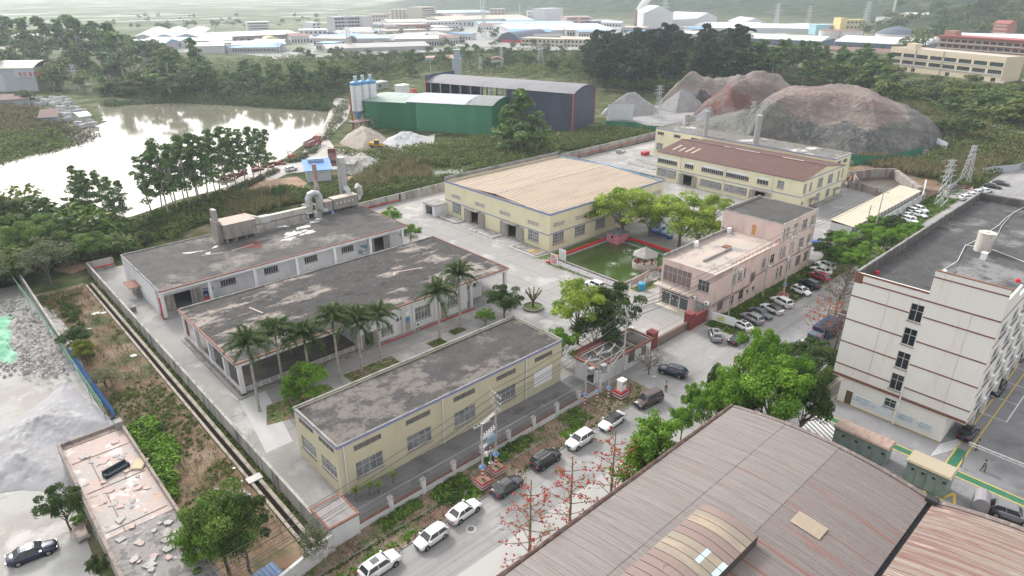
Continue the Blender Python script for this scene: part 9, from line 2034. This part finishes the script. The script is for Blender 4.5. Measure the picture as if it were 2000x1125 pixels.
# --- kapok trees with red flowers
def onv(px,py,v):d=ray(px,py);t_=v/d.y;return d.x*t_,CAMZ+d.z*t_
def kapok(u,v,H,label,seed,leafy=0,spread=3.4,fl=1.0):
 g=np.random.default_rng(seed);t=thing('kapok_tree',label,'tree',(u,v,0),0,'kapok trees with red flowers');m=MB();m.tube([(0,0,-.2),(0,0,H*.5),(.1,.05,H)],[.20,.13,.04],8);tips=[]
 z=H*.28;k=0
 while z<H*.97:
  n=4;rel=(H-z)/H;L=spread*(.35+.9*rel)*g.uniform(.85,1.15)
  for j in range(n):
   a=k*1.1+j*6.283/n+g.normal(0,.2);p0=Vector((0,0,z));d=Vector((cos(a),sin(a),.18));p1=p0+d*L*.55;p2=p1+Vector((cos(a+g.normal(0,.3)),sin(a),.38))*L*.5;m.tube([p0,p1,p2],[.055,.035,.015],4,cap=False);tips+=[p1,p2,(p1+p2)/2]
   for q in range(4):
    s=p0.lerp(p1,g.uniform(.4,1)) if q<2 else p1.lerp(p2,g.uniform(.1,1));e=s+Vector((cos(a+g.normal(0,.9)),sin(a+g.normal(0,.9)),g.uniform(-.1,.6)))*L*.3;m.tube([s,e],[.02,.008],3,cap=False);tips+=[e,(s+e)/2]
  z+=H*.115;k+=1
 part('trunk',m,mat('kapok_bark',(.17,.13,.09),.85,[((.25,.22,.15,.8),1.5,.5,.6)]),t);C=[tuple(p+Vector(g.normal(0,.16,3))) for p in tips if g.random()<.6*fl];V,ti=leaf_quads(g,C,[.12]*len(C),9,.085,1,.1,.2,.8);o=part('blossom',quads_mesh('blossom',V,L_red,ti),None,t);o['kind']='stuff'
 C=[tuple(p+Vector(g.normal(0,.2,3))) for p in tips if g.random()<.3+leafy];V,ti=leaf_quads(g,C,[.35 if not leafy else .7]*len(C),5 if not leafy else 26,.10 if not leafy else .2,1,.1,.3);part('leaves',quads_mesh('leaves',V,L_yel if not leafy else L_bright,ti),None,t)
for px,py,seed,lab in((1037,938,1,'red-flowered kapok tree nearest the bottom edge'),(1119,892,2,'middle red-flowered kapok tree beside the black SUV'),(1203,842,3,'upper red-flowered kapok tree beside the white SUV')):
 u,z=onv(px,py,35.6);kapok(u,35.6,z,lab,seed,spread=3.3)
u,z=onv(1290,815,35.0);kapok(u,35.0,z,'leafy kapok covered in red flowers against the roof eave',5,leafy=.5,spread=3.0,fl=1.1);u,z=onv(1262,838,34.6);kapok(u,34.6,z,'lower leafy kapok with orange-red flowers beside the eave',6,leafy=.4,spread=2.6,fl=1.1)
q=PX(1604,676);kapok(q.x,q.y,HT(1604,676,582),'red-flowered kapok tree in front of the blue truck, right of the street',7,spread=4.2)
# pruned topiary in a round planter
q=PX(1041,602);t=thing('round_planter','round low stone planter in the middle of the entrance yard','planter',(q.x,q.y,0));m=MB();n=20
for k in range(n):a,b_=6.283*k/n,6.283*(k+1)/n;m.bar((1.9*cos(a),1.9*sin(a),.25),(1.9*cos(b_),1.9*sin(b_),.25),.25,.45)
part('rim',m,mat('planter_rim_grey',(.20,.19,.18),.9),t);part('soil',MB().cyl(0,0,.041,.3,1.8,n=20),grassm,t)
t=thing('pruned_tree','pruned tree with stubby green-tipped branches in the round planter','tree',(q.x,q.y,.3));m=MB();m.tube([(0,0,-.1),(0,0,1.2)],[.28,.22],8);C=[];g=np.random.default_rng(3)
for k in range(9):a=k*.7;d=Vector((cos(a),sin(a),1.4)).normalized();m.tube([(0,0,.9),Vector((0,0,1.2))+d*1.3,Vector((0,0,1.2))+d*2.6*g.uniform(.7,1.1)],[.12,.08,.06],6);C+=[tuple(Vector((0,0,1.2))+d*s) for s in np.arange(.9,2.7,.35)]
part('trunk',m,barkm,t);V,ti=leaf_quads(g,C,[.17]*len(C),26,.10);part('crown',quads_mesh('crown',V,L_scrub,ti),None,t)
# --- lakeside eucalypts in front of the water
EG='slender eucalyptus trees on the near lake shore'
for bx,by,tp in((172,436,322),(186,440,330),(212,442,334),(226,446,344),(246,440,352),(160,430,346),(318,418,290),(330,425,272),(300,425,300),(347,415,280),(372,408,262),(392,400,258),(362,400,280),(408,396,262),(430,385,250),(447,375,246),(462,368,250),(480,362,252),(498,356,246),(512,350,250),(455,352,262),(420,370,270),(340,400,300),(385,385,285),(525,345,252)):
 treeb('euc',bx,by,tp,'slender eucalyptus with clumped crown on the near lake shore',1.15,group=EG)
treeb('cone',1016,296,170,'large conical tree between green and dark sheds',1.35);treeb('fareuc',1048,300,215,'slender tree right of the large conical tree',1.5);treeb('fareuc',988,292,205,'slender tree left of the large conical tree',1.4)
treeb('fareuc',335,192,104,'tall green eucalyptus alone at the far lake shore',1.9);treeb('fareuc',393,170,74,'tallest twisted tree rising above the far lake shore',1.2)
FG='trees on the far lake shore'
for k in range(46):
 bx=runi(395,660);by=196-abs(bx-520)*.05+runi(-26,2);tree_h=runi(9,19);q=PX(bx,by);tree('fareuc' if k%4 else 'far',q.x,q.y,tree_h,'leafy tree of the wooded far lake shore',group=FG,wf=runi(1.1,1.6),z=-.3)
for k in range(30):
 bx=runi(200,400);by=188+runi(-16,4);q=PX(bx,by);tree('far',q.x,q.y,runi(6,11),'leafy tree of the wooded far lake shore',group=FG,wf=1.3,z=-.2)
LG='trees of the wood at the left'
for px,py in rpix([(-40,175),(-40,130),(60,95),(250,100),(380,135),(390,185),(200,182),(100,172)],85):
 q=PX(px,py+6);tree(random.choice(('far','far','far','fareuc')),q.x,q.y,runi(9,20),'leafy tree of the wood behind the left bank',group=LG,wf=runi(1.0,1.4))
for bx,by,tp in((36,100,38),(65,105,45),(100,108,42),(140,110,48),(150,108,40),(168,112,42),(205,112,52),(228,118,50),(245,140,62)):treeb('fareuc',bx,by+25,tp,'taller tree standing out of the wood at the left',1.5,group='taller trees in the left wood')
treeb('far',105,178,133,'round dark green tree beside the left warehouse',1.3);treeb('far',54,206,172,'small dark tree with a forked trunk on the stone slab bank',1.5);treeb('far',314,66,38,'lone dark tree clump on the far plain',1.6);treeb('far',326,66,41,'second dark tree of the clump on the far plain',1.5)
NG='dense trees at the left of the near shore'
for px,py in rpix([(-60,600),(-60,400),(60,390),(130,420),(230,450),(330,425),(330,470),(230,500),(90,560)],46):q=PX(px,py);tree(random.choice(('dark','broad','grey','bush','bush')),q.x,q.y,runi(3,8) if px>110 else runi(6,11),'tree or tall shrub of the thicket on the near shore at left',group=NG,wf=1.2)
# --- pine knoll, tree belt and scrub in the middle distance
PG='dark pines on the knoll'
for px,py in rpix([(1120,140),(1165,95),(1230,88),(1425,92),(1450,150),(1480,165),(1400,160),(1300,160),(1180,155)],120):q=PX(px,py+8,6);tree('pine',q.x,q.y,runi(14,25),'dark pine of the wooded knoll behind the gravel heaps',group=PG,wf=runi(1.0,1.4))
TG='leaning eucalyptus belt behind the spoil heap'
for px,py in rpix([(1440,165),(1450,140),(1560,135),(1700,140),(1745,175),(1735,215),(1700,190),(1600,168),(1520,170)],85):q=PX(px,py+4,1);tree('fareuc' if random.random()<.7 else 'far',q.x,q.y,runi(11,19),'slim tree of the belt behind the big spoil heap',group=TG,wf=runi(1.1,1.7))
SG='shrubby trees in the scrubland beyond the sheds'
for poly,n,h0,h1 in(([(640,185),(640,125),(830,118),(1000,112),(1180,120),(1320,165),(1180,165),(1000,150),(840,135),(700,170)],150,5,11),([(830,105),(880,82),(1040,90),(1180,112),(1180,125),(900,122)],60,6,11),([(1155,165),(1330,150),(1420,165),(1300,172),(1200,172)],30,5,9),([(560,112),(640,108),(840,112),(820,122),(600,130)],24,6,11)):
 for px,py in rpix(poly,n):q=PX(px,py);wtree('s',q.x,q.y,runi(h0,h1),runi(1.0,1.5))
treeb('cone',803,150,98,'tall conical tree in the scrub left of the dark shed',.8);treeb('light',1263,118,103,'bright yellow-green round tree before the pines',1.6)
RG='bushy trees on the slope at the right'
for px,py in rpix([(1740,200),(1760,170),(1880,180),(2030,190),(2030,260),(1900,235),(1820,215)],48)+rpix([(1860,215),(2030,250),(2030,262),(1880,232)],14):q=PX(px,py);tree(random.choice(('far','far','bush')),q.x,q.y,runi(5,10),'bushy tree on the slope below the cream building',group=RG,wf=1.4)
for bx,by,tp,wf in((1880,275,222,1.6),(1812,268,228,1.3),(1838,272,228,1.2),(1960,248,195,1.8),(1990,250,180,1.8),(1925,230,170,1.8),(1795,258,225,1.0),(1860,215,158,1.5)):treeb('far',bx,by,tp,'larger rounded tree on the right, below the path',wf,group='larger rounded trees at the right')
for px,py in rpix([(1750,130),(1800,80),(1860,35),(1950,8),(2080,0),(2080,85),(1990,80),(1900,82),(1870,70)],150):
    # trees on the wooded hill: march along the ray to the ground
 d=ray(px,py);best=None
 for s in range(60,260):
  p=Vector((0,0,CAMZ))+d.normalized()*(s*8)
  if p.z<gz(p.x,p.y):best=p;break
 if best is not None:wtree('h',best.x,best.y,runi(13,20),1.4)
for px,py in rpix([(1660,85),(1700,60),(1760,48),(1860,40),(1860,62),(1760,66)],40):q=PX(px,py);wtree('h',q.x,q.y,runi(13,18),1.4)
for px,py in rpix([(0,60),(300,30),(700,38),(700,60),(600,60),(300,62)],60):q=PX(px,py);wtree('p',q.x,q.y,runi(6,11),1.4)
for px,py in rpix([(700,75),(860,55),(1100,60),(1180,68),(1100,78),(800,80)],26):q=PX(px,py);wtree('p',q.x,q.y,runi(8,12),1.4)
# --- ground cover
def cover(name,polys,n,rr_,per,size,m,label,zf=.35,squash=.7,px=True,seed=1,tall=1.0,clump=0):
 g=np.random.default_rng(seed);random.seed(seed);C=[];R=[]
 for poly in polys:
  for p in(rpix(poly,n//len(polys)) if px else rpoly(poly,n//len(polys))):
   q=PX(*p) if px else Vector((p[0],p[1],0));r=runi(*rr_);
   if px:r*=min(2.2,max(1.0,q.length/170))
   C.append((q.x,q.y,r*zf*tall));R.append(r)
 C=np.array(C);R=np.array(R)
 if clump:k_=fbm(C[:,0],C[:,1],clump)>.08;C=C[k_];R=R[k_]
 C=C.copy();C[:,2]+=gzs(C)
 V,ti=leaf_quads(g,C,R,per,size,squash,.5,.45);dist=1;o=link(name,quads_mesh(name,V,m,ti));return tag(o,label,name.replace('_',' '),kind='stuff')
Z1=[(100,515),(232,492),(420,432),(560,400),(690,388),(830,368),(1000,322),(1096,298),(1290,262),(1185,250),(1120,268),(1000,290),(900,345),(800,352),(700,352),(640,372),(560,372),(430,380),(330,410),(240,445),(60,470),(-40,500),(-40,560)]
cover('undergrowth',[Z1],2600,(.7,1.9),34,.32,L_scrub,'tangled green undergrowth between workshops and lake',seed=2)
cover('undergrowth',[Z1],900,(.7,1.7),34,.30,L_dark,'darker shrubs in the undergrowth between workshops and lake',seed=3)
cover('undergrowth',[Z1],500,(.5,1.3),34,.28,L_olive,'olive dry shrubs in the undergrowth',seed=4)
cover('undergrowth',[[(640,298),(720,300),(850,285),(960,268),(1120,265),(1290,252),(1250,268),(1090,298),(900,325),(800,320),(700,345),(745,312)]],1100,(.8,1.9),34,.34,L_scrub,'green scrub around the green shed and the small pond',seed=5)
cover('shore_scrub',[[(620,285),(640,262),(660,205),(690,190),(672,230),(640,272)],[(560,318),(610,300),(620,290),(585,315)],[(440,378),(540,335),(560,325),(470,372)]],420,(.5,1.3),30,.3,L_grey,'grey-green scrub lining the lake shore and track',seed=6)
cover('shore_scrub',[[(190,184),(200,172),(640,168),(668,190),(640,205),(560,200),(450,196),(215,190)]],900,(1.0,2.4),26,.5,L_dark,'dark shrubs along the far lake shore',seed=7)
cover('shore_scrub',[[(196,200),(330,191),(450,197),(560,203),(645,210),(650,216),(560,211),(450,205),(330,199),(215,207)]],700,(.9,1.8),28,.45,L_dark,'shrubs dipping into the water of the far shore',seed=31)
cover('scrubland',[[(1150,150),(1200,140),(1450,145),(1500,172),(1420,178),(1300,182),(1190,178)]],700,(1.2,2.6),26,.6,L_mid,'undergrowth below the pines',seed=32)
cover('shore_scrub',[[(-20,205),(90,222),(110,250),(195,262),(150,285),(60,300),(-20,325)]],700,(.9,2.0),28,.42,L_olive,'shrubs and dry grass on the left bank',seed=8)
cover('shore_scrub',[[(-20,270),(110,262),(150,280),(60,300),(-20,322)]],420,(.9,2.0),28,.42,L_mid,'green shrubs on the left bank',seed=9)
cover('scrubland',[[(420,165),(420,130),(650,112),(840,106),(1050,98),(1180,112),(1330,160),(1420,165),(1330,176),(1190,172),(1000,155),(840,140),(700,180),(640,176)]],1500,(1.2,2.6),24,.6,L_scrub,'scrub and bushes covering the middle distance',seed=10)
cover('scrubland',[[(1735,215),(1730,180),(2030,185),(2030,330),(1960,330),(1880,370),(1850,372),(1800,318),(1830,290),(1790,250)]],1300,(.9,2.0),28,.42,L_scrub,'scrub on the slope right of the spoil heap',seed=11)
cover('scrubland',[[(1735,215),(1900,240),(2030,300),(1960,330),(1850,340),(1790,250)]],500,(.9,2.0),28,.42,L_olive,'dry olive scrub right of the spoil heap',seed=12)
cover('field_weeds',[rect(11.5,62,20,150)],1500,(.15,.55),20,.13,L_scrub,'patches of weeds over the dirt field',px=False,seed=13,clump=6)
cover('field_weeds',[rect(11.5,80,20,150)],900,(.12,.4),18,.12,L_grass,'fresh green patches in the dirt field',px=False,seed=14,clump=9)
cover('field_shrubs',[[(250,845),(300,812),(345,880),(340,960),(350,990),(310,940)]],120,(.5,1.1),50,.22,L_bright,'leafy shrubs along the derelict building',seed=15)
cover('field_shrubs',[[(250,845),(300,812),(345,880),(340,960),(350,990),(310,940)],[(120,590),(150,600),(180,700),(150,690)]],90,(.5,1.0),50,.22,L_dark,'darker shrubs along the derelict building and old wall',seed=16)
cover('wall_weeds',[rect(21.85,54,22.4,150)],260,(.12,.35),16,.12,L_grass,'weeds growing along the foot of the perimeter wall',px=False,seed=17)
cover('verge_shrubs',[rect(28,51.6,34,53.2),rect(35.5,50.8,40.5,53),rect(44,51.3,52,53.2),rect(58,50,62,53),rect(-5,48.6,18,50.5)],300,(.22,.6),30,.15,L_mid,'leafy weeds and shrubs on the street verge',px=False,seed=18)
cover('verge_shrubs',[rect(35.5,49.5,40.5,53),rect(44.5,52.2,52,53.2),rect(-5,48.4,18,50.5)],150,(.25,.6),34,.15,L_dark,'dark shrubs against the street fence',px=False,seed=19)
cover('vegetable_bed',[rect(55.5,48.9,59.2,50.4)],170,(.10,.2),20,.09,L_veg,'bright green vegetable bed beside the white SUV',px=False,seed=20)
cover('vegetable_bed',[rect(37.4,48.8,40.6,50.6)],130,(.14,.26),20,.11,L_bright,'green leafy vegetable bed left of the striped bases',px=False,seed=21)
cover('vegetable_bed',[rect(21,48.7,31,49.5)],130,(.10,.2),16,.09,L_veg,'lettuce row on the lower verge',px=False,seed=22)
cover('verge_grass',[rect(18,47.95,42,48.7),rect(20,50.2,36,50.6),rect(46,48,62,48.6),rect(64,48.2,73,52)],420,(.08,.24),14,.10,L_grass,'grass edging the street and garden beds',px=False,seed=23)
cover('lawn_grass',[rect(98.8,48.3,150,54.5)],1500,(.12,.34),14,.13,L_grass,'rough grass under the nose-in cars',px=False,seed=24)
cover('lawn_grass',[rect(98.8,52.2,150,54.6)],300,(.25,.6),22,.16,L_mid,'weedy shrubs at the foot of the pink office',px=False,seed=25)
cover('lawn_grass',[rect(41.8,81.4,50.2,83.7),rect(28,79.6,37.5,83.6),rect(57.4,81.4,60,83.2),rect(62.8,82.6,65.4,84.1),rect(104,94.6,118.5,98.3),rect(98.4,75.5,101.2,98),rect(102,71.8,111,73)],700,(.07,.2),12,.10,L_grass,'short grass on the planted beds of the factory yard',px=False,seed=26)
cover('hedge_ground_cover',[rect(152,48.2,231,54.3),rect(76,31.2,200,33.2)],900,(.3,.9),24,.22,L_mid,'low green cover below the hedge trees',px=False,seed=27)
for k in range(4):pass
# ridges of the dug garden beds
m=MB()
for(x0,y0,x1,y1,n) in((46.5,48.8,55,50.4,22),(47,51,52.5,52.2,0),(31.5,48.9,36.6,50.3,14),(24,51,33.5,52.6,3)):
 for k in range(n):x=x0+(x1-x0)*k/n;m.add([(x,y0,.05),(x+.28,y0,.05),(x+.14,y0,.17),(x,y1,.05),(x+.28,y1,.05),(x+.14,y1,.17)],[(0,2,5,3),(2,1,4,5),(0,1,2),(3,5,4)])
struct('dug_bed',m,mat('dug_soil',(.24,.15,.125),.95,[((.16,.10,.085,.8),2,.5,.6)],bump=(8,.03)))
m=MB();m.box(17,50.65,.05,62,50.75,.14);struct('bed_path',m,concrete)
# reeds: upright blades with pale plumes
def reeds(name,poly,n,h,m_,label,seed,px=True,per=22,blade=.07):
 g=np.random.default_rng(seed);random.seed(seed);P_=[]
 for p in(rpix(poly,n) if px else rpoly(poly,n)):q=PX(*p) if px else Vector((*p,0));P_.append((q.x,q.y,0))
 P_=np.array(P_,float);P_[:,2]=gzs(P_);P_=np.repeat(P_,per,0);N=len(P_);a=g.random(N)*6.283;r=g.random(N)*.9;b0=P_+np.stack([r*np.cos(a),r*np.sin(a),np.zeros(N)],1);L=h*g.uniform(.6,1.15,N);lean=g.uniform(.1,.5,N);tip=b0+np.stack([np.cos(a)*lean*L,np.sin(a)*lean*L,L],1);mid=b0*.45+tip*.55+np.array([0,0,.12*h]);s=np.stack([-np.sin(a),np.cos(a),np.zeros(N)],1)*blade
 V=np.stack([b0,mid-s,tip,mid+s],1).reshape(-1,3);o=link(name,quads_mesh(name,V,m_,np.clip(g.random(N)*1.1,0,1)));return tag(o,label,'reeds',kind='stuff')
reeds('field_grass',rect(11.5,58,20,150),900,.42,L_grass,'short grass scattered on the dirt field',41,px=False,per=16,blade=.03)
reeds('verge_grass_blades',rect(0,48,73,53),900,.35,L_grass,'grass blades on the street verge',42,px=False,per=14,blade=.025)
reeds('reed_bed',[(440,400),(470,380),(560,375),(570,400),(480,430),(440,440)],160,2.6,L_reed,'tall reeds with pale plumes behind the farther workshop',1)
reeds('reed_bed',[(760,310),(830,318),(850,350),(700,378),(690,350),(750,335)],220,2.6,L_reed,'reeds around the small pond',2)
reeds('reed_bed',[(1660,300),(1830,330),(1900,310),(1960,320),(1900,360),(1810,350),(1700,330)],420,3.0,L_reed,'tall plumed reeds beyond the green curved fence',3,blade=.10)
reeds('reed_bed',[(1740,200),(1790,205),(1880,260),(1800,262),(1760,235)],260,3.0,L_reed,'dry pale grass on the slope right of the heap',4,blade=.12)
reeds('reed_bed',[(-20,212),(50,210),(95,232),(80,262),(-20,275)],320,3.0,L_reed,'dry pale grass on the left bank',5,blade=.14)
reeds('reed_bed',[(560,415),(700,392),(860,358),(860,370),(700,405)],220,1.6,L_grass,'bright grass behind the workshops',6)
reeds('fan_palm_clump',[(540,385),(552,380),(556,392),(545,398)],26,3.2,L_palm,'spiky fan palm clump behind the farther workshop roof',7,per=40,blade=.10)
q=PX(515,402)
# paths at upper right
struct('hill_path',MB().add([tuple(PX(a,b_,.0)+Vector((0,0,gz(*PX(a,b_)[:2])+.5))) for a,b_ in((1820,198),(1870,212),(1920,238),(2010,262),(2010,268),(1915,244),(1865,217),(1818,203))],[(0,1,6,7),(1,2,5,6),(2,3,4,5)]),trackm)
wallrun('bank_wall',[tuple(PX(a,b_)[:2]) for a,b_ in((1748,178),(1785,188),(1835,193))],3.5,.8,oldwhite,'pale retaining wall below the cream building')
struct('blue_path',MB().sheet(pp((1906,273),(1918,273),(1932,284),(1930,292),(1955,306),(1950,309),(1926,298),(1918,292),(1922,285)),.5),mat('path_blue',(.20,.42,.62),.7));struct('yellow_path',MB().sheet(pp((1912,278),(1921,285),(1917,293),(1930,301),(1952,310),(1944,312),(1912,298),(1910,290),(1914,284)),.45),mat('path_yellow',(.55,.42,.22),.7))
build_wood('s','bushy trees of the scrubland beyond the sheds');build_wood('h','trees covering the wooded hill at the upper right');build_wood('p','trees dotting the far plain and estate')
# haze
hb=MB();X0,X1,Y0,Y1=-9000,12000,-9000,12000
def _hz():
 c=[C2W(-5400,-420),C2W(5400,-420),C2W(5400,9200),C2W(-5400,9200)]
 m=MB();m.poly([tuple(p) for p in c],-4,205);return m
hm=bpy.data.materials.new('haze_air');hm.use_nodes=True;nt=hm.node_tree;nt.nodes.remove(nt.nodes['Principled BSDF']);pv=nt.nodes.new('ShaderNodeVolumePrincipled');pv.inputs['Density'].default_value=HAZE;pv.inputs['Color'].default_value=(.80,.90,1,1);pv.inputs['Anisotropy'].default_value=.35;nt.links.new(pv.outputs[0],nt.nodes['Material Output'].inputs['Volume'])
tag(part('haze',_hz(),hm,None),kind='stuff')
